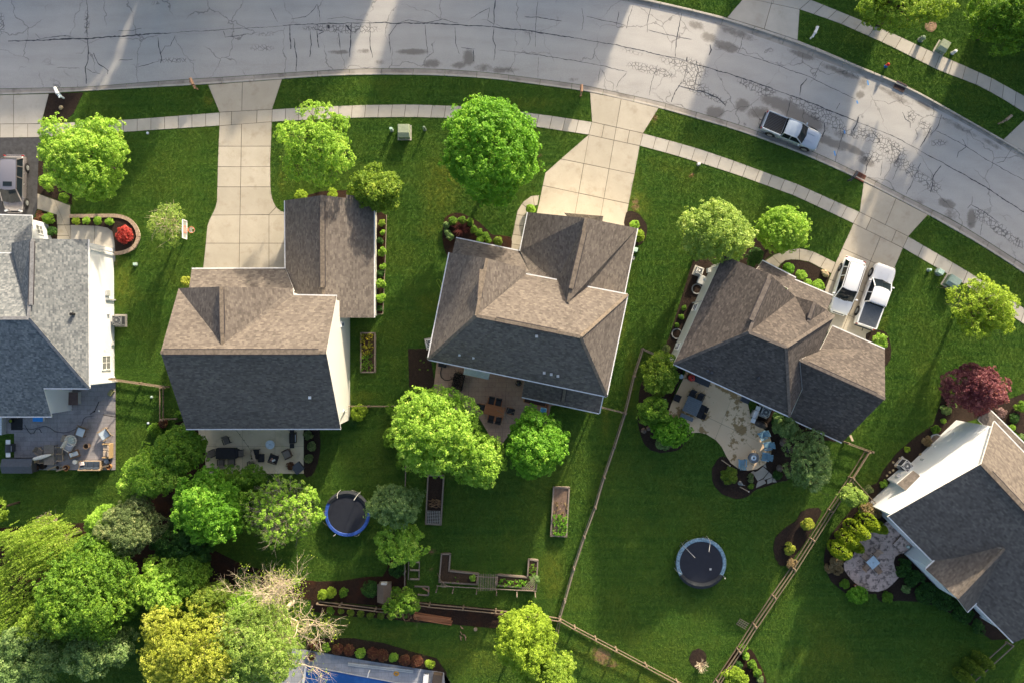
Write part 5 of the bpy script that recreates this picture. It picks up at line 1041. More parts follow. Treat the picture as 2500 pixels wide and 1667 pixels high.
tree('tree', 'small bright tree at the top of the pale green airy tree', 600, 1465, 46, 44, LIME, 7.0, seed=47, nl=28, cr=.24, leaf=.15, dens=.8)
# leafless pale tree near the pool
def bare_tree():
    rng = np.random.RandomState(77); b = P(716, 1468, 0); root = thing('bare_tree', 'mostly bare tan branched tree leaning beside the pool deck', 'tree', (b.x, b.y, 0)); mb = MB(); tips = []
    def grow(p, d, L, r, lv):
        q = p
        for _ in range(3):
            d = (d + Vector(rng.normal(size=3)) * .16).normalized(); n = q + d * L / 3; mb.tube(q, n, r, r * .86, 6 if lv < 2 else 4, 0, False); q = n; r *= .86
            if lv >= 1 and lv < 5:
                for __ in range(2 if lv < 4 else 1):
                    d2 = (d * .5 + Vector(rng.normal(size=3)) * .75); d2.z = abs(d2.z) * .45; grow(q, d2.normalized(), L * rng.uniform(.45, .7), r * .5, lv + 2)
        if lv < 5:
            for __ in range(3): grow(q, (d + Vector(rng.normal(size=3)) * .55).normalized(), L * rng.uniform(.6, .85), r * .7, lv + 1)
        else: tips.append(q)
    up = Vector((0, 0, 1)); mb.tube((0, 0, 0), (-.3, -.1, 3.0), .24, .20)
    for az, el, L in ((60, 45, 3.0), (150, 40, 2.6), (205, 38, 2.8), (265, 42, 2.8), (330, 55, 2.2), (100, 60, 2.4)):
        d = Vector((math.cos(R(az)) * math.cos(R(el)), math.sin(R(az)) * math.cos(R(el)), math.sin(R(el)))); grow(Vector((-.3, -.1, 3.0)), d, L, .13, 1)
    mb.build('trunk', BARKP, root, smooth=True)
    tp = np.array([tuple(t) for t in tips]); k = rng.choice(len(tp), min(len(tp), 420), False); ci = np.repeat(k, 8)
    L_ = tp[ci] + rng.normal(size=(len(ci), 3)) * .18; q = leaf_arrays(rng, L_, np.tile([0, 0, 1.0], (len(ci), 1)), .13, .6, 1.0)
    quads_to_obj('crown', q, rng.uniform(0, 1, len(ci)), YELLOW, root)
bare_tree()
rb = np.random.RandomState(5)
def twig_shrub(label, px, py, r, h, m, n=30, cat='shrub', name='bare_shrub'):
    b = P(px, py, .04); mb = MB(); rg = np.random.RandomState(int(px)); Rr = r * M_PX
    for _ in range(n):
        a = rg.uniform(0, 6.283); e = Vector((math.cos(a) * Rr * rg.uniform(.4, 1), math.sin(a) * Rr * rg.uniform(.4, 1), h * rg.uniform(.5, 1))); mid = e * .5 + Vector((0, 0, h * .15)); mb.tube((0, 0, 0), mid, .025, .018, 4, 0, False); mb.tube(mid, e, .018, .010, 4, 0, False)
        for __ in range(3): mb.tube(mid.lerp(e, rg.uniform(0, 1)), e + Vector(rg.normal(size=3)) * .15 * Rr, .010, .006, 3, 0, False)
    o = mb.build(name, m); o.location = b; tag(o, label, cat); return o
twig_shrub('leafless twiggy shrub in the small round mulch ring', 1710, 1618, 18, .9, BARKP)
twig_shrub('tan leafless shrub above the weeping willow', 142, 1262, 26, 2.2, BARKP, 60)
twig_shrub('reddish twiggy shrub inside the round bed by the porch', 1127, 560, 22, .9, plain('red_twigs', (.12, .035, .03), .9), 50)

# conifers by the mauve patio
for i, (x, y, r, h, lb) in enumerate([(2046, 1340, 21, 3.6, 'lowest yellow green arborvitae of the row by the white table'), (2064, 1315, 21, 3.4, 'second arborvitae from the lowest end of the row'), (2083, 1292, 23, 4.0, 'third and tallest arborvitae in the middle of the row'), (2112, 1275, 24, 3.6, 'fourth arborvitae near the house wall'), (2136, 1284, 14, 2.6, 'slim arborvitae nearest the rear steps'), (2085, 1354 - 22, 12, 2.2, 'small arborvitae tucked behind the row')]):
    conifer(lb, x, y, r, h, m_leaf('leaf_arborvitae', (0.142, 0.236, 0.012), (0.307, 0.401, 0.021), (0.425, 0.496, 0.035)), seed=i, group='arborvitae row by the patio')
for i, (x, y, lb) in enumerate([(2385, 1602, 'top arborvitae of the three by the lower right fence'), (2362, 1618, 'middle arborvitae of the three by the lower right fence'), (2340, 1641, 'bottom arborvitae of the three by the lower right fence')]):
    conifer(lb, x, y, 14, 2.8, OLIVE, seed=20 + i, group='arborvitae by the lower right fence')
# shrubs: (label, x, y, r, material, height, extras)
SH = [
 ('small yellow green ball shrub nearest the bent walk', 186, 541, 8.5, YELLOW, .55), ('second small ball shrub in the row before the red shrub', 211, 540, 8.5, LIME, .55), ('third small ball shrub in the row before the red shrub', 240, 539, 9, LIME, .6), ('ball shrub closest to the red shrub', 267, 541, 9, LIME, .6),
 ('dark leafy shrub below the grey garage wall', 118, 535, 16, MID, .9), ('reddish green shrub beside the blacktop', 98, 528, 13, BRONZE, .7), ('low dark shrub at the bend of the walk', 128, 565, 14, DARKG, .7),
 ('yellow green bushy shrub at the lower edge of the maple', 118, 448, 22, LIME, 1.4), ('green shrub beside the bent walk', 158, 482, 14, MID, 1.0),
 ('golden shrub at the wall of the brown roofed house', 455, 686, 12, GOLD, 1.2),
 ('low clipped hedge bush under the garage gable', 735, 480, 16, YELLOW, .8), ('low bush beneath the garage step in the roof', 812, 474, 14, YELLOW, .7),
 ('bright shrub highest in the garage side bed', 934, 568, 6, LIME, .5), ('straw coloured plant in the garage side bed', 932, 545, 8, WILLOW, .5), ('bright leafy shrub in the upper part of the garage side bed', 933, 614, 11, LIME, .7), ('dull shrub between the bright ones of the garage side bed', 928, 588, 9, DARKG, .5),
 ('middle bright shrub of the garage side bed', 934, 651, 8, LIME, .6), ('dark low shrub in the garage side bed', 928, 668, 9, DARKG, .5), ('second lowest bright shrub of the garage side bed', 931, 693, 12, LIME, .8), ('lowest bright shrub of the garage side bed', 930, 729, 12, LIME, .8), ('dark tuft at the lower end of the garage side bed', 928, 753, 8, DARKG, .4),
 ('clipped round shrub at the top left of the porch bed', 1107, 540, 10, MID, .7), ('clipped round shrub second along the porch bed', 1128, 539, 9, MID, .7), ('clipped round shrub third along the porch bed', 1148, 543, 9, MID, .7), ('clipped round shrub fourth along the porch bed', 1157, 560, 9, MID, .7), ('clipped round shrub fifth along the porch bed', 1170, 569, 9, MID, .7), ('clipped round shrub close to the porch roof', 1185, 577, 9, MID, .7), ('clipped round shrub half under the porch eave', 1172, 587, 9, MID, .7), ('clipped shrub nearest the dark lamp plant', 1192, 588, 7, MID, .6),
 ('bluish shrub at the left edge of the porch bed', 1090, 549, 9, BLUEG, .6), ('lower bluish shrub at the left of the porch bed', 1091, 567, 8, BLUEG, .5), ('bluish shrub beside the porch roof corner', 1100, 578, 9, BLUEG, .6),
 ('flowering shrub between walk and porch bed', 1215, 590, 12, OLIVE, .6), ('bright shrub at the top of the curved walk', 1297, 510, 12, LIME, .8),
 ('bright ball shrub at the garage corner', 1550, 549, 11, LIME, .9), ('yellow green ball shrub right of the garage roof', 1561, 576, 14, YELLOW, 1.0),
 ('dark clipped ball shrub beside the soft pine', 1842, 628, 21, DARKG, 1.4), ('bright leafy shrub in the driveway island', 1925, 657, 17, VIVID, 1.0), ('ball shrub right of the leafy island shrub', 1956, 672, 12, LIME, .9), ('half hidden ball shrub by the garage eave', 1971, 693, 11, LIME, .8), ('rightmost ball shrub of the driveway island', 1997, 697, 15, LIME, .9),
 ('leafy shrub in the round bed at the garage corner', 2149, 833, 20, LIME, 1.0), ('yellowing plant at the edge of the same driveway end', 2126, 800, 8, GOLD, .4),
 ('bushy grey plant at the fence gate corner', 1627, 852, 12, GREYG, .8), ('small plant under the side windows', 1670, 752, 6, MID, .3), ('second small plant under the side windows', 1663, 774, 6, MID, .3), ('third small plant under the side windows', 1652, 794, 6, MID, .3),
 ('blue green spreading juniper below the round tree', 1618, 1078, 24, BLUEG, .6), ('broad yellow green shrub left of the patio end', 1778, 1160, 27, OLIVE, 1.1), ('grey ball shrub near the flagstones', 1832, 1161, 6, GREYG, .4), ('second grey ball shrub near the flagstones', 1833, 1171, 6, GREYG, .4), ('small green ball shrub at the bed edge', 1833, 1186, 6, MID, .4),
 ('dark low shrub right of the flagstones', 1898, 1160, 12, DARKG, .5), ('dark shrub beside the large boulders', 1900, 1020, 20, DARKG, .8), ('dark shrub near the air conditioner', 1893, 1036, 12, DARKG, .6),
 ('golden shrub in the upper part of the kidney bed', 1974, 1278, 17, GOLD, .9), ('straw coloured shrub in the lower part of the kidney bed', 1928, 1339, 15, GOLD, .8), ('dry grass clump tangled in the rail fence', 1933, 1374, 14, STRAW, .6),
 ('dry brown and green shrub at the head of the conifer row', 2126, 1248, 26, STRAW, 1.6), ('yellow green evergreen beneath the dry shrub', 2112, 1243, 18, YELLOW, 1.2),
 ('dry ornamental grass clump left of the mauve patio', 2038, 1378, 24, STRAW, .8), ('light green shrub in the rear patio bed', 2062, 1424, 13, MID, .7), ('green spreading shrub at the lower edge of the rear bed', 2093, 1450, 27, VIVID, .9), ('round green shrub below the mauve patio', 2167, 1457, 15, MID, .6), ('blue green ball shrub near the house corner', 2210, 1436, 10, BLUEG, .6),
 ('dark green shrub filling the corner by the rear door', 2205, 1385, 24, DARKG, .8), ('dark ground shrub along the rear wall', 2232, 1410, 26, DARKG, .8), ('dark green shrub below the rear gable', 2262, 1446, 30, DARKG, .8), ('dark creeping shrub under the rear gutter', 2305, 1462, 36, DARKG, .7), ('dark creeping shrub at the end of the rear wall', 2352, 1496, 28, DARKG, .6), ('dark creeping shrub farthest along the rear wall', 2385, 1530, 20, DARKG, .6),
 ('blue green perennial clump above the white gable', 2310, 1000, 14, BLUEG, .5), ('blue green perennial beside the clump', 2325, 985, 10, BLUEG, .5), ('yellow green tuft in the long bed', 2303, 1027, 7, LIME, .4), ('leafy green plant in the long bed', 2285, 1046, 11, MID, .5), ('yellow plant tuft near the basement well', 2215, 1096, 7, YELLOW, .3), ('brown dried perennial in the long bed', 2262, 1075, 14, STRAW, .4), ('silvery spiky plant at the bottom of the long bed', 2120, 1193, 12, GREYG, .6), ('bright green plant in the lower long bed', 2156, 1180, 9, LIME, .4),
 ('pink flowering shrub by the white porch roof', 2444, 1006, 14, m_leaf('leaf_pink', (.16, .10, .10), (.38, .25, .26), (.55, .40, .42)), .6), ('green shrub at the right edge by the front bed', 2492, 992, 16, MID, .8), ('dark shrub between the flowering shrub and the edge', 2475, 1020, 14, DARKG, .6), ('leafy plant near the right edge', 2468, 1042, 9, LIME, .5), ('yellow plant beneath the purple tree', 2402, 998, 7, YELLOW, .4), ('yellow green shrub at the foot of the purple tree', 2319, 955, 12, OLIVE, .7), ('blue green plant at the right border', 2494, 1066, 10, BLUEG, .5),
 ('yellow ball shrub beside the white downspout corner', 877, 1006, 19, YELLOW, 1.2), ('leafy green plant at the house corner', 862, 1030, 14, DARKG, .6), ('clipped dark yew by the gate', 955, 998, 12, MID, 1.0), ('clipped yew below the first by the gate', 965, 1012, 12, MID, 1.0), ('round green shrub left of the large maple', 955, 1068, 24, MID, 1.6), ('upper dark shrub on the side fence', 978, 1110, 12, MID, .9), ('lower dark shrub on the side fence', 979, 1133, 12, MID, .9),
 ('tufted grass right of the buff patio', 752, 1062, 12, GREYG, .5), ('second tufted grass right of the buff patio', 760, 1090, 13, GREYG, .5), ('lower tufted grass right of the buff patio', 755, 1118, 13, GREYG, .5), ('leafy vine at the left of the buff patio', 452, 1050, 20, BLUEG, 1.0), ('green plant near the brown roof corner', 440, 1010, 13, MID, 1.0), ('reddish dark shrub at the fence gap', 397, 1035, 14, BRONZE, .8), ('pale green shrub beside the reddish one', 378, 1048, 18, MID, .9),
 ('yellow evergreen left of the pair by the back fence', 789, 1450, 15, YELLOW, 1.2), ('yellow evergreen right of the pair by the back fence', 809, 1446, 14, YELLOW, 1.1), ('light green plant before the back fence', 840, 1446, 13, MID, .8), ('dark clipped ball shrub left of the little house', 902, 1436, 19, DARKG, 1.3), ('green plant right of the little house', 968, 1440, 13, MID, .8), ('dark ball shrub in the corner by the small tree', 968, 1389, 18, DARKG, 1.2), ('bright green fern among the bare branches', 722, 1420, 14, LIME, .9),
 ('yellow green perennial first along the outer fence bed', 808, 1489, 10, MID, .5), ('yellow green perennial second along the outer fence bed', 832, 1490, 8, OLIVE, .5), ('yellow green perennial third along the outer fence bed', 856, 1495, 9, OLIVE, .5), ('yellow green perennial fourth along the outer fence bed', 881, 1497, 9, OLIVE, .5), ('yellow green perennial fifth along the outer fence bed', 906, 1500, 9, OLIVE, .5), ('yellow green perennial sixth along the outer fence bed', 930, 1502, 9, OLIVE, .5), ('golden perennial last along the outer fence bed', 953, 1504, 8, GOLD, .5),
 ('dark red mound at the left end of the pool bed', 768, 1573, 13, BRONZE, .7), ('bright green plant first in the pool bed', 798, 1578, 11, LIME, .6), ('bronze mound second in the pool bed', 825, 1583, 14, BRONZE, .8), ('bronze mound third in the pool bed', 852, 1585, 14, BRONZE, .8), ('bright green plant between the bronze mounds', 880, 1593, 12, LIME, .6), ('bronze mound fourth in the pool bed', 911, 1595, 14, BRONZE, .8), ('bronze mound fifth in the pool bed', 935, 1598, 14, BRONZE, .8), ('bright green plant late in the pool bed', 962, 1603, 12, LIME, .6), ('bronze mound sixth in the pool bed', 989, 1611, 14, BRONZE, .8), ('bronze mound seventh in the pool bed', 1017, 1614, 14, BRONZE, .8), ('yellow green plant at the right end of the pool bed', 1048, 1619, 14, YELLOW, .7),
 ('big golden green shrub in the bottom fence strip', 1795, 1652, 36, YELLOW, 1.6), ('dark ball shrub in the bottom fence strip', 1798, 1622, 13, DARKG, .8), ('light shrub first along the bottom strip edge', 1820, 1601, 11, LIME, .7), ('light shrub second along the bottom strip edge', 1835, 1620, 12, MID, .7), ('light shrub third along the bottom strip edge', 1847, 1640, 12, MID, .7), ('blue green shrub last along the bottom strip edge', 1856, 1656, 9, BLUEG, .5), ('light green shrub beside the lower fence', 1815, 1580, 13, MID, .8),
]
for i, (lb, x, y, r, m, h) in enumerate(SH):
    big = r > 17; ball = 'ball' in lb or 'clipped' in lb or 'mound' in lb; shrub(lb, x, y, r, m, h, seed=i, leaf=.12 if big else .085, cr=.17 if big else .10, per=16, dens=1.0, jitter=.6, **({} if ball else dict(fill=.52, lobe=.42, lobevar=.45, nl=9)), ry=22 if r == 27 and x == 1778 else None)
shrub('small bright red weeping shrub in the walled bed', 303, 571, 20, RED, .9, leaf=.10, cr=.15)
# ------------------------------------------------------------------ fences
WOODR = m_wood('fence_rail_wood', (.15, .11, .075), (.28, .215, .145))
def fence(label, pts, nr=3, h=1.15, m=None, step=None, zs=None):
    m = m or WOODR; a0 = P(*pts[0]); root = thing('rail_fence', label, 'fence', (a0.x, a0.y, 0)); rr = random.Random(int(pts[0][0] + pts[0][1]))
    out = [pts[0]]
    for a, b in zip(pts[:-1], pts[1:]):
        L = math.hypot(b[0] - a[0], b[1] - a[1]) * M_PX; n = max(1, round(L / (step or 2.7)))
        out += [(a[0] + (b[0] - a[0]) * i / n, a[1] + (b[1] - a[1]) * i / n) for i in range(1, n + 1)]
    W_ = [P(*p) - a0 for p in out]
    for i, p in enumerate(W_):
        j = Vector((rr.uniform(-.03, .03), rr.uniform(-.03, .03), 0))
        MB().beam(p + j * 0, p + j + Vector((0, 0, h + .12 + rr.uniform(-.04, .04))), .13, .15).build('post', m, root)
    for a, b in zip(W_[:-1], W_[1:]):
        d = (b - a).normalized(); n_ = Vector((-d.y, d.x, 0))
        for k in range(nr):
            z = (zs[k] if zs else .28 + (h - .28) * k / max(1, nr - 1)); off = n_ * (.06 * (1 if k % 2 else -1))
            MB().beam(a - d * .12 + off + Vector((0, 0, z + rr.uniform(-.05, .05))), b + d * .12 + off + Vector((0, 0, z + rr.uniform(-.05, .05))), .055, .13 + rr.uniform(-.02, .02)).build('rail', m, root)
    return root
fence('wooden rail fence from the grey patio to the brown roofed house', [(280, 924), (413, 943)]); fence('short wooden rail fence running down beside the left lawn', [(404, 945), (404, 1022)]); fence('short fence stub at the brown roofed house corner', [(408, 1022), (440, 1019)], 2)
fence('low fence and gate between the yellow ball shrub and the big maple', [(851, 990), (902, 990), (983, 990)], 2, .9); fence('side fence running down to the little playhouse', [(994, 1075), (991, 1200), (990, 1455)], 2, 1.0, WOODX)
fence('back fence behind the brown mulch bed', [(782, 1463), (835, 1469.6), (920, 1480), (987, 1487.5)], 3, 1.2); fence('back fence behind the garden trellis up to the junction', [(1002, 1463.6), (1050, 1469.6), (1132, 1477), (1211, 1484.5), (1291, 1493), (1365, 1504)], 3, 1.2); fence('back fence half hidden by the lower trees', [(480, 1438), (581, 1444), (640, 1450)], 2, 1.2)
fence('long rail fence between the middle and the fire pit gardens', [(1567, 852), (1545.7, 917), (1524, 1006.6), (1498, 1088), (1473, 1161), (1451.7, 1234), (1425, 1305.7), (1400, 1382), (1378, 1460.6), (1365, 1504)], 3, 1.15, WOODX, step=3.4)
fence('short rail fence between the long fence and the windowed side wall', [(1567, 852), (1622, 876)], 3, 1.15, WOODX); fence('short rail fence joining the middle house to the long fence', [(1468, 992.6), (1524, 1006.6)], 2, 1.0, WOODX)
fence('pale rail fence running diagonally to the bottom edge', [(1367, 1504), (1402.6, 1524.7), (1502, 1577), (1574, 1615.5), (1650, 1656), (1730, 1698)], 3, 1.25); fence('short fence going down from the junction behind the yellow tree', [(1365, 1508), (1352, 1569), (1335, 1640)], 2, 1.1)
fence('rail fence at the corner of the dark roofed wing', [(2060, 1078), (2117, 1099)], 3, 1.3); fence('rail fence down from the dark roofed wing to the corner post', [(2110, 1100), (2071, 1163.4)], 3, 1.3)
fence('long rail fence beside the kidney shaped bed down to the bottom edge', [(2071, 1163.4), (2020.4, 1241.7), (1976, 1311.7), (1931, 1382), (1883.4, 1450), (1837, 1518.7), (1798, 1580), (1746.6, 1656), (1715, 1700)], 4, 1.35); fence('rail fence from the corner post to the white gabled house', [(2071, 1163), (2127.7, 1228)], 2, 1.1)
fence('rail fence at the lower right behind the three conifers', [(2455, 1566), (2400, 1616), (2320, 1690)], 2, 1.1, WOODX)
for x, y, a, lb in ((2082, 1076, 60, 'loose plank leaning on the fence by the dark wing'),):
    MB().beam(P(x, y, .9), P(x - 6, y - 14, .5), .2, .04).build('plank', WOOD)
    tag(bpy.context.scene.objects['plank'], lb, 'plank')

# ------------------------------------------------------------------ street furniture
def place(root, px, py, deg=0, z=0.0):
    root.location = P(px, py, 0) + Vector((0, 0, z)); root.rotation_euler = (0, 0, R(deg)); return root
def mailbox(label, px, py, deg, m, m2=None, h=1.1):
    t = thing('mailbox', label, 'mailbox'); place(t, px, py, deg)
    MB().beam((0, 0, 0), (0, 0, h + .1), .13, .13).build('post', m2 or m, t, bevel=.01); MB().beam((-.25, 0, h - .05), (.75, 0, h - .05), .10, .10).build('arm', m2 or m, t); MB().beam((.12, 0, .45), (.5, 0, h - .1), .08, .08).build('brace', m2 or m, t)
    mb = MB(); n = 9; vs = []
    for x in (.10, .72):
        for k in range(n): a = math.pi * k / (n - 1); vs.append((x, math.cos(a) * .13, h + .13 + math.sin(a) * .13))
        vs += [(x, -.13, h), (x, .13, h)]
    k = n + 2; mb.add(vs, [tuple(range(k)), tuple(range(2 * k - 1, k - 1, -1))] + [(i, k + i, k + (i + 1) % k, (i + 1) % k) for i in range(k)]).build('box', m, t); MB().box((.735, 0, h + .10), (.02, .2, .2)).build('door', m2 or m, t); MB().box((.4, .15, h + .2), (.18, .02, .06)).build('flag', RUST, t)
LB = plain('pale_blue_paint', (.50, .60, .68), .5); CED = m_wood('mailbox_cedar', (.28, .16, .10), (.40, .25, .16))
mailbox('white mailbox standing in the dark bed at the top left', 157, 241, 112, WHITE, LB); mailbox('wooden mailbox at the left driveway with the hoop', 483, 219, 112, CED); mailbox('brown wooden mailbox casting a long shadow', 1417, 236, 88, CED); mailbox('dark mailbox beside the storm drain', 2070, 442, 55, DGREY, DGREY); mailbox('white mailbox across the street', 1978, 95, 68, WHITE, WHITE); mailbox('weathered mailbox at the right edge across the street', 2437, 303, 40, WOOD, WOOD)
def cabinet(label, px, py, w, d, h, deg, m, mt=None):
    t = thing('transformer_box', label, 'utility box'); place(t, px, py, deg)
    MB().box((0, 0, .03), (w + .25, d + .25, .08)).build('pad', CONC, t); MB().box((0, 0, h * .4 + .05), (w, d, h * .8), taper=1.0).build('cabinet', m, t, bevel=.02)
    mb = MB(); a, b = w / 2 + .03, d / 2 + .03; z0 = h * .8 + .05
    mb.add([(-a, -b, z0), (a, -b, z0), (a, b, z0), (-a, b, z0), (-a * .9, -b * .35, h + .06), (a * .9, -b * .35, h + .06), (a * .9, b * .9, h + .10), (-a * .9, b * .9, h + .10)], [(3, 2, 1, 0), (4, 5, 6, 7), (0, 1, 5, 4), (1, 2, 6, 5), (2, 3, 7, 6), (3, 0, 4, 7)]); mb.build('lid', mt or m, t, bevel=.015)
    MB().box((0, -d / 2 - .012, h * .4), (.03, .02, h * .6)).build('seam', BLACK, t); MB().box((.1, -d / 2 - .02, h * .45), (.12, .03, .16)).build('lock', GREY, t)
TG = plain('sunlit_utility_green', (.30, .34, .24), .55)
cabinet('tan green transformer box on the lawn below the sidewalk', 988, 325, 1.05, 1.15, .95, 0, GREENB, TG); cabinet('green transformer box across the street', 2296, 119, .8, 1.0, .8, -30, GREENB, TG); cabinet('grey green transformer box at the edge of the right sidewalk', 2319, 690, 1.1, 1.0, .85, -32, GREENB, plain('grey_green_lid', (.22, .30, .28), .55))
def pedestal(label, px, py, w, h, m, round_=False, deg=0):
    t = thing('utility_pedestal', label, 'utility pedestal'); place(t, px, py, deg)
    if round_: MB().lathe([(w / 2, 0), (w / 2, h * .85), (w / 2 * .8, h * .97), (w * .2, h)], n=14).build('cover', m, t, smooth=False)
    else: MB().box((0, 0, h / 2), (w, w * .8, h)).build('cover', m, t, bevel=.03)
    MB().box((0, 0, h * .72), (w * 1.06, w * .86, .03)).build('band', GREY, t)
    MB().lathe([(w * .7, 0), (w * .7, .05)], n=12).build('collar', GREY, t)
pedestal('pale mint pedestal left of the tan green transformer box', 957, 319, .26, .85, MINT); pedestal('dark green pedestal right of the tan green transformer box', 1037, 317, .24, 1.0, GREENB, True); pedestal('green round pedestal above the far sidewalk', 2247, 98, .38, .8, GREENB, True); pedestal('white pedestal right of the far transformer box', 2324, 131, .26, .8, WHITE, False, -30)
pedestal('pale mint pedestal beside the right transformer box', 2291, 665, .55, .6, MINT, False, -32); pedestal('small mint round post near the right cabinets', 2266, 660, .26, .55, MINT, True); pedestal('mint green cap standing on the left lawn', 332, 646, .30, .35, MINT); pedestal('white cap by the sidewalk above the soft pine', 1705, 402, .26, .35, WHITE)
pedestal('small pipe cap near the sidewalk at the upper left', 361, 326, .22, .12, LB, True); pedestal('small cleanout cap on the lawn by the left fence', 371, 968, .2, .2, MINT, True); pedestal('lower cleanout cap by the reddish shrub', 363, 1032, .2, .2, LB, True)
mh = thing('manhole_cover', 'rusty round manhole cover in the far lawn', 'manhole cover'); place(mh, 2272, 64)
MB().lathe([(.56, 0), (.56, .04), (.47, .045), (.47, .03)], n=28).build('ring', plain('rusty_ring', (.28, .17, .12), .9), mh); MB().lathe([(.46, 0), (.46, .05)], n=28).build('lid', plain('rusty_lid', (.30, .19, .13), .9, 0, .4, 8), mh); MB().box((0, .2, .055), (.12, .04, .02)).build('lift_slot', BLACK, mh)
def drain(label, px, py, deg, m):
    t = thing('storm_drain', label, 'storm drain'); place(t, px, py, deg, -.10)
    MB().box((0, 0, .0), (1.0, .55, .05)).build('pit', BLACK, t)
    f = MB()
    for u, v, a, b in ((0, .27, 1.04, .06), (0, -.27, 1.04, .06), (.5, 0, .06, .5), (-.5, 0, .06, .5)): f.box((u, v, .05), (a, b, .06))
    f.build('frame', m, t)
    for i in range(9): MB().box((-.42 + i * .105, 0, .055), (.05, .5, .04)).build('bar', m, t)
    MB().box((0, -.36 if m is RUST else .36, .14), (1.05, .14, .14)).build('hood', m, t, bevel=.02)
drain('rusty storm drain grate beside the dark mailbox', 2100, 430, -28, RUST); drain('dark storm drain grate across the street', 2197, 213.5, -27, plain('dark_iron', (.06, .035, .035), .7, .2))
# fire hydrant
hy = thing('fire_hydrant', 'small red and blue hydrant on the far verge', 'hydrant'); place(hy, 2162, 163)
MB().lathe([(.16, 0), (.16, .05), (.11, .06), (.11, .5), (.14, .52), (.14, .56)], n=14).build('barrel', plain('hydrant_blue', (.03, .12, .42), .5), hy, smooth=False); MB().lathe([(.15, .56), (.15, .62), (.10, .72), (.04, .76), (.04, .80)], n=14).build('bonnet', plain('hydrant_red', (.55, .04, .03), .5), hy)
for s_ in (-1, 1): MB().tube((0, 0, .45), (s_ * .2, 0, .45), .055, n=10).build('nozzle', plain('hydrant_red', (.55, .04, .03), .5), hy)
def rock(label, px, py, r, h, m=None, ry=None, deg=0, cat='rock', name='boulder'):
    rr = random.Random(int(px * 3 + py)); mb = MB(); n = 9; prof = [(1.0, 0), (1.02, .35), (.8, .75), (.42, 1.0)]; vs = []; k = M_PX; ry = ry or r
    for q, z in prof:
        for i in range(n): a = 2 * math.pi * i / n; g = q * rr.uniform(.8, 1.15); vs.append((math.cos(a) * g * r * k, math.sin(a) * g * ry * k, z * h * rr.uniform(.85, 1.1)))
    fs = [(j * n + i, j * n + (i + 1) % n, (j + 1) * n + (i + 1) % n, (j + 1) * n + i) for j in range(3) for i in range(n)] + [tuple(range(3 * n, 4 * n)), tuple(range(n - 1, -1, -1))]
    o = mb.add(vs, fs).build(name, m or ROCK, bevel=.02); place(o, px, py, deg); tag(o, label, cat); return o
ROCK = plain('brown_rock', (.16, .125, .10), .95, 0, .35, 4, bmp=.5); ROCKT = plain('tan_rock', (.42, .33, .20), .95, 0, .3, 4, bmp=.5); ROCKD = plain('dark_rock', (.075, .062, .055), .9, 0, .4, 3, bmp=.5)
rock('tan stone in the mailbox bed', 150, 264, 5.5, .25, ROCKT); rock('large tan split rock in the driveway island', 2013, 668, 12, .5, ROCKT, 8, -50); rock('dark flat boulder at the patio edge by the grill', 1856, 1034, 17, .45, ROCKD, 9, -25); rock('boulder in the shrubs right of the blue chairs', 1911, 1077, 9, .5, ROCK, 12); rock('second boulder below it by the blue green tree', 1926, 1096, 9, .45, ROCKD); rock('grey boulder above the flagstones', 1902, 1142, 8, .45, ROCK, 10); rock('pointed stone in the bed under the round tree', 1571, 1050, 7, .35, ROCK); rock('brown stone beside the pointed one', 1583, 1045, 6, .3, ROCK)
for i, (x, y) in enumerate([(2165, 1160), (2172, 1152), (2180, 1147), (2186, 1137), (2190, 1130), (2180, 1128), (2196, 1118)]): rock(['small edging stone nearest the bright plant', 'second edging stone by the bay', 'third edging stone by the bay', 'fourth edging stone left of the air conditioner', 'edging stone above the air conditioner', 'pale edging stone at the lawn side', 'last edging stone up the long bed'][i], x, y, 3.2, .15, ROCKT)
rock('rough stone block on the white gable wall base', 2247, 1110, 5, .3, ROCKT)
# window well, bed wall
bw = thing('garden_wall', 'low curved stone wall around the red shrub bed', 'garden wall'); place(bw, 300, 580)
CAPST = plain('wall_cap_stone', (.36, .27, .20), .9, 0, .25, 8, bmp=.4); WST = plain('wall_block_stone', (.42, .36, .28), .9, 0, .3, 9, bmp=.5)
arc = [(173, 529), (200, 529), (230, 528.5), (260, 528), (285, 528), (303, 531), (318, 538), (330, 549), (338, 563), (341, 578), (337, 594), (328, 606), (314, 614), (298, 619), (283, 620)]
def along(pts, step):
    L = [0]
    for a, b in zip(pts[:-1], pts[1:]): L.append(L[-1] + math.hypot(b[0] - a[0], b[1] - a[1]))
    n = int(L[-1] / step); return [(float(np.interp(L[-1] * i / n, L, [p[0] for p in pts])), float(np.interp(L[-1] * i / n, L, [p[1] for p in pts]))) for i in range(n + 1)]
ap_ = along(arc, 9.5)
for a, b in zip(ap_[:-1], ap_[1:]):
    A, B = P(*a) - bw.location, P(*b) - bw.location; d = (B - A).normalized()
    MB().beam(A + d * .012 + Vector((0, 0, .12)), B - d * .012 + Vector((0, 0, .12)), .26, .24).build('wall_block', WST, bw); MB().beam(A + d * .01 + Vector((0, 0, .28)), B - d * .01 + Vector((0, 0, .28)), .34, .07).build('cap_stone', CAPST, bw)
eb = thing('edging_board', 'wooden edging board along the garage side bed', 'edging'); place(eb, 943, 640)
for a, b in (((944, 525), (940, 655)), ((940, 656), (935, 767)), ((934, 767), (916, 768))): MB().beam(P(*a) - eb.location + Vector((0, 0, .06)), P(*b) - eb.location + Vector((0, 0, .06)), .06, .14).build('board', WOOD, eb)

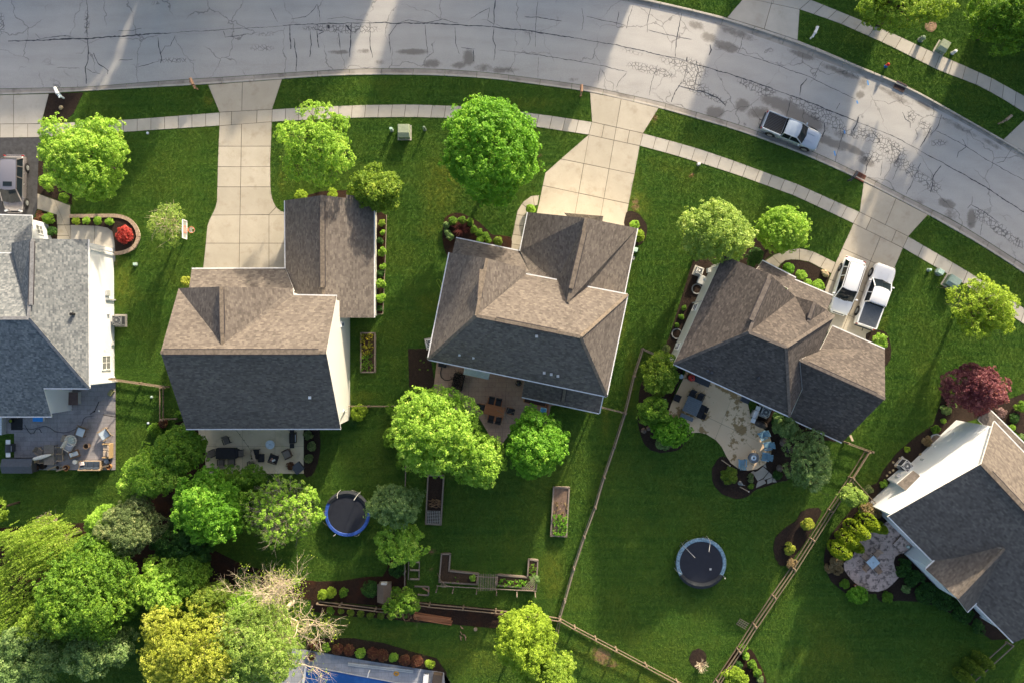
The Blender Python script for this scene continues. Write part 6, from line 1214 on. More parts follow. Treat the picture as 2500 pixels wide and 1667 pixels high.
# ------------------------------------------------------------------ household machines
def ac(label, px, py, s, h, deg=0, m=None):
    t = thing('air_conditioner', label, 'air conditioner'); place(t, px, py, deg); m = m or LGREY
    MB().box((0, 0, .05), (s + .3, s + .3, .10)).build('pad', CONC, t)
    MB().box((0, 0, .10 + h / 2), (s * .94, s * .94, h * .96)).build('coil', DGREY, t)
    f = MB()
    for a in (-1, 1):
        for b in (-1, 1): f.box((a * s * .46, b * s * .46, .1 + h / 2), (.07, .07, h))
    for z in (.14, .1 + h - .03): f.box((0, s * .47, z), (s, .05, .06)).box((0, -s * .47, z), (s, .05, .06)).box((s * .47, 0, z), (.05, s * .90, .06)).box((-s * .47, 0, z), (.05, s * .90, .06))
    f.build('frame', m, t); z = .10 + h
    MB().lathe([(s * .42, z - .05), (s * .42, z + .02), (s * .38, z + .02), (s * .38, z - .02)], n=24).build('fan_ring', m, t)
    b = MB()
    for k in range(5):
        a = 2 * math.pi * k / 5; c, s2 = math.cos(a), math.sin(a); b.add([(c * .05, s2 * .05, z - .02), (c * s * .36 - s2 * .06, s2 * s * .36 + c * .06, z - .01), (c * s * .36 + s2 * .07, s2 * s * .36 - c * .07, z - .04), (c * .05 + s2 * .04, s2 * .05 - c * .04, z - .03)], [(0, 1, 2, 3)])
    b.build('fan_blade', DGREY, t)
    g = MB()
    for k in range(12): a = math.pi * 2 * k / 12; g.tube((math.cos(a) * .06, math.sin(a) * .06, z + .03), (math.cos(a) * s * .42, math.sin(a) * s * .42, z + .02), .008, n=3)
    g.lathe([(.07, z + .02), (.07, z + .04)], n=10); g.build('fan_guard', m, t)
ac('air conditioner on a pad beside the tall white side wall', 296, 783, .85, .85, 0, GREY); ac('white air conditioner beside the middle house corner', 1052, 838, .75, .8, 12, WHITE); ac('air conditioner beside the stainless grill', 1863, 1003, .8, .85, -22); ac('air conditioner beside the sunlit white gable', 2203, 1133, .85, .95, -42, WHITE); ac('air conditioner by the dark house side wall', 1704, 663, .62, .7, -20, WHITE)
def boxthing(name, label, cat, px, py, w, d, h, deg, m, lid=None, z=0, lip=.03):
    t = thing(name, label, cat); place(t, px, py, deg, z)
    MB().box((0, 0, h * .45), (w, d, h * .9)).build('body', m, t, bevel=.02); MB().box((0, 0, h * .95), (w + lip, d + lip, h * .1)).build('lid', lid or m, t, bevel=.015); MB().box((0, -d / 2 - .02, h * .6), (w * .3, .03, .04)).build('handle', GREY, t); return t
boxthing('meter_box', 'grey meter box on the east side of the middle house', 'meter box', 1546, 612, .5, .35, 1.1, -13, MINT); boxthing('meter_box', 'second grey meter box below it on the same wall', 'meter box', 1540, 632, .45, .3, .9, -13, GREY)
boxthing('window_well_cover', 'clear window well cover on the side wall', 'window well', 1712, 684, .7, .8, .25, -22, DGREY, LGREY)
def ringthing(name, label, cat, px, py, r, h, m, inner=None, deg=0, z=0, taper=.85):
    t = thing(name, label, cat); place(t, px, py, deg, z)
    MB().lathe([(r * taper, 0), (r, h), (r * .86, h), (r * .80, h * .8)], n=18).build('rim', m, t, smooth=False); MB().lathe([(r * .80, h * .6), (r * .80, h * .82)], n=18).build('fill', inner or SOIL, t); return t
ringthing('window_well', 'round window well against the white gable', 'window well', 2283, 1072, .55, .25, LGREY, ROCK, taper=1.0)
ringthing('window_well', 'round window well by the side windows', 'window well', 1701, 706, .5, .15, GREY, MULCH, taper=1.0); ringthing('window_well', 'lower round window well by the side windows', 'window well', 1652, 815, .5, .15, GREY, MULCH, taper=1.0)
hs = thing('garden_hose', 'yellow green hose loop beside the middle house', 'hose'); place(hs, 1070, 690)
MB().path([P(*q, ) - hs.location + Vector((0, 0, .05)) for q in ((1077, 707), (1070, 695), (1066, 686), (1068, 682), (1073, 683), (1078, 692), (1080, 700))], .03).build('hose', plain('hose_green', (.25, .38, .05), .6), hs)
# basketball hoop
bh = thing('basketball_hoop', 'basketball hoop standing at the edge of the long driveway', 'basketball hoop'); place(bh, 456, 572)
rk = lambda px, py, z: P(px, py, z) - bh.location
MB().tube((0, 0, 0), (.25, 0, 2.6), .07).tube((.25, 0, 2.6), (.95, 0, 3.3), .05).tube((.25, 0, 2.2), (.95, 0, 2.9), .04).build('pole', LB, bh)
bb = MB(); X0 = 1.05; bb.box((X0, 0, 3.4), (.04, 1.6, 1.0)); bb.build('backboard', plain('backboard_smoke', (.30, .33, .30), .3), bh)
fr = MB()
for y_ in (-.8, .8): fr.box((X0 + .03, y_, 3.4), (.07, .08, 1.06))
for z_ in (2.9, 3.9): fr.box((X0 + .03, 0, z_), (.07, 1.68, .08))
fr.build('frame', WHITE, bh); sq = MB()
for y_ in (-.3, .3): sq.box((X0 + .03, y_, 3.3), (.02, .05, .5))
for z_ in (3.07, 3.53): sq.box((X0 + .03, 0, z_), (.02, .65, .05))
OR = plain('hoop_orange', (.65, .16, .07), .5); sq.build('target_square', OR, bh)
rg_ = MB(); n = 18; cx = X0 + .5
for k in range(n):
    a, b = 2 * math.pi * k / n, 2 * math.pi * (k + 1) / n; rg_.tube((cx + math.cos(a) * .27, math.sin(a) * .27, 3.05), (cx + math.cos(b) * .27, math.sin(b) * .27, 3.05), .02, n=5)
rg_.tube((X0, .07, 3.05), (cx - .25, .07, 3.05), .025, n=5).tube((X0, -.07, 3.05), (cx - .25, -.07, 3.05), .025, n=5); rg_.build('rim', OR, bh); nt_ = MB()
for k in range(12):
    a = 2 * math.pi * k / 12
    for s2 in (-1, 1): b = a + s2 * .5; nt_.tube((cx + math.cos(a) * .26, math.sin(a) * .26, 3.03), (cx + math.cos(b) * .15, math.sin(b) * .15, 2.6), .012, n=3)
nt_.build('net', WHITE, bh)

# ------------------------------------------------------------------ garden furniture
def chair(label, px, py, deg, frame, seat, w=.60, arms=True, cush=None, group=None, high=.85, name='patio_chair', z=.1, slats=0):
    """front faces +X at 0 degrees"""
    t = thing(name, label, 'chair', group=group); place(t, px, py, deg, z); d = w * .95
    if slats:
        for i in range(slats): MB().box((-d / 2 + d * (i + .5) / slats, 0, .42), (d / slats * .62, w * .9, .025)).build('slat', seat, t)
    else: MB().box((0, 0, .42), (d, w * .92, .09)).build('seat', seat, t, bevel=.02)
    if cush: MB().box((.02, 0, .52), (d * .9, w * .82, .12)).build('cushion', cush, t, bevel=.04)
    bk = MB(); bk.add([(-d / 2 - .02, -w * .46, .42), (-d / 2 + .05, -w * .46, .42), (-d / 2 + .05, w * .46, .42), (-d / 2 - .02, w * .46, .42), (-d / 2 - .20, -w * .46, high), (-d / 2 - .14, -w * .46, high), (-d / 2 - .14, w * .46, high), (-d / 2 - .20, w * .46, high)], [(3, 2, 1, 0), (4, 5, 6, 7), (0, 1, 5, 4), (1, 2, 6, 5), (2, 3, 7, 6), (3, 0, 4, 7)]).build('backrest', seat if not slats else frame, t, bevel=.01)
    for a in (-1, 1):
        for b in (-1, 1): MB().beam((a * d * .44, b * w * .44, 0), (a * d * .44, b * w * .44, .42), .045, .045).build('leg', frame, t)
        if arms: MB().beam((-d * .5, a * w * .5, .62), (d * .46, a * w * .5, .62), .07, .04).beam((d * .44, a * w * .5, .4), (d * .44, a * w * .5, .62), .04, .04).build('armrest', frame, t)
    return t
def table(label, px, py, w, d, deg, top, leg, h=.74, z=.1, boards=0, round_=False, hole=False):
    t = thing('table', label, 'table'); place(t, px, py, deg, z)
    if round_: MB().lathe([(w / 2, h - .04), (w / 2, h)], n=28).build('tabletop', top, t); MB().tube((0, 0, 0), (0, 0, h - .04), .05).build('pedestal', leg, t); MB().lathe([(w * .28, 0), (w * .26, .05)], n=16).build('base', leg, t)
    else:
        if boards:
            for i in range(boards): MB().box((0, -d / 2 + d * (i + .5) / boards, h - .02), (w, d / boards - .012, .04)).build('board', top, t)
            MB().box((0, 0, h - .06), (w * .9, d * .9, .04)).build('apron', leg, t)
        else: MB().box((0, 0, h - .025), (w, d, .05)).build('tabletop', top, t, bevel=.015)
        for a in (-1, 1):
            for b in (-1, 1): MB().beam((a * w * .44, b * d * .44, 0), (a * w * .44, b * d * .44, h - .05), .07, .07).build('leg', leg, t)
    if hole: MB().lathe([(.035, h), (.035, h + .012)], n=10).build('umbrella_hole', BLACK, t)
    return t
def sofa(label, px, py, w, deg, frame, cush, n=3, z=.1, name='sofa', d=.85):
    t = thing(name, label, 'sofa'); place(t, px, py, deg, z)       # faces +X, width along Y
    MB().box((0, 0, .20), (d, w, .24)).build('base', frame, t, bevel=.02); MB().box((-d * .42, 0, .55), (.14, w, .5)).build('backrest', frame, t, bevel=.03)
    for a in (-1, 1): MB().box((0, a * (w / 2 - .05), .45), (d, .10, .28)).build('armrest', frame, t, bevel=.02)
    cw = (w - .24) / n
    for i in range(n):
        y = -w / 2 + .12 + cw * (i + .5); MB().box((.06, y, .39), (d * .78, cw - .03, .15)).build('seat_cushion', cush, t, bevel=.05); MB().box((-d * .28, y, .62), (.18, cw - .04, .38)).build('back_cushion', cush, t, bevel=.06)
    return t
def grill(label, px, py, deg, body, shelf, z=.1, w=.7):
    t = thing('gas_grill', label, 'grill'); place(t, px, py, deg, z)
    MB().box((0, 0, .42), (.5, w, .75)).build('cabinet', body, t, bevel=.02); hood = MB(); vs = []; n = 7
    for y in (-w / 2, w / 2):
        for k in range(n): a = math.pi * k / (n - 1); vs.append((math.cos(a) * .27, y, .82 + math.sin(a) * .22))
    hood.add(vs, [tuple(range(n)), tuple(range(2 * n - 1, n - 1, -1))] + [(i, n + i, n + (i + 1) % n, (i + 1) % n) for i in range(n)]).build('lid', body if shelf is not CHROME else CHROME, t, bevel=.01)
    for a in (-1, 1): MB().box((0, a * (w / 2 + .24), .84), (.42, .42, .04)).build('side_shelf', shelf, t, bevel=.01)
    MB().beam((.33, -w * .35, .92), (.33, w * .35, .92), .03, .03).build('handle', CHROME, t)
    for a in (-1, 1): MB().tube((-.15, a * w * .42, .08), (-.15, a * w * .48, .08), .08, n=12).build('wheel', RUBBER, t)
    return t
CUSH = plain('pale_blue_cushion', (.50, .57, .63), .9, 0, .06, bmp=.3); NAVY = plain('navy_cushion', (.045, .060, .085), .9, 0, .15, bmp=.3); BEIGE = plain('beige_cushion', (.42, .34, .27), .9, bmp=.3); WICK = plain('brown_wicker', (.17, .12, .085), .9, 0, .3, 30, bmp=.5); TEAK = m_wood('teak', (.33, .24, .15), (.48, .36, .24)); TAUPE = plain('taupe_sling', (.20, .175, .15), .85, bmp=.2); OFFW = plain('cream_fabric', (.72, .68, .60), .9, bmp=.3); CHARC = plain('charcoal_fabric', (.035, .036, .042), .9, bmp=.3)
# left patio (scale 6.82 px per unit in the survey sheet)
grill('black grill with white side shelves at the left patio edge', 34, 1091, 0, DGREY, WHITE)
sb = thing('storage_box', 'large slate grey deck storage box with a gabled lid', 'storage box'); place(sb, 61, 1132, 0, .1)
MB().box((0, 0, .6), (2.7, 1.25, 1.2)).build('body', DGREY, sb, bevel=.02); MB().add([(-1.4, -.67, 1.2), (1.4, -.67, 1.2), (1.4, .67, 1.2), (-1.4, .67, 1.2), (-1.4, -.0, 1.45), (1.4, .0, 1.45)], [(3, 2, 1, 0), (0, 1, 5, 4), (2, 3, 4, 5), (0, 4, 3), (1, 2, 5)]).build('lid', plain('slate_lid', (.075, .085, .105), .6), sb); MB().box((0, .65, .9), (.3, .04, .08)).build('handle', BLACK, sb)
table('grey brown dining table with a folded umbrella over it', 131, 1107, .95, 1.8, 0, TAUPE, TAUPE, boards=7); chair('tan folding chair left of the dining table', 105, 1100, -35, TEAK, TAUPE); chair('second tan chair at the lower left of the dining table', 109, 1119, 0, TEAK, TAUPE, slats=4)
chair('upper slatted chair right of the dining table', 153, 1097, 180, TEAK, TAUPE, slats=4); chair('lower slatted chair right of the dining table', 154, 1114, 180, TEAK, TAUPE, slats=4)
um = thing('folded_umbrella', 'folded cream patio umbrella lying across the dining table', 'umbrella'); place(um, 117, 1111, 15, .1)
MB().lathe([(.03, -1.0), (.16, -.7), (.2, 0), (.13, .6), (.04, .9)], n=10).build('canopy', OFFW, um); um.children[0].rotation_euler = (0, R(90), 0); um.children[0].location = (0, 0, .98); MB().tube((-.95, 0, .98), (1.2, 0, .98), .025).build('pole', TEAK, um)
chair('dark wicker chair with a pale blue cushion near the cord', 205, 1052, -110, WICK, WICK, .85, cush=CUSH, name='armchair'); ec = thing('egg_chair', 'round white rattan chair with a floral cushion', 'chair'); place(ec, 181, 1073, -120, .1)
MB().lathe([(.20, .05), (.48, .35), (.55, .6), (.51, .6), (.40, .38), (.1, .25)], n=20).build('shell', OFFW, ec); MB().lathe([(.05, .28), (.33, .36), (.30, .46), (.05, .5)], n=16).build('cushion', plain('floral_cushion', (.42, .47, .42), .9, 0, .4, 14), ec)
for k in range(5): a = R(120 + k * 30); MB().tube((math.cos(a) * .5, math.sin(a) * .5, .55), (math.cos(a) * .42, math.sin(a) * .42, 1.0), .025, n=6).build('back_spoke', OFFW, ec)
chair('white framed lounge chair below the round rattan chair', 176, 1089, -30, OFFW, OFFW, .72, cush=plain('grey_mesh', (.30, .32, .35), .9)); sofa('square stool with a pale blue cushion', 188, 1106, .68, 20, WICK, CUSH, 1, name='lounge_chair', d=.7); boxthing('side_table', 'tan wicker side table left of the rattan chair', 'side table', 163, 1070, .55, .6, .45, -20, TAN)
ringthing('fire_bowl', 'small round copper fire bowl with glowing rim', 'fire bowl', 217, 1087, .27, .5, plain('copper', (.50, .34, .22), .5, .4), MULCH, z=.1)
chair('wooden bench chair with a grey cushion facing away from the grass', 262, 1058, 215, TEAK, TEAK, .95, cush=CUSH, name='bench'); sofa('beige two seat wicker sofa at the right patio edge', 268, 1098, 1.35, 180, plain('golden_wicker', (.40, .28, .15), .9, 0, .3, 30, bmp=.4), BEIGE, 2, name='loveseat')
sofa('navy three seat sofa with a wooden frame on the bottom patio edge', 227, 1134, 2.05, 90, TEAK, NAVY, 3); pw = MB().box((0, 0, 0), (.42, .34, .14)).build('pillow', plain('pink_white_pillow', (.72, .60, .55), .9), bevel=.05); place(pw, 208, 1129, 10, .64); tag(pw, 'pale pink throw pillow on the navy sofa', 'pillow')
table('small round cream side table left of the navy sofa', 190, 1125, .42, .42, 0, OFFW, OFFW, .5, round_=True); table('small round dark side table right of the navy sofa', 267, 1123, .42, .42, 0, plain('slate_top', (.16, .19, .24), .6), BLACK, .5, round_=True)
ringthing('planter', 'black planter tub nearest the storage box', 'planter', 98, 1138, .24, .45, BLACK, SOIL, z=.1); ringthing('planter', 'larger black planter tub beside the first', 'planter', 110, 1136, .28, .4, BLACK, MULCH, z=.1); ringthing('planter', 'dark metal tub below the dining table', 'planter', 147, 1139, .22, .4, GREY, MULCH, z=.1); ringthing('planter', 'clay pot with orange plants at the bottom patio edge', 'planter', 166, 1140, .28, .35, plain('clay', (.38, .20, .08), .9), BRONZE, z=.1); ringthing('planter', 'clay pot with orange plants at the patio corner', 'planter', 270, 1137, .26, .35, plain('clay', (.38, .20, .08), .9), BRONZE, z=.1)
for i, (a, b, lb) in enumerate([((137, 1149), (160, 1142), 'wooden oar leaning at the bottom patio edge'), ((240, 1141), (264, 1136), 'wooden oar lying over the navy sofa end'), ((116, 1146), (136, 1138), 'tan driftwood board below the dining table')]):
    o = MB().beam(P(a[0], a[1], .35), P(b[0], b[1], .75), .12, .04).build('oar' if i < 2 else 'board', TEAK); tag(o, lb, 'oar' if i < 2 else 'board')
tp = thing('tripod_stand', 'black metal tripod stand on the grey patio', 'stand'); place(tp, 243, 1002, 0, .1)
for a in (90, 200, 340): MB().tube((0, 0, .9), (math.cos(R(a)) * .85, math.sin(R(a)) * .85, .03), .035, n=6).build('leg', BLACK, tp)
MB().tube((0, 0, .8), (0, 0, 1.1), .06).build('head', BLACK, tp); MB().lathe([(.1, 0), (.08, .06)], n=10).build('foot', WHITE, tp); tp.children[-1].location = (.80, -.28, .02)
boxthing('patio_heater_box', 'brown topped cabinet against the white rear wall', 'cabinet', 188, 971, .85, 1.15, .75, 0, LGREY, plain('brown_top', (.13, .09, .085), .6)); boxthing('spa', 'white covered hot tub cut by the left edge', 'hot tub', -6, 1036, 1.7, 1.7, .85, 0, LGREY, plain('spa_cover', (.62, .65, .68), .5)); boxthing('cooler', 'white cooler with a blue lid under the eave', 'cooler', 99, 1021, .9, .45, .5, 0, WHITE, plain('bright_blue', (.03, .25, .70), .5))
dm = MB().box((0, 0, 0), (1.05, 1.1, .03)).build('door_mat', BLACK); place(dm, 43, 1034, 0, .13); tag(dm, 'black mat beside the covered hot tub', 'mat'); MB
ringthing('planter', 'small pot with dried flowers on the black mat', 'planter', 32, 1026, .18, .3, BLACK, GOLD, z=.15); boxthing('yard_cart', 'green plastic cart tipped at the patio corner', 'cart', 274, 958, .55, .35, .4, 55, plain('olive_plastic', (.22, .22, .10), .6))
cd_ = MB().path([P(x, y, .13) for x, y in ((42, 1041), (60, 1046), (80, 1047), (98, 1042), (110, 1039), (122, 1044), (135, 1053), (155, 1056), (170, 1053), (188, 1045), (200, 1036), (204, 1022), (210, 1017), (230, 1014))], .022, 5).build('power_cord', DGREY); tag(cd_, 'long dark cord snaking over the grey patio', 'cord')
cd2 = MB().path([P(x, y, .16) for x, y in ((60, 1036), (66, 1048), (74, 1058), (82, 1057), (88, 1047), (96, 1046), (101, 1055))], .022, 5).build('power_cord', DGREY); tag(cd2, 'short looped cord crossing the long one', 'cord')

# buff patio of the second house (8.4 px per unit)
def framechair(label, px, py, deg, seat=TAUPE): chair(label, px, py, deg, BLACK, seat, .62, name='metal_chair', z=.09, slats=5 if seat is BLACK else 0)
framechair('black metal chair alone in the upper left of the buff patio', 558, 1074, -70); framechair('black slatted metal chair beside the leaning umbrella', 618, 1131, 95, BLACK)
bt_ = thing('covered_table', 'table under a black fabric cover on the buff patio', 'table'); place(bt_, 557, 1104, 0, .09)
MB().box((0, 0, .38), (1.85, 1.0, .74), taper=.96).build('cover', CHARC, bt_, bevel=.04); MB().box((.95, 0, .35), (.35, .75, .6)).build('cover_fold', CHARC, bt_, bevel=.05)
framechair('tan seated metal chair left of the covered table', 524, 1104, 25); framechair('tan seated metal chair right of the covered table', 590, 1104, 185); framechair('tan seated chair below the covered table', 571, 1124, 90); framechair('second tan seated chair below the covered table', 545, 1126, 90)
table('round white table on the buff patio', 665, 1082, .82, .82, 0, LB, LGREY, .72, .09, round_=True, hole=True); grill('grill under a fitted black cover by the brown eave', 719, 1066, 0, BLACK, BLACK, z=.09, w=.95)
chair('wicker chair with a grey cushion on the buff patio', 704, 1106, 205, plain('dark_wicker', (.065, .045, .04), .9, 0, .3, 30, bmp=.4), WICK, .80, cush=TAUPE, name='armchair', z=.09, arms=True); chair('dark armchair holding a white and brown blanket', 670, 1117, 160, plain('dark_wicker', (.065, .045, .04), .9), CHARC, .80, name='armchair', z=.09)
for x, y, m, d, lb in ((672, 1121, WHITE, 20, 'white towel on the dark armchair'), (667, 1119, plain('rose_cloth', (.36, .20, .16), .9), 50, 'rose brown towel on the dark armchair')):
    o = MB().box((0, 0, 0), (.36, .2, .08), taper=.8).build('towel', m, bevel=.03); place(o, x, y, d, .6); tag(o, lb, 'towel')
chair('dark chair under the folded tan umbrella', 628, 1103, 90, BLACK, CHARC, .7, z=.09); boxthing('ottoman', 'dark ottoman beside the folded tan umbrella', 'ottoman', 640, 1116, .5, .7, .42, 0, CHARC)
u2 = thing('folded_umbrella', 'folded tan umbrella leaning over a dark chair', 'umbrella'); place(u2, 630, 1112, 0, .09)
MB().tube((-.25, .55, 1.0), (.05, -.35, 1.1), .16, .13, 10).tube((.05, -.35, 1.1), (.15, -.75, .9), .13, .05, 10).build('canopy', plain('tan_canvas', (.36, .29, .22), .9, 0, .2, 10, bmp=.4), u2)
for k in range(4): MB().tube((-.25, .55, 1.0), (-.4 + k * .13, .9, .95), .03, .02, 5).build('rib', TAN, u2)
MB().tube((-.1, .1, 0), (-.1, .1, 1.0), .03).build('pole', TEAK, u2)
boxthing('fire_table', 'square slate fire table at the lower right of the buff patio', 'fire table', 730, 1140, .85, .85, .6, 40, DGREY, plain('slate_top2', (.07, .08, .10), .5)); o_ = shrub('potted plant with red flowers beside the slate fire table', 709, 1137, 8, BRONZE, .6, 'potted_plant', 'potted plant')
st_ = MB().path([P(x, y, 2.6) for x, y in ((575, 1048), (585, 1060), (595, 1074), (605, 1088), (613, 1100))], .012, 4)
for x, y in ((585, 1060), (595, 1074), (605, 1088)): q = P(x, y, 2.55); st_.lathe([(.02, .0), (.05, -.06), (.02, -.12)], (q.x, q.y, q.z), 8)
tag(st_.build('string_lights', BLACK), 'string of dark bulbs hanging over the buff patio', 'string lights')

# brown patio of the middle house (6.534)
T3 = table('cedar dining table on the brown patio', 1208, 1000, 1.85, .98, -13, ORANGE, ORANGE, .76, .09, boards=8)
for x, y, d, lb in ((1200, 978, -103, 'left black cushioned chair above the cedar table'), (1217, 982, -103, 'right black cushioned chair above the cedar table'), (1176, 992, -13, 'black cushioned chair at the left end of the cedar table'), (1244, 1001, 167, 'black cushioned chair at the right end of the cedar table'), (1200, 1017, 77, 'left black cushioned chair below the cedar table'), (1218, 1021, 77, 'right black cushioned chair below the cedar table')): chair(lb, x, y, d, ORANGE, CHARC, .60, z=.09, cush=CHARC)
uf = thing('umbrella_frame', 'bare umbrella frame standing at the cedar table end', 'umbrella'); place(uf, 1234, 1007, 0, .09)
MB().tube((0, 0, 0), (0, 0, 2.3), .03).build('pole', TAUPE, uf)
for k in range(8): a = 2 * math.pi * k / 8 + .3; MB().tube((0, 0, 2.3), (math.cos(a) * .85, math.sin(a) * .85, 1.9), .02, n=5).build('rib', TAUPE, uf)
kt = thing('kettle_grill', 'black kettle grill under the middle eave', 'grill'); place(kt, 1266, 934, 0, .09)
MB().lathe([(.05, .45), (.26, .6), (.29, .75), (.26, .9), (.12, 1.0), (.03, 1.02)], n=20).build('bowl', plain('gloss_black', (.02, .02, .025), .15), kt, smooth=True)
for a in (90, 210, 330): MB().tube((math.cos(R(a)) * .12, math.sin(R(a)) * .12, .5), (math.cos(R(a)) * .3, math.sin(R(a)) * .3, 0), .02, n=6).build('leg', CHROME, kt)
aw = thing('awning', 'pale corrugated awning over the middle back door', 'awning'); place(aw, 1164, 912, 0)
A0, A1, A2, A3 = [P(*q) - aw.location for q in ((1135, 890, 2.5), (1198, 905, 2.5), (1192, 926, 2.2), (1131, 913, 2.2))]; mb = MB(); n = 26
for i in range(n):
    a, b = i / n, (i + .5) / n; h_ = Vector((0, 0, .03)); mb.add([A0.lerp(A1, a), A0.lerp(A1, b) + h_, A3.lerp(A2, b) + h_, A3.lerp(A2, a)], [(0, 1, 2, 3)]); c = (i + 1) / n; mb.add([A0.lerp(A1, b) + h_, A0.lerp(A1, c), A3.lerp(A2, c), A3.lerp(A2, b) + h_], [(0, 1, 2, 3)])
mb.build('panel', plain('corrugated_pale', (.42, .50, .52), .5), aw)
for q in (A2, A3): MB().tube(Vector((q.x, q.y, 0)), q, .03).build('post', GREY, aw)
bp = thing('brush_crate', 'black crate piled with dark brush on the brown patio', 'crate'); place(bp, 1119, 932, -12, .09)
fr2 = MB()
for u, v, a, b in ((0, .72, 1.0, .05), (0, -.72, 1.0, .05), (.48, 0, .05, 1.44), (-.48, 0, .05, 1.44)): fr2.box((u, v, .22), (a, b, .44))
fr2.build('side', BLACK, bp); tw = MB(); rr = random.Random(2)
for _ in range(130): x, y = rr.uniform(-.45, .45), rr.uniform(-.7, .9); a = rr.uniform(0, 3.1); l = rr.uniform(.15, .5); tw.tube((x - math.cos(a) * l, y - math.sin(a) * l, rr.uniform(.3, .6)), (x + math.cos(a) * l, y + math.sin(a) * l, rr.uniform(.3, .7)), .012, n=3)
tw.build('brush', plain('dark_twigs', (.03, .025, .022), .9), bp)['kind'] = 'stuff'
hz = MB().path([P(x, y, .14) for x, y in ((1078, 896), (1075, 910), (1077, 920), (1085, 927), (1095, 928), (1105, 924))], .035, 6).build('garden_hose', BLACK); tag(hz, 'black hose curling from the bin under the middle eave', 'hose'); boxthing('deck_bin', 'black bin under the left end of the middle eave', 'bin', 1081, 890, .7, .4, .6, -12, BLACK)
boxthing('planter_bench', 'long cedar planter below the rear porch roof', 'planter', 1306, 980, 2.1, .5, .55, -13, ORANGE, plain('planter_soil', (.05, .03, .025), .95), lip=-.12); ptc = thing('retaining_board', 'cedar board edge running down beside the brown patio', 'edging'); place(ptc, 1335, 1000)
MB().beam(P(1338, 985) - ptc.location + Vector((0, 0, .15)), P(1334, 1030) - ptc.location + Vector((0, 0, .15)), .14, .3).build('board', ORANGE, ptc)
pp = thing('paddling_pool', 'blue and white patterned tub half hidden by the deep green tree', 'tub'); place(pp, 1326, 1002, -13, .05)
MB().box((0, 0, .12), (.6, .65, .24)).build('tub', WHITE, pp, bevel=.03); MB().box((0, 0, .25), (.5, .55, .02)).build('water', plain('tub_blue', (.10, .35, .55), .3, 0, .5, 5), pp)

# fire pit patio (4.356)
SLATE = plain('slate_table', (.13, .155, .18), .6, 0, .12, 5)
table('large square slate blue table with black chairs', 1686, 989, 1.42, 1.5, -24, SLATE, DGREY, .74, .09, boards=9)
for x, y, d, lb in ((1687, 962, -114, 'left black chair above the square slate table'), (1706, 970, -114, 'right black chair above the square slate table'), (1712, 995, 156, 'upper black chair right of the square slate table'), (1706, 1011, 156, 'lower black chair right of the square slate table'), (1652, 971, -24, 'dark chair standing apart left of the square slate table')): chair(lb, x, y, d, BLACK, CHARC, .58, z=.09)
bn = thing('bench', 'slate blue bench below the square table', 'bench'); place(bn, 1674, 1017, -24, .09); MB().box((0, 0, .42), (1.25, .38, .05)).build('seat', SLATE, bn)
for a in (-1, 1): MB().box((a * .5, 0, .2), (.06, .34, .4)).build('leg', DGREY, bn)
ADB = plain('adirondack_blue', (.16, .29, .38), .7, 0, .10, 5)
def adirondack(label, px, py, deg):
    t = thing('adirondack_chair', label, 'chair', group='blue chairs round the fire pit'); place(t, px, py, deg, .09)
    for i in range(6): MB().box((.38 - i * .09, 0, .36 - i * .018), (.078, .50, .022)).build('seat_slat', ADB, t)
    for i in range(5):
        y = -.22 + i * .11; MB().beam((-.12, y * .85, .28), (-.46, y * 1.2, .92 - abs(i - 2) * .05), .095, .022).build('back_slat', ADB, t)
    for a in (-1, 1):
        MB().box((.12, a * .33, .55), (.72, .13, .03)).build('armrest', ADB, t, bevel=.02); MB().beam((.40, a * .29, 0), (.40, a * .29, .54), .09, .03).build('front_leg', ADB, t); MB().beam((.42, a * .25, .34), (-.45, a * .25, .05), .03, .12).build('side_rail', ADB, t)
adirondack('blue adirondack chair highest on the round patio edge', 1861, 1060, 205); adirondack('second blue adirondack chair down the round patio edge', 1873, 1086, 190); adirondack('blue adirondack chair right of the fire pit', 1868, 1113, 170); adirondack('blue adirondack chair left of the fire pit', 1809, 1131, 90)
fp = thing('fire_pit', 'round grey fire pit table between the blue chairs', 'fire pit'); place(fp, 1836, 1115, 0, .09)
MB().lathe([(.42, 0), (.44, .45), (.49, .47), (.49, .53), (.26, .53), (.25, .46)], n=30).build('base', plain('fire_pit_stone', (.12, .135, .15), .7), fp); MB().lathe([(.25, .46), (.25, .5)], n=24).build('glass_gravel', plain('ice_gravel', (.5, .6, .68), .3, 0, .3, 30), fp); MB().lathe([(.08, .5), (.08, .54)], n=14).build('burner', BLACK, fp)
grill('stainless steel grill by the air conditioner', 1838, 1009, 158, CHROME, plain('stainless_shelf', (.62, .63, .62), .35, .4), z=.09); boxthing('storage_box', 'grey storage box under the dark eave', 'storage box', 1817, 974, .75, .55, .55, -24, GREY, DGREY); boxthing('deck_box', 'long dark deck box at the top of the fire pit patio', 'storage box', 1711, 930, 1.5, .5, .55, -24, DGREY)
kg = thing('kamado_grill', 'red egg shaped grill at the top of the fire pit patio', 'grill'); place(kg, 1684, 921, 0, .09)
MB().lathe([(.12, .35), (.28, .5), (.33, .72), (.27, .95), (.12, 1.06), (.06, 1.08)], n=22).build('body', plain('grill_red', (.42, .03, .03), .3), kg, smooth=True); MB().lathe([(.07, 1.08), (.07, 1.14)], n=12).build('vent_cap', BLACK, kg); MB().lathe([(.3, 0), (.3, .35)], n=8).build('stand', BLACK, kg); MB().beam((.33, -.12, .8), (.33, .12, .8), .04, .04).build('handle', BLACK, kg)
ringthing('bucket', 'pale blue round bucket beside the red grill', 'bucket', 1661, 918, .21, .45, LB, LB, z=.05)
ringthing('landscape_ring', 'thin metal ring in the dark bed left of the slate table', 'ring', 1623, 977, .16, .06, LGREY, MULCH, taper=1.0)
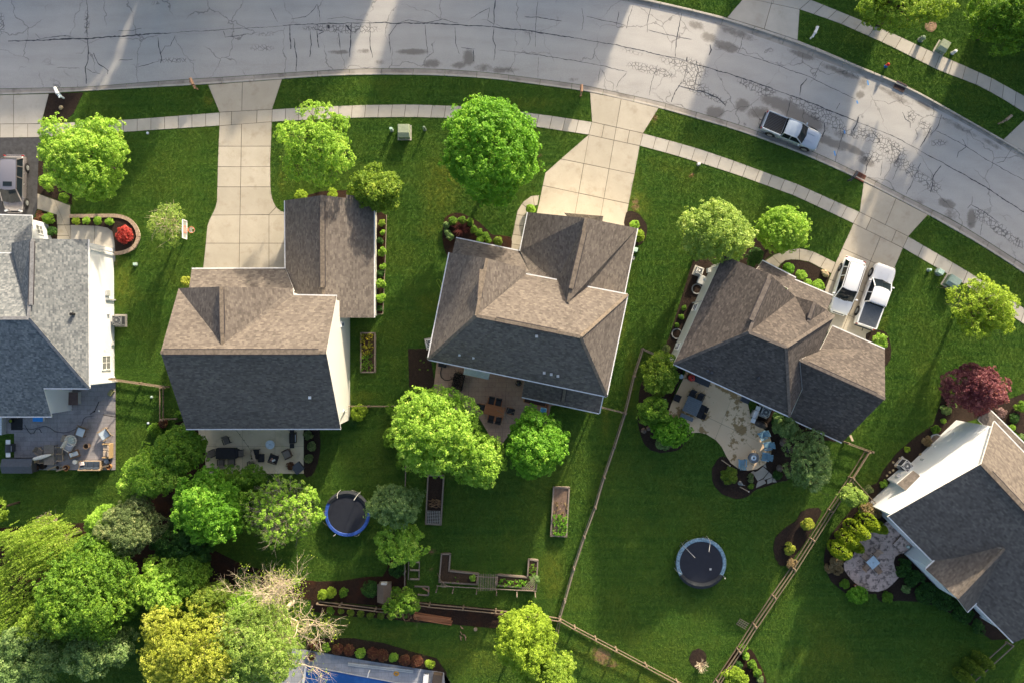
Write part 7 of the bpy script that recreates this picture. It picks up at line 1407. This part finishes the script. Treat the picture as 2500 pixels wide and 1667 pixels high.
for x, y, d, lb in ((1770, 1128, -35, 'wooden stake light left of the patio end'), (1815, 1192, -28, 'wooden stake lying in the dark bed')):
    t = thing('timber_stake', lb, 'stake'); place(t, x, y, d, .06); MB().beam((-.45, 0, .15), (.45, 0, .3), .08, .06).build('stake', TEAK, t); MB().lathe([(.05, .3), (.05, .36)], (.45, 0, 0), 10).build('cap', OFFW, t)
gst = thing('garden_ornament', 'small grey garden statue in the bed by the flagstones', 'ornament'); place(gst, 1806, 1178, 20); MB().lathe([(.22, 0), (.2, .1), (.1, .2), (.14, .45), (.08, .6), (.12, .72), (.03, .85)], n=12).build('figure', GREY, gst); MB().beam((0, -.1, .5), (.3, -.3, .3), .05, .05).build('arm', GREY, gst)
# mauve patio
table('small white square table on the mauve patio', 2123, 1367, .92, .92, 42, LB, LGREY, .72, .09, hole=True)
for x, y, d, lb in ((2107, 1355, -40, 'tan wicker chair upper left of the white table'), (2136, 1348, -130, 'tan chair seat upper right of the white table'), (2109, 1379, 50, 'tan wicker chair lower left of the white table'), (2134, 1383, 130, 'tan wicker chair lower right of the white table')): chair(lb, x, y, d, WICK, plain('rose_tan', (.42, .28, .20), .9), .52, z=.09, arms=x != 2136, high=.8)
ringthing('garden_lantern', 'small glowing amber path lantern at the mauve patio edge', 'lantern', 2086, 1427, .1, .3, OR, OFFW); ringthing('planter', 'two tone pot near the rear door', 'planter', 2211, 1331, .14, .3, MINT, WHITE, z=.3)

# ------------------------------------------------------------------ trampolines
def trampoline(label, px, py, r, pad, deg, poles, net_side):
    t = thing('trampoline', label, 'trampoline'); place(t, px, py, deg); h = .85
    MB().lathe([(r * .86, h - .02), (r * .86, h)], n=40).build('jump_mat', plain('jump_mat', (.018, .021, .032), .7, 0, .1, 2), t)
    n = 48; rr = random.Random(3)
    for k in range(12):
        mb = MB(); vs = []; m = 4
        for i in range(m + 1):
            a = 2 * math.pi * (k + i / m * .985) / 12
            for q, z in ((r * .85, h + .01), (r * .87, h + .05), (r * .98, h + .05), (r * 1.0, h - .03)): vs.append((math.cos(a) * q, math.sin(a) * q, z + rr.uniform(-.01, .01)))
        mb.add(vs, [(i * 4 + j, i * 4 + j + 1, i * 4 + j + 5, i * 4 + j + 4) for i in range(m) for j in range(3)]).build('pad_section', pad, t)
    rm = MB()
    for k in range(40): a, b = 2 * math.pi * k / 40, 2 * math.pi * (k + 1) / 40; rm.tube((math.cos(a) * r * .99, math.sin(a) * r * .99, h - .06), (math.cos(b) * r * .99, math.sin(b) * r * .99, h - .06), .03, n=5)
    rm.build('frame_ring', CHROME, t)
    for k in range(6):
        a = 2 * math.pi * k / 6; MB().path([(math.cos(a) * r * .98, math.sin(a) * r * .98, h - .06), (math.cos(a) * r * .98, math.sin(a) * r * .98, .04), (math.cos(a + .4) * r * .98, math.sin(a + .4) * r * .98, .04), (math.cos(a + .4) * r * .98, math.sin(a + .4) * r * .98, h - .06)], .025, 5).build('leg', CHROME, t)
    for a, lean in poles:
        c, s_ = math.cos(R(a)), math.sin(R(a)); MB().path([(c * r * 1.04, s_ * r * 1.04, .1), (c * r * 1.04, s_ * r * 1.04, h + .4), (c * r * .98, s_ * r * .98, h + 1.1), (c * r * (.98 - lean), s_ * r * (.98 - lean), h + 1.5)], .022, 5).build('net_pole', LGREY, t)
    # safety net fallen onto the rim
    mb = MB(); vs = []; a0, a1 = net_side
    for i in range(25):
        a = R(a0 + (a1 - a0) * i / 24); w = .5 + .5 * math.sin(i / 24 * math.pi)
        for q, z in ((r * 1.02, h + .02), (r * (1.0 - .10 * w), h + .16 + rr.uniform(-.03, .05)), (r * (.93 - .16 * w), h + .06)): vs.append((math.cos(a) * q, math.sin(a) * q, z))
    mb.add(vs, [(i * 3 + j, i * 3 + j + 1, i * 3 + j + 4, i * 3 + j + 3) for i in range(24) for j in range(2)]).build('safety_net', plain('net_fabric', (.03, .034, .04), .9, 0, .3, 20), t); return t
BLUEP = plain('royal_blue_vinyl', (.030, .080, .33), .5, 0, .25, 4); TEALP = plain('faded_teal_vinyl', (.15, .24, .32), .6, 0, .5, 7)
t1 = trampoline('trampoline with a royal blue rim pad', 852, 1249, 2.1, BLUEP, 0, [(110, .12), (60, .15), (240, .05), (300, .05)], (15, 150))
t2 = trampoline('trampoline with a faded teal rim pad and bent poles', 1707, 1368, 2.32, TEALP, 0, [(135, .45), (75, .35), (195, .02), (330, .1)], (-150, -30))
MB().box((.85, -.55, .88), (.18, .18, .04)).build('label_patch', LGREY, t2)

# ------------------------------------------------------------------ raised beds, trellis, playhouse, lumber
def raised(label, pts, soil, h=.45, plants=(), w=.13):
    t = thing('raised_bed', label, 'raised bed'); c = P(*pts[0]); t.location = (c.x, c.y, 0); n = len(pts)
    Wp = [P(*p, h) - c for p in pts]; Wp = [Vector((v.x, v.y, 0)) for v in Wp]
    cen = sum(Wp, Vector()) / n
    for i in range(n):
        a, b = Wp[i], Wp[(i + 1) % n]; d = (b - a).normalized()
        for k in range(2): MB().beam(a + d * (.0 if k else w) + Vector((0, 0, h * (.25 + .5 * k))), b + d * (w * .5 if k else 0) + Vector((0, 0, h * (.25 + .5 * k))), w, h / 2 - .01).build('timber', WOODX, t)
    MB().prism([(v.x, v.y) for v in Wp], 0, h - .10).build('soil', soil, t)
    return t
r1 = raised('tall planter bed overgrown with yellow flowers', [(881, 813), (915, 813), (915, 908), (881, 908)], SOIL)
patch('flowering_plants', 'yellow flowering growth in the upper part of the tall planter', 'plants', [(884, 816), (912, 816), (912, 862), (884, 868)], m_leaf('leaf_flower', (.10, .14, .02), (.38, .36, .03), (.60, .52, .04)), .32, .35, 60); patch('flowering_plants', 'green growth in the lower part of the tall planter', 'plants', [(884, 868), (912, 862), (912, 905), (884, 905)], MID, .32, .3, 50, seed=2); patch('young_plants', 'scattered seedlings in the dug garden plot', 'plants', [(1000, 880), (1050, 870), (1050, 940), (1000, 940)], MID, .05, .2, 1.2, seed=3)
r2 = raised('dark soil raised bed with wire mesh below the big maple', [(1045, 1160), (1083, 1161), (1076, 1280), (1039, 1278)], MULCH)
mesh_ = MB()
for i in range(9): y = 1246 + i * 3.6; mesh_.tube(P(1043, y, .55), P(1075, y + 1, .55), .012, n=4)
for i in range(8): x = 1043 + i * 4.4; mesh_.tube(P(x, 1246, .55), P(x - 1, 1277, .55), .012, n=4)
tag(mesh_.build('wire_mesh', LGREY), 'wire grid lying over the lower end of the dark raised bed', 'wire mesh')
tw = MB(); rr = random.Random(4)
for _ in range(50): x, y = rr.uniform(1050, 1075), rr.uniform(1218, 1238); a = rr.uniform(-.6, .6); l = rr.uniform(3, 8); tw.tube(P(x - l, y - a * l, rr.uniform(.4, .55)), P(x + l * .5, y + a * l, rr.uniform(.4, .6)), .014, n=3)
tag(tw.build('brush_pile', plain('dry_stalks', (.32, .19, .10), .9)), 'dry brown stalks heaped in the dark raised bed', 'brush', kind='stuff')
r3 = raised('raised bed half bare soil and half green crop by the long fence', [(1352, 1189), (1390, 1190), (1383, 1309), (1345, 1307)], plain('pale_soil', (.17, .115, .085), .95, 0, .2, 5))
patch('crop', 'lush green crop in the lower half of the long raised bed', 'plants', [(1350, 1253), (1386, 1252), (1382, 1304), (1348, 1303)], VIVID, .36, .3, 60, seed=4); patch('dried_plants', 'dry pale stalks in the middle of the long raised bed', 'plants', [(1352, 1225), (1388, 1225), (1386, 1251), (1350, 1252)], STRAW, .34, .15, 16, seed=5)
r4 = raised('L shaped timber bed left of the arbor', [(1078, 1352), (1099, 1352), (1096, 1393), (1168, 1401), (1164, 1426), (1072, 1420)], SOIL); r5 = raised('L shaped timber bed right of the arbor', [(1291, 1365), (1313, 1368), (1309, 1437), (1213, 1428), (1214, 1403), (1288, 1409)], SOIL)
patch('garden_plants', 'green crop filling the bottom arm of the right timber bed', 'plants', [(1216, 1409), (1290, 1413), (1306, 1412), (1306, 1433), (1216, 1424)], VIVID, .36, .3, 45, seed=6); patch('garden_plants', 'green plants in the upper arm of the right timber bed', 'plants', [(1294, 1370), (1311, 1372), (1307, 1406), (1292, 1406)], MID, .36, .3, 40, seed=7); shrub('pale grey green bush in the corner of the right timber bed', 1303, 1412, 12, BLUEG, .5, 'garden_plant', 'plants').location.z = .36
patch('garden_plants', 'sparse weeds in the left timber bed', 'plants', [(1082, 1356), (1096, 1356), (1094, 1396), (1164, 1404), (1161, 1422), (1076, 1417)], MID, .36, .15, 2.2, seed=8); shrub('yellow green plant in the left timber bed near the arbor', 1154, 1408, 7, LIME, .35, 'garden_plant', 'plants').location.z = .36
tr = thing('garden_trellis', 'weathered timber trellis and arbor across the two L shaped beds', 'trellis'); place(tr, 1188, 1428); q_ = lambda x, y, z: P(x, y, z) - tr.location
for x, y in ((1069, 1430), (1108, 1432), (1165, 1434), (1213, 1437), (1262, 1441), (1306, 1442), (1166, 1406), (1211, 1409)): MB().beam(q_(x, y, 0), q_(x, y, 0) + Vector((0, 0, 2.0)), .09, .09).build('post', WOODX, tr)
for k, z in enumerate((2.0, 1.3, .7)): MB().beam(q_(1066, 1429 + 0, z), q_(1310, 1442, z), .05, .09).build('rail', WOODX, tr)
MB().beam(q_(1160, 1406, 2.0), q_(1216, 1409, 2.0), .05, .09).build('rail', WOODX, tr)
for i in range(11): x = 1168 + i * 4.1; MB().beam(q_(x, 1400, 2.08), q_(x + 1, 1441, 2.08), .04, .05).build('slat', WOODX, tr)
for i in range(6): MB().beam(q_(1068 + i * 2, 1398 + i * 7, .3 + i * .25), q_(1080 + i * 5, 1430, 2.0), .03, .04).build('lattice_strip', WOODX, tr); MB().beam(q_(1306, 1405 + i * 6, 1.6), q_(1272 + i * 5, 1441, 2.0), .03, .04).build('lattice_strip', WOODX, tr)
ph = thing('playhouse', 'little brown gabled playhouse by the back fence', 'playhouse'); place(ph, 942, 1438, 0)
w_, d_ = 1.05, 1.55; MB().box((0, 0, .5), (w_, d_, 1.0)).build('wall', TAN, ph)
rfv = [(-w_ * .62, -d_ * .58, 1.0), (0, -d_ * .58, 1.5), (0, d_ * .50, 1.5), (-w_ * .62, d_ * .50, 1.0), (w_ * .62, -d_ * .58, 1.0), (w_ * .62, d_ * .50, 1.0)]
for q in (((0, 1, 2, 3)), ((1, 4, 5, 2))): MB().add([Vector(rfv[i]) for i in q] + [Vector(rfv[i]) - Vector((0, 0, .06)) for i in q], [(0, 1, 2, 3), (7, 6, 5, 4), (0, 4, 5, 1), (1, 5, 6, 2), (2, 6, 7, 3), (3, 7, 4, 0)]).build('roof_panel', plain('playhouse_roof', (.17, .125, .095), .8), ph)
MB().box((0, d_ / 2 + .1, 1.05), (.5, .2, .5)).build('porch_rail', OFFW, ph); MB().box((0, -d_ / 2 - .01, .45), (.4, .03, .8)).build('door', WICK, ph)
lp = thing('lumber_stack', 'stack of orange cedar planks behind the back fence', 'lumber'); place(lp, 1057, 1508, -8)
for i in range(9): MB().box((random.Random(i).uniform(-.12, .12), -.28 + (i % 5) * .14, .06 + (i // 5) * .10), (3.5, .12, .06), R(random.Random(i + 9).uniform(-2, 2))).build('plank', ORANGE, lp)
st2 = thing('timber_steps', 'small timber box steps beside the side fence', 'garden steps'); place(st2, 1009, 1392)
for i, y in enumerate((1370, 1390, 1412)): MB().beam(P(1001, y, .2) - st2.location, P(1024, y + 1, .2) - st2.location, .16, .12).build('tread', WOOD, st2)
for x in (998, 1024): MB().beam(P(x, 1368, .12) - st2.location, P(x - 1, 1414, .12) - st2.location, .08, .2).build('side_board', WOODX, st2)
st3 = thing('sandbox_frame', 'square timber frame below the box steps', 'timber frame'); place(st3, 1030, 1437)
for a, b in (((1012, 1430), (1047, 1431)), ((1047, 1431), (1046, 1452)), ((1046, 1452), (1020, 1450))): MB().beam(P(*a, .1) - st3.location, P(*b, .1) - st3.location, .12, .14).build('board', WOODX, st3)
MB().beam(P(1032, 1434, .3) - st3.location, P(1048, 1443, .3) - st3.location, .14, .04).build('loose_board', CED, st3)
rd = thing('wood_remnants', 'scattered wood scraps and a pale stump on the lower lawn edge', 'scrap wood'); place(rd, 1130, 1540)
for i in range(9): r_ = random.Random(i); x, y = 1128 + r_.uniform(-8, 8), 1535 + r_.uniform(-12, 20); a = R(r_.uniform(-80, -30)); MB().beam(P(x, y, .1) - rd.location, P(x + math.cos(a) * 9, y - math.sin(a) * 9, .14) - rd.location, .06, .04).build('stick', CED, rd)
MB().lathe([(.18, 0), (.17, .2)], tuple(P(1161, 1534) - rd.location), 12).build('stump', TEAK, rd)
gt = thing('fallen_lattice', 'broken lattice panel leaning on the long right fence', 'lattice'); place(gt, 1811, 1520, -30)
for i in range(5): MB().beam((-.45 + i * .2, -.3, .2), (-.45 + i * .2, .35, .35), .04, .02).build('strip', WOODX, gt)
for i in range(4): MB().beam((-.5, -.28 + i * .2, .22 + i * .04), (.5, -.28 + i * .2, .22 + i * .04), .04, .02).build('strip', WOODX, gt)
# pool side
ringthing('planter', 'round black planter at the corner of the pool deck', 'planter', 763, 1599, .36, .5, plain('terracotta_rim', (.30, .22, .17), .9), SOIL, z=.06)
hh = thing('hose_coil', 'coiled orange hose on the pool deck', 'hose'); place(hh, 968, 1642, 0, .08); yl = plain('orange_hose', (.65, .33, .03), .6)
for k, rr_ in enumerate((.24, .19, .14)):
    mb = MB(); mb.path([(math.cos(a) * rr_, math.sin(a) * rr_ * .85, .03 + k * .015) for a in np.linspace(0, 2 * math.pi, 19)], .022, 5); mb.build('coil', yl, hh)
lt = thing('ladder_rail', 'pale long reel lying on the pool deck', 'pool cover reel'); place(lt, 930, 1626, -6.5, .08); MB().box((0, 0, .05), (6.1, .14, .10)).build('tube', LGREY, lt); MB().box((0, -.17, .04), (6.1, .10, .06)).build('rail', LGREY, lt)
jb = thing('diving_stub', 'short white handrail at the pool edge', 'handrail'); place(jb, 901, 1641, 75); MB().path([(-.25, 0, .06), (-.2, 0, .6), (.2, 0, .6), (.25, 0, .06)], .05, 8).build('rail', WHITE, jb)
boxthing('pump_house', 'dark equipment box at the right end of the pool deck', 'equipment box', 1069, 1652, .85, 1.0, .8, -8, plain('dark_brown_box', (.07, .055, .045), .8)); boxthing('deck_step', 'white step block beside the equipment box', 'step', 1040, 1662, .45, 1.6, .4, -5, LGREY, WHITE, z=.05)
# ------------------------------------------------------------------ vehicles
def paint(name, c, met=.0, rough=.28):
    if name in MATS: return MATS[name]
    m, nt, N, L, b = _new(name); b.inputs['Base Color'].default_value = (*c, 1); b.inputs['Metallic'].default_value = met; b.inputs['Roughness'].default_value = rough
    b.inputs['Coat Weight'].default_value = .9; b.inputs['Coat Roughness'].default_value = .04
    return m
CGL = m_glass('car_glass', (.012, .018, .024))
def car(name, label, cat, px, py, deg, L, W_, H_, kind, body, roofm=None, wheel_m=None, z=0.0, bed_cover=None):
    """front faces +X"""
    t = thing(name, label, cat); place(t, px, py, deg, z); hl = L / 2; hw = W_ / 2; belt = H_ * .56; gz = .24
    wr = .36 if kind != 'truck' else .42; fx, rx = hl - L * .175, -hl + L * .20
    # lower body lofted along its length
    if kind == 'truck': secs = [(-hl, .86, .62), (-hl + .08, .95, 1.0), (rx, 1.0, 1.0), (-hl + L * .45, 1.0, 1.0), (fx - .9, 1.0, 1.0), (fx, 1.0, .98), (hl - .55, .98, .95), (hl - .28, .94, .91), (hl - .12, .86, .86), (hl - .03, .72, .78), (hl, .58, .58)]
    elif kind == 'van': secs = [(-hl, .84, .6), (-hl + .12, .95, .98), (rx, 1.0, 1.0), (0, 1.0, 1.0), (fx - .7, 1.0, .98), (fx, .98, .88), (hl - .55, .93, .78), (hl - .30, .85, .70), (hl - .12, .72, .62), (hl - .03, .54, .54), (hl, .40, .45)]
    else: secs = [(-hl, .82, .6), (-hl + .10, .94, 1.0), (rx, 1.0, 1.0), (0, 1.0, 1.0), (fx - .8, 1.0, 1.0), (fx, .99, .95), (hl - .60, .96, .90), (hl - .32, .90, .84), (hl - .14, .78, .77), (hl - .04, .62, .68), (hl, .46, .52)]
    ring = [(-1.0, 0), (-1.02, .35), (-1.0, .72), (-.95, .93), (-.80, 1.0), (-.40, 1.035), (0, 1.045), (.40, 1.035), (.80, 1.0), (.95, .93), (1.0, .72), (1.02, .35), (1.0, 0)]
    open_bed = kind == 'truck'; bx0, bx1 = -hl + .10, -hl + L * .34
    vs = []; k = len(ring)
    for x, fw, fz in secs:
        for a, b in ring: vs.append((x, a * hw * fw, gz + (belt * fz - gz) * b))
    fs = []
    for i in range(len(secs) - 1):
        for j in range(k - 1):
            fs.append((i * k + j, i * k + j + 1, (i + 1) * k + j + 1, (i + 1) * k + j))
        fs.append((i * k + k - 1, i * k, (i + 1) * k, (i + 1) * k + k - 1))
    fs += [tuple(range(k - 1, -1, -1)), tuple((len(secs) - 1) * k + j for j in range(k))]
    MB().add(vs, fs).build('body', body, t, smooth=True)
    # wheel arches and wheels
    for x in (fx, rx):
        for s_ in (-1, 1):
            MB().tube((x, s_ * (hw * .80), wr), (x, s_ * (hw * 1.035), wr), wr + .07, n=22).build('wheel_arch', BLACK, t)
            w = MB().tube((x, s_ * (hw * .80), wr), (x, s_ * (hw * 1.065), wr), wr, n=22).build('wheel', RUBBER, t, bevel=.02)
            rim = MB().tube((x, s_ * hw * 1.066, wr), (x, s_ * hw * 1.078, wr), wr * .64, n=18); rim.build('rim', GREY, w)
            sp = MB()
            for q in range(5): a = 2 * math.pi * q / 5; sp.beam((x, s_ * hw * 1.082, wr), (x + math.cos(a) * wr * .6, s_ * hw * 1.082, wr + math.sin(a) * wr * .6), .05, .02)
            sp.build('spokes', GREY, w)
    # greenhouse
    if kind == 'truck': c0, c1, r0, r1 = -hl + L * .345, fx - .50, -hl + L * .365, fx - 1.30
    elif kind == 'van': c0, c1, r0, r1 = -hl + .22, fx - .05, -hl + .55, fx - 1.05
    else: c0, c1, r0, r1 = -hl + .20, fx - .40, -hl + .50, fx - 1.35
    wb, wt = hw * .93, hw * .76; zb, zt = belt * 1.0, H_ - .05
    Bc = [(c0, -wb), (c1, -wb * .96), (c1 + .16, 0), (c1, wb * .96), (c0, wb)]; Tc = [(r0, -wt), (r1, -wt), (r1 + .07, 0), (r1, wt), (r0, wt)]
    vs = [(x, y, zb - .05) for x, y in Bc] + [(x, y, zt) for x, y in Tc]
    def pane(nm, ids, m=CGL): MB().add([vs[i] for i in ids], [tuple(range(len(ids)))]).build(nm, m, t)
    pane('side_window', (0, 1, 6, 5)); pane('side_window', (3, 4, 9, 8)); pane('rear_window', (4, 0, 5, 9))
    MB().add([vs[1], vs[2], vs[3], vs[8], vs[7], vs[6]], [(0, 1, 4, 5), (1, 2, 3, 4)]).build('windshield', CGL, t)
    rf = MB(); n = 8; rvs = []
    xs_ = [r0 - .04, r0 + .10, (r0 + r1) / 2, r1 - .15, r1 + .03]
    for x, fw, dz in zip(xs_, (.94, 1.0, 1.0, 1.0, .97), (-.03, .02, .05, .03, -.01)):
        for j in range(n + 1):
            y = -1 + 2 * j / n; rvs.append((x + (.06 * (1 - y * y) if x > 0 else 0), y * wt * 1.03 * fw, zt + dz - .05 * y * y * abs(y)))
    rf.add(rvs, [(i * (n + 1) + j, i * (n + 1) + j + 1, (i + 1) * (n + 1) + j + 1, (i + 1) * (n + 1) + j) for i in range(4) for j in range(n)]); rf.add([(x, y, z_ - .06) for x, y, z_ in rvs], [(i * (n + 1) + j + 1, i * (n + 1) + j, (i + 1) * (n + 1) + j, (i + 1) * (n + 1) + j + 1) for i in range(4) for j in range(n)])
    rf.build('roof', roofm or body, t, smooth=True)
    class PL:
        def beam(s, *q): MB().beam(*q).build('pillar', body, t)
    pl = PL()
    for s_ in (-1, 1):
        pl.beam((c1, s_ * wb * .96, zb - .04), (r1, s_ * wt, zt), .08, .07); pl.beam((c0 + .04, s_ * wb, zb - .04), (r0, s_ * wt, zt), .10, .05)
        xm = (r0 + r1) / 2 + (.1 if kind != 'van' else .2); pl.beam((xm + .05, s_ * wb * .99, zb - .04), (xm, s_ * wt * 1.0, zt), .09, .05)
        if kind != 'truck': xq = r0 + (r1 - r0) * .22; pl.beam((xq - .05, s_ * wb * .99, zb - .04), (xq, s_ * wt, zt), .10, .05)
        pl.beam((r0, s_ * wt, zt), (r1, s_ * wt, zt), .06, .06)
    for s_ in (-1, 1):
        MB().box((c1 - .30, s_ * (hw + .10), belt + .08), (.14, .24, .16)).build('mirror', body, t, bevel=.04)
        MB().box((hl - .14, s_ * hw * .66, belt * .70), (.16, .34, .14), R(-14 * s_)).build('headlight', plain('headlamp', (.65, .68, .7), .1), t, bevel=.03)
        MB().box((-hl + .03, s_ * hw * .84, belt * .82), (.08, .16, .26)).build('taillight', plain('red_lens', (.35, .01, .01), .2), t, bevel=.02)
        for x in ((r0 + r1) / 2 - .25, (r0 + r1) / 2 + .75): MB().box((x, s_ * (hw * 1.0 + .005), belt * .84), (.16, .03, .035)).build('door_handle', CHROME, t)
    MB().box((hl + .0, 0, .42), (.12, hw * 1.35, .18)).build('front_bumper', body if kind != 'truck' else CHROME, t, bevel=.05); MB().box((hl - .01, 0, belt * .62), (.05, hw * .95, .16)).build('grille', BLACK, t); MB().box((-hl - .05, 0, .46), (.16, hw * 1.7, .18)).build('rear_bumper', body if kind != 'truck' else DGREY, t, bevel=.05)
    wp = MB()
    for y0 in (-.5, .08): wp.beam((c1 + .1, y0, zb + .02), (c1 - .28, y0 + .42, zb + .22), .02, .02)
    wp.build('wiper', BLACK, t)
    if kind == 'truck':
        zt2 = belt * 1.045
        if bed_cover: MB().box(((bx0 + bx1) / 2, 0, zt2 + .025), (bx1 - bx0, hw * 1.66, .05)).build('bed_cover', bed_cover, t, bevel=.02)
        else:
            MB().box(((bx0 + bx1) / 2, 0, zt2 + .01), (bx1 - bx0, hw * 1.64, .02)).build('bed_floor', BLACK, t)
            for i in range(11): MB().box(((bx0 + bx1) / 2, -hw * .72 + i * hw * .144, zt2 + .03), (bx1 - bx0 - .1, .05, .025)).build('bed_rib', DGREY, t)
        rl = MB()
        for s_ in (-1, 1): rl.box(((bx0 + bx1) / 2, s_ * hw * .90, zt2 + .03), (bx1 - bx0 + .05, .13, .11))
        rl.box((bx0 - .02, 0, zt2 + .03), (.09, hw * 1.75, .11)); rl.build('bed_rail', body, t, bevel=.02)
        MB().tube((-hl - .12, 0, .45), (-hl - .40, 0, .45), .035, n=8).build('tow_hitch', BLACK, t)
    if kind == 'suv':
        for s_ in (-1, 1): MB().beam((r0 + .1, s_ * wt * .92, zt + .06), (r1 - .1, s_ * wt * .92, zt + .06), .04, .04).build('roof_rail', BLACK, t)
    if kind == 'van': MB().box((r1 - .45, 0, zt + .045), (.42, .82, .02)).build('sunroof', CGL, t)
    for a in (-.35, .35): MB().box((fx - .25, a * hw, belt * (1.03 if kind != 'van' else .98)), (1.1, .03, .02), 0).build('hood_crease', body, t)
    return t
SILV = paint('silver_paint', (.32, .38, .46), .3, .28); WHT = paint('white_paint', (.70, .71, .73)); BRN = paint('bronze_grey_paint', (.20, .185, .19), .4, .25); ROOFV = paint('grey_violet_roof', (.24, .23, .26), .4, .3)
car('minivan', 'bronze grey minivan on the blacktop driveway', 'minivan', 45, 453, -91, 5.2, 2.0, 1.75, 'van', BRN, ROOFV, z=.04)
car('pickup_truck', 'silver pickup truck parked at the curb with an empty black bed', 'pickup truck', 1927, 325, -22.5, 5.5, 1.9, 1.8, 'truck', SILV, z=-.12)
car('parked_suv', 'white station wagon beside the white pickup', 'car', 2060, 701, -107.5, 5.2, 1.98, 1.75, 'suv', WHT, z=.045)
car('pickup_truck', 'white pickup truck with a grey bed cover on the driveway', 'pickup truck', 2129, 724, 70.5, 6.0, 2.02, 1.9, 'truck', WHT, z=.045, bed_cover=plain('tonneau_vinyl', (.12, .13, .145), .55))

# ------------------------------------------------------------------ the other side of the street: houses and trees whose long shadows reach the road
far_house('large brown house across the street farthest left', -260, 462, -285, 330, 2, rz=9.8)
far_house('brown house across the street left of the middle gap', 560, 1040, -285, 330, 0, rz=9.8)
far_house('brown house across the street above the round bright tree', 1195, 1680, -285, 330, -5, rz=9.8)
far_house('brown house across the street beyond the concrete apron', 1960, 2305, -205, 320, -14, rz=9.8)
far_house('brown house across the street at the far right', 2480, 2900, 60, 320, -33, rz=9.8)
tree('shade_tree', 'spreading tree across the street at the upper left', 445, -210, 95, 90, MID, 8.5, seed=90, nl=26, cr=.5, leaf=.32, per=14, dens=1.0)
tree('shade_tree', 'second tree across the street in the left gap', 365, -150, 70, 80, MID, 8.5, seed=94, nl=26, cr=.5, leaf=.32, per=14, dens=.7)
tree('shade_tree', 'tree across the street right of the corner tree', 2640, 40, 70, 70, MID, 8.0, seed=93, nl=26, cr=.5, leaf=.32, per=14, dens=.8)
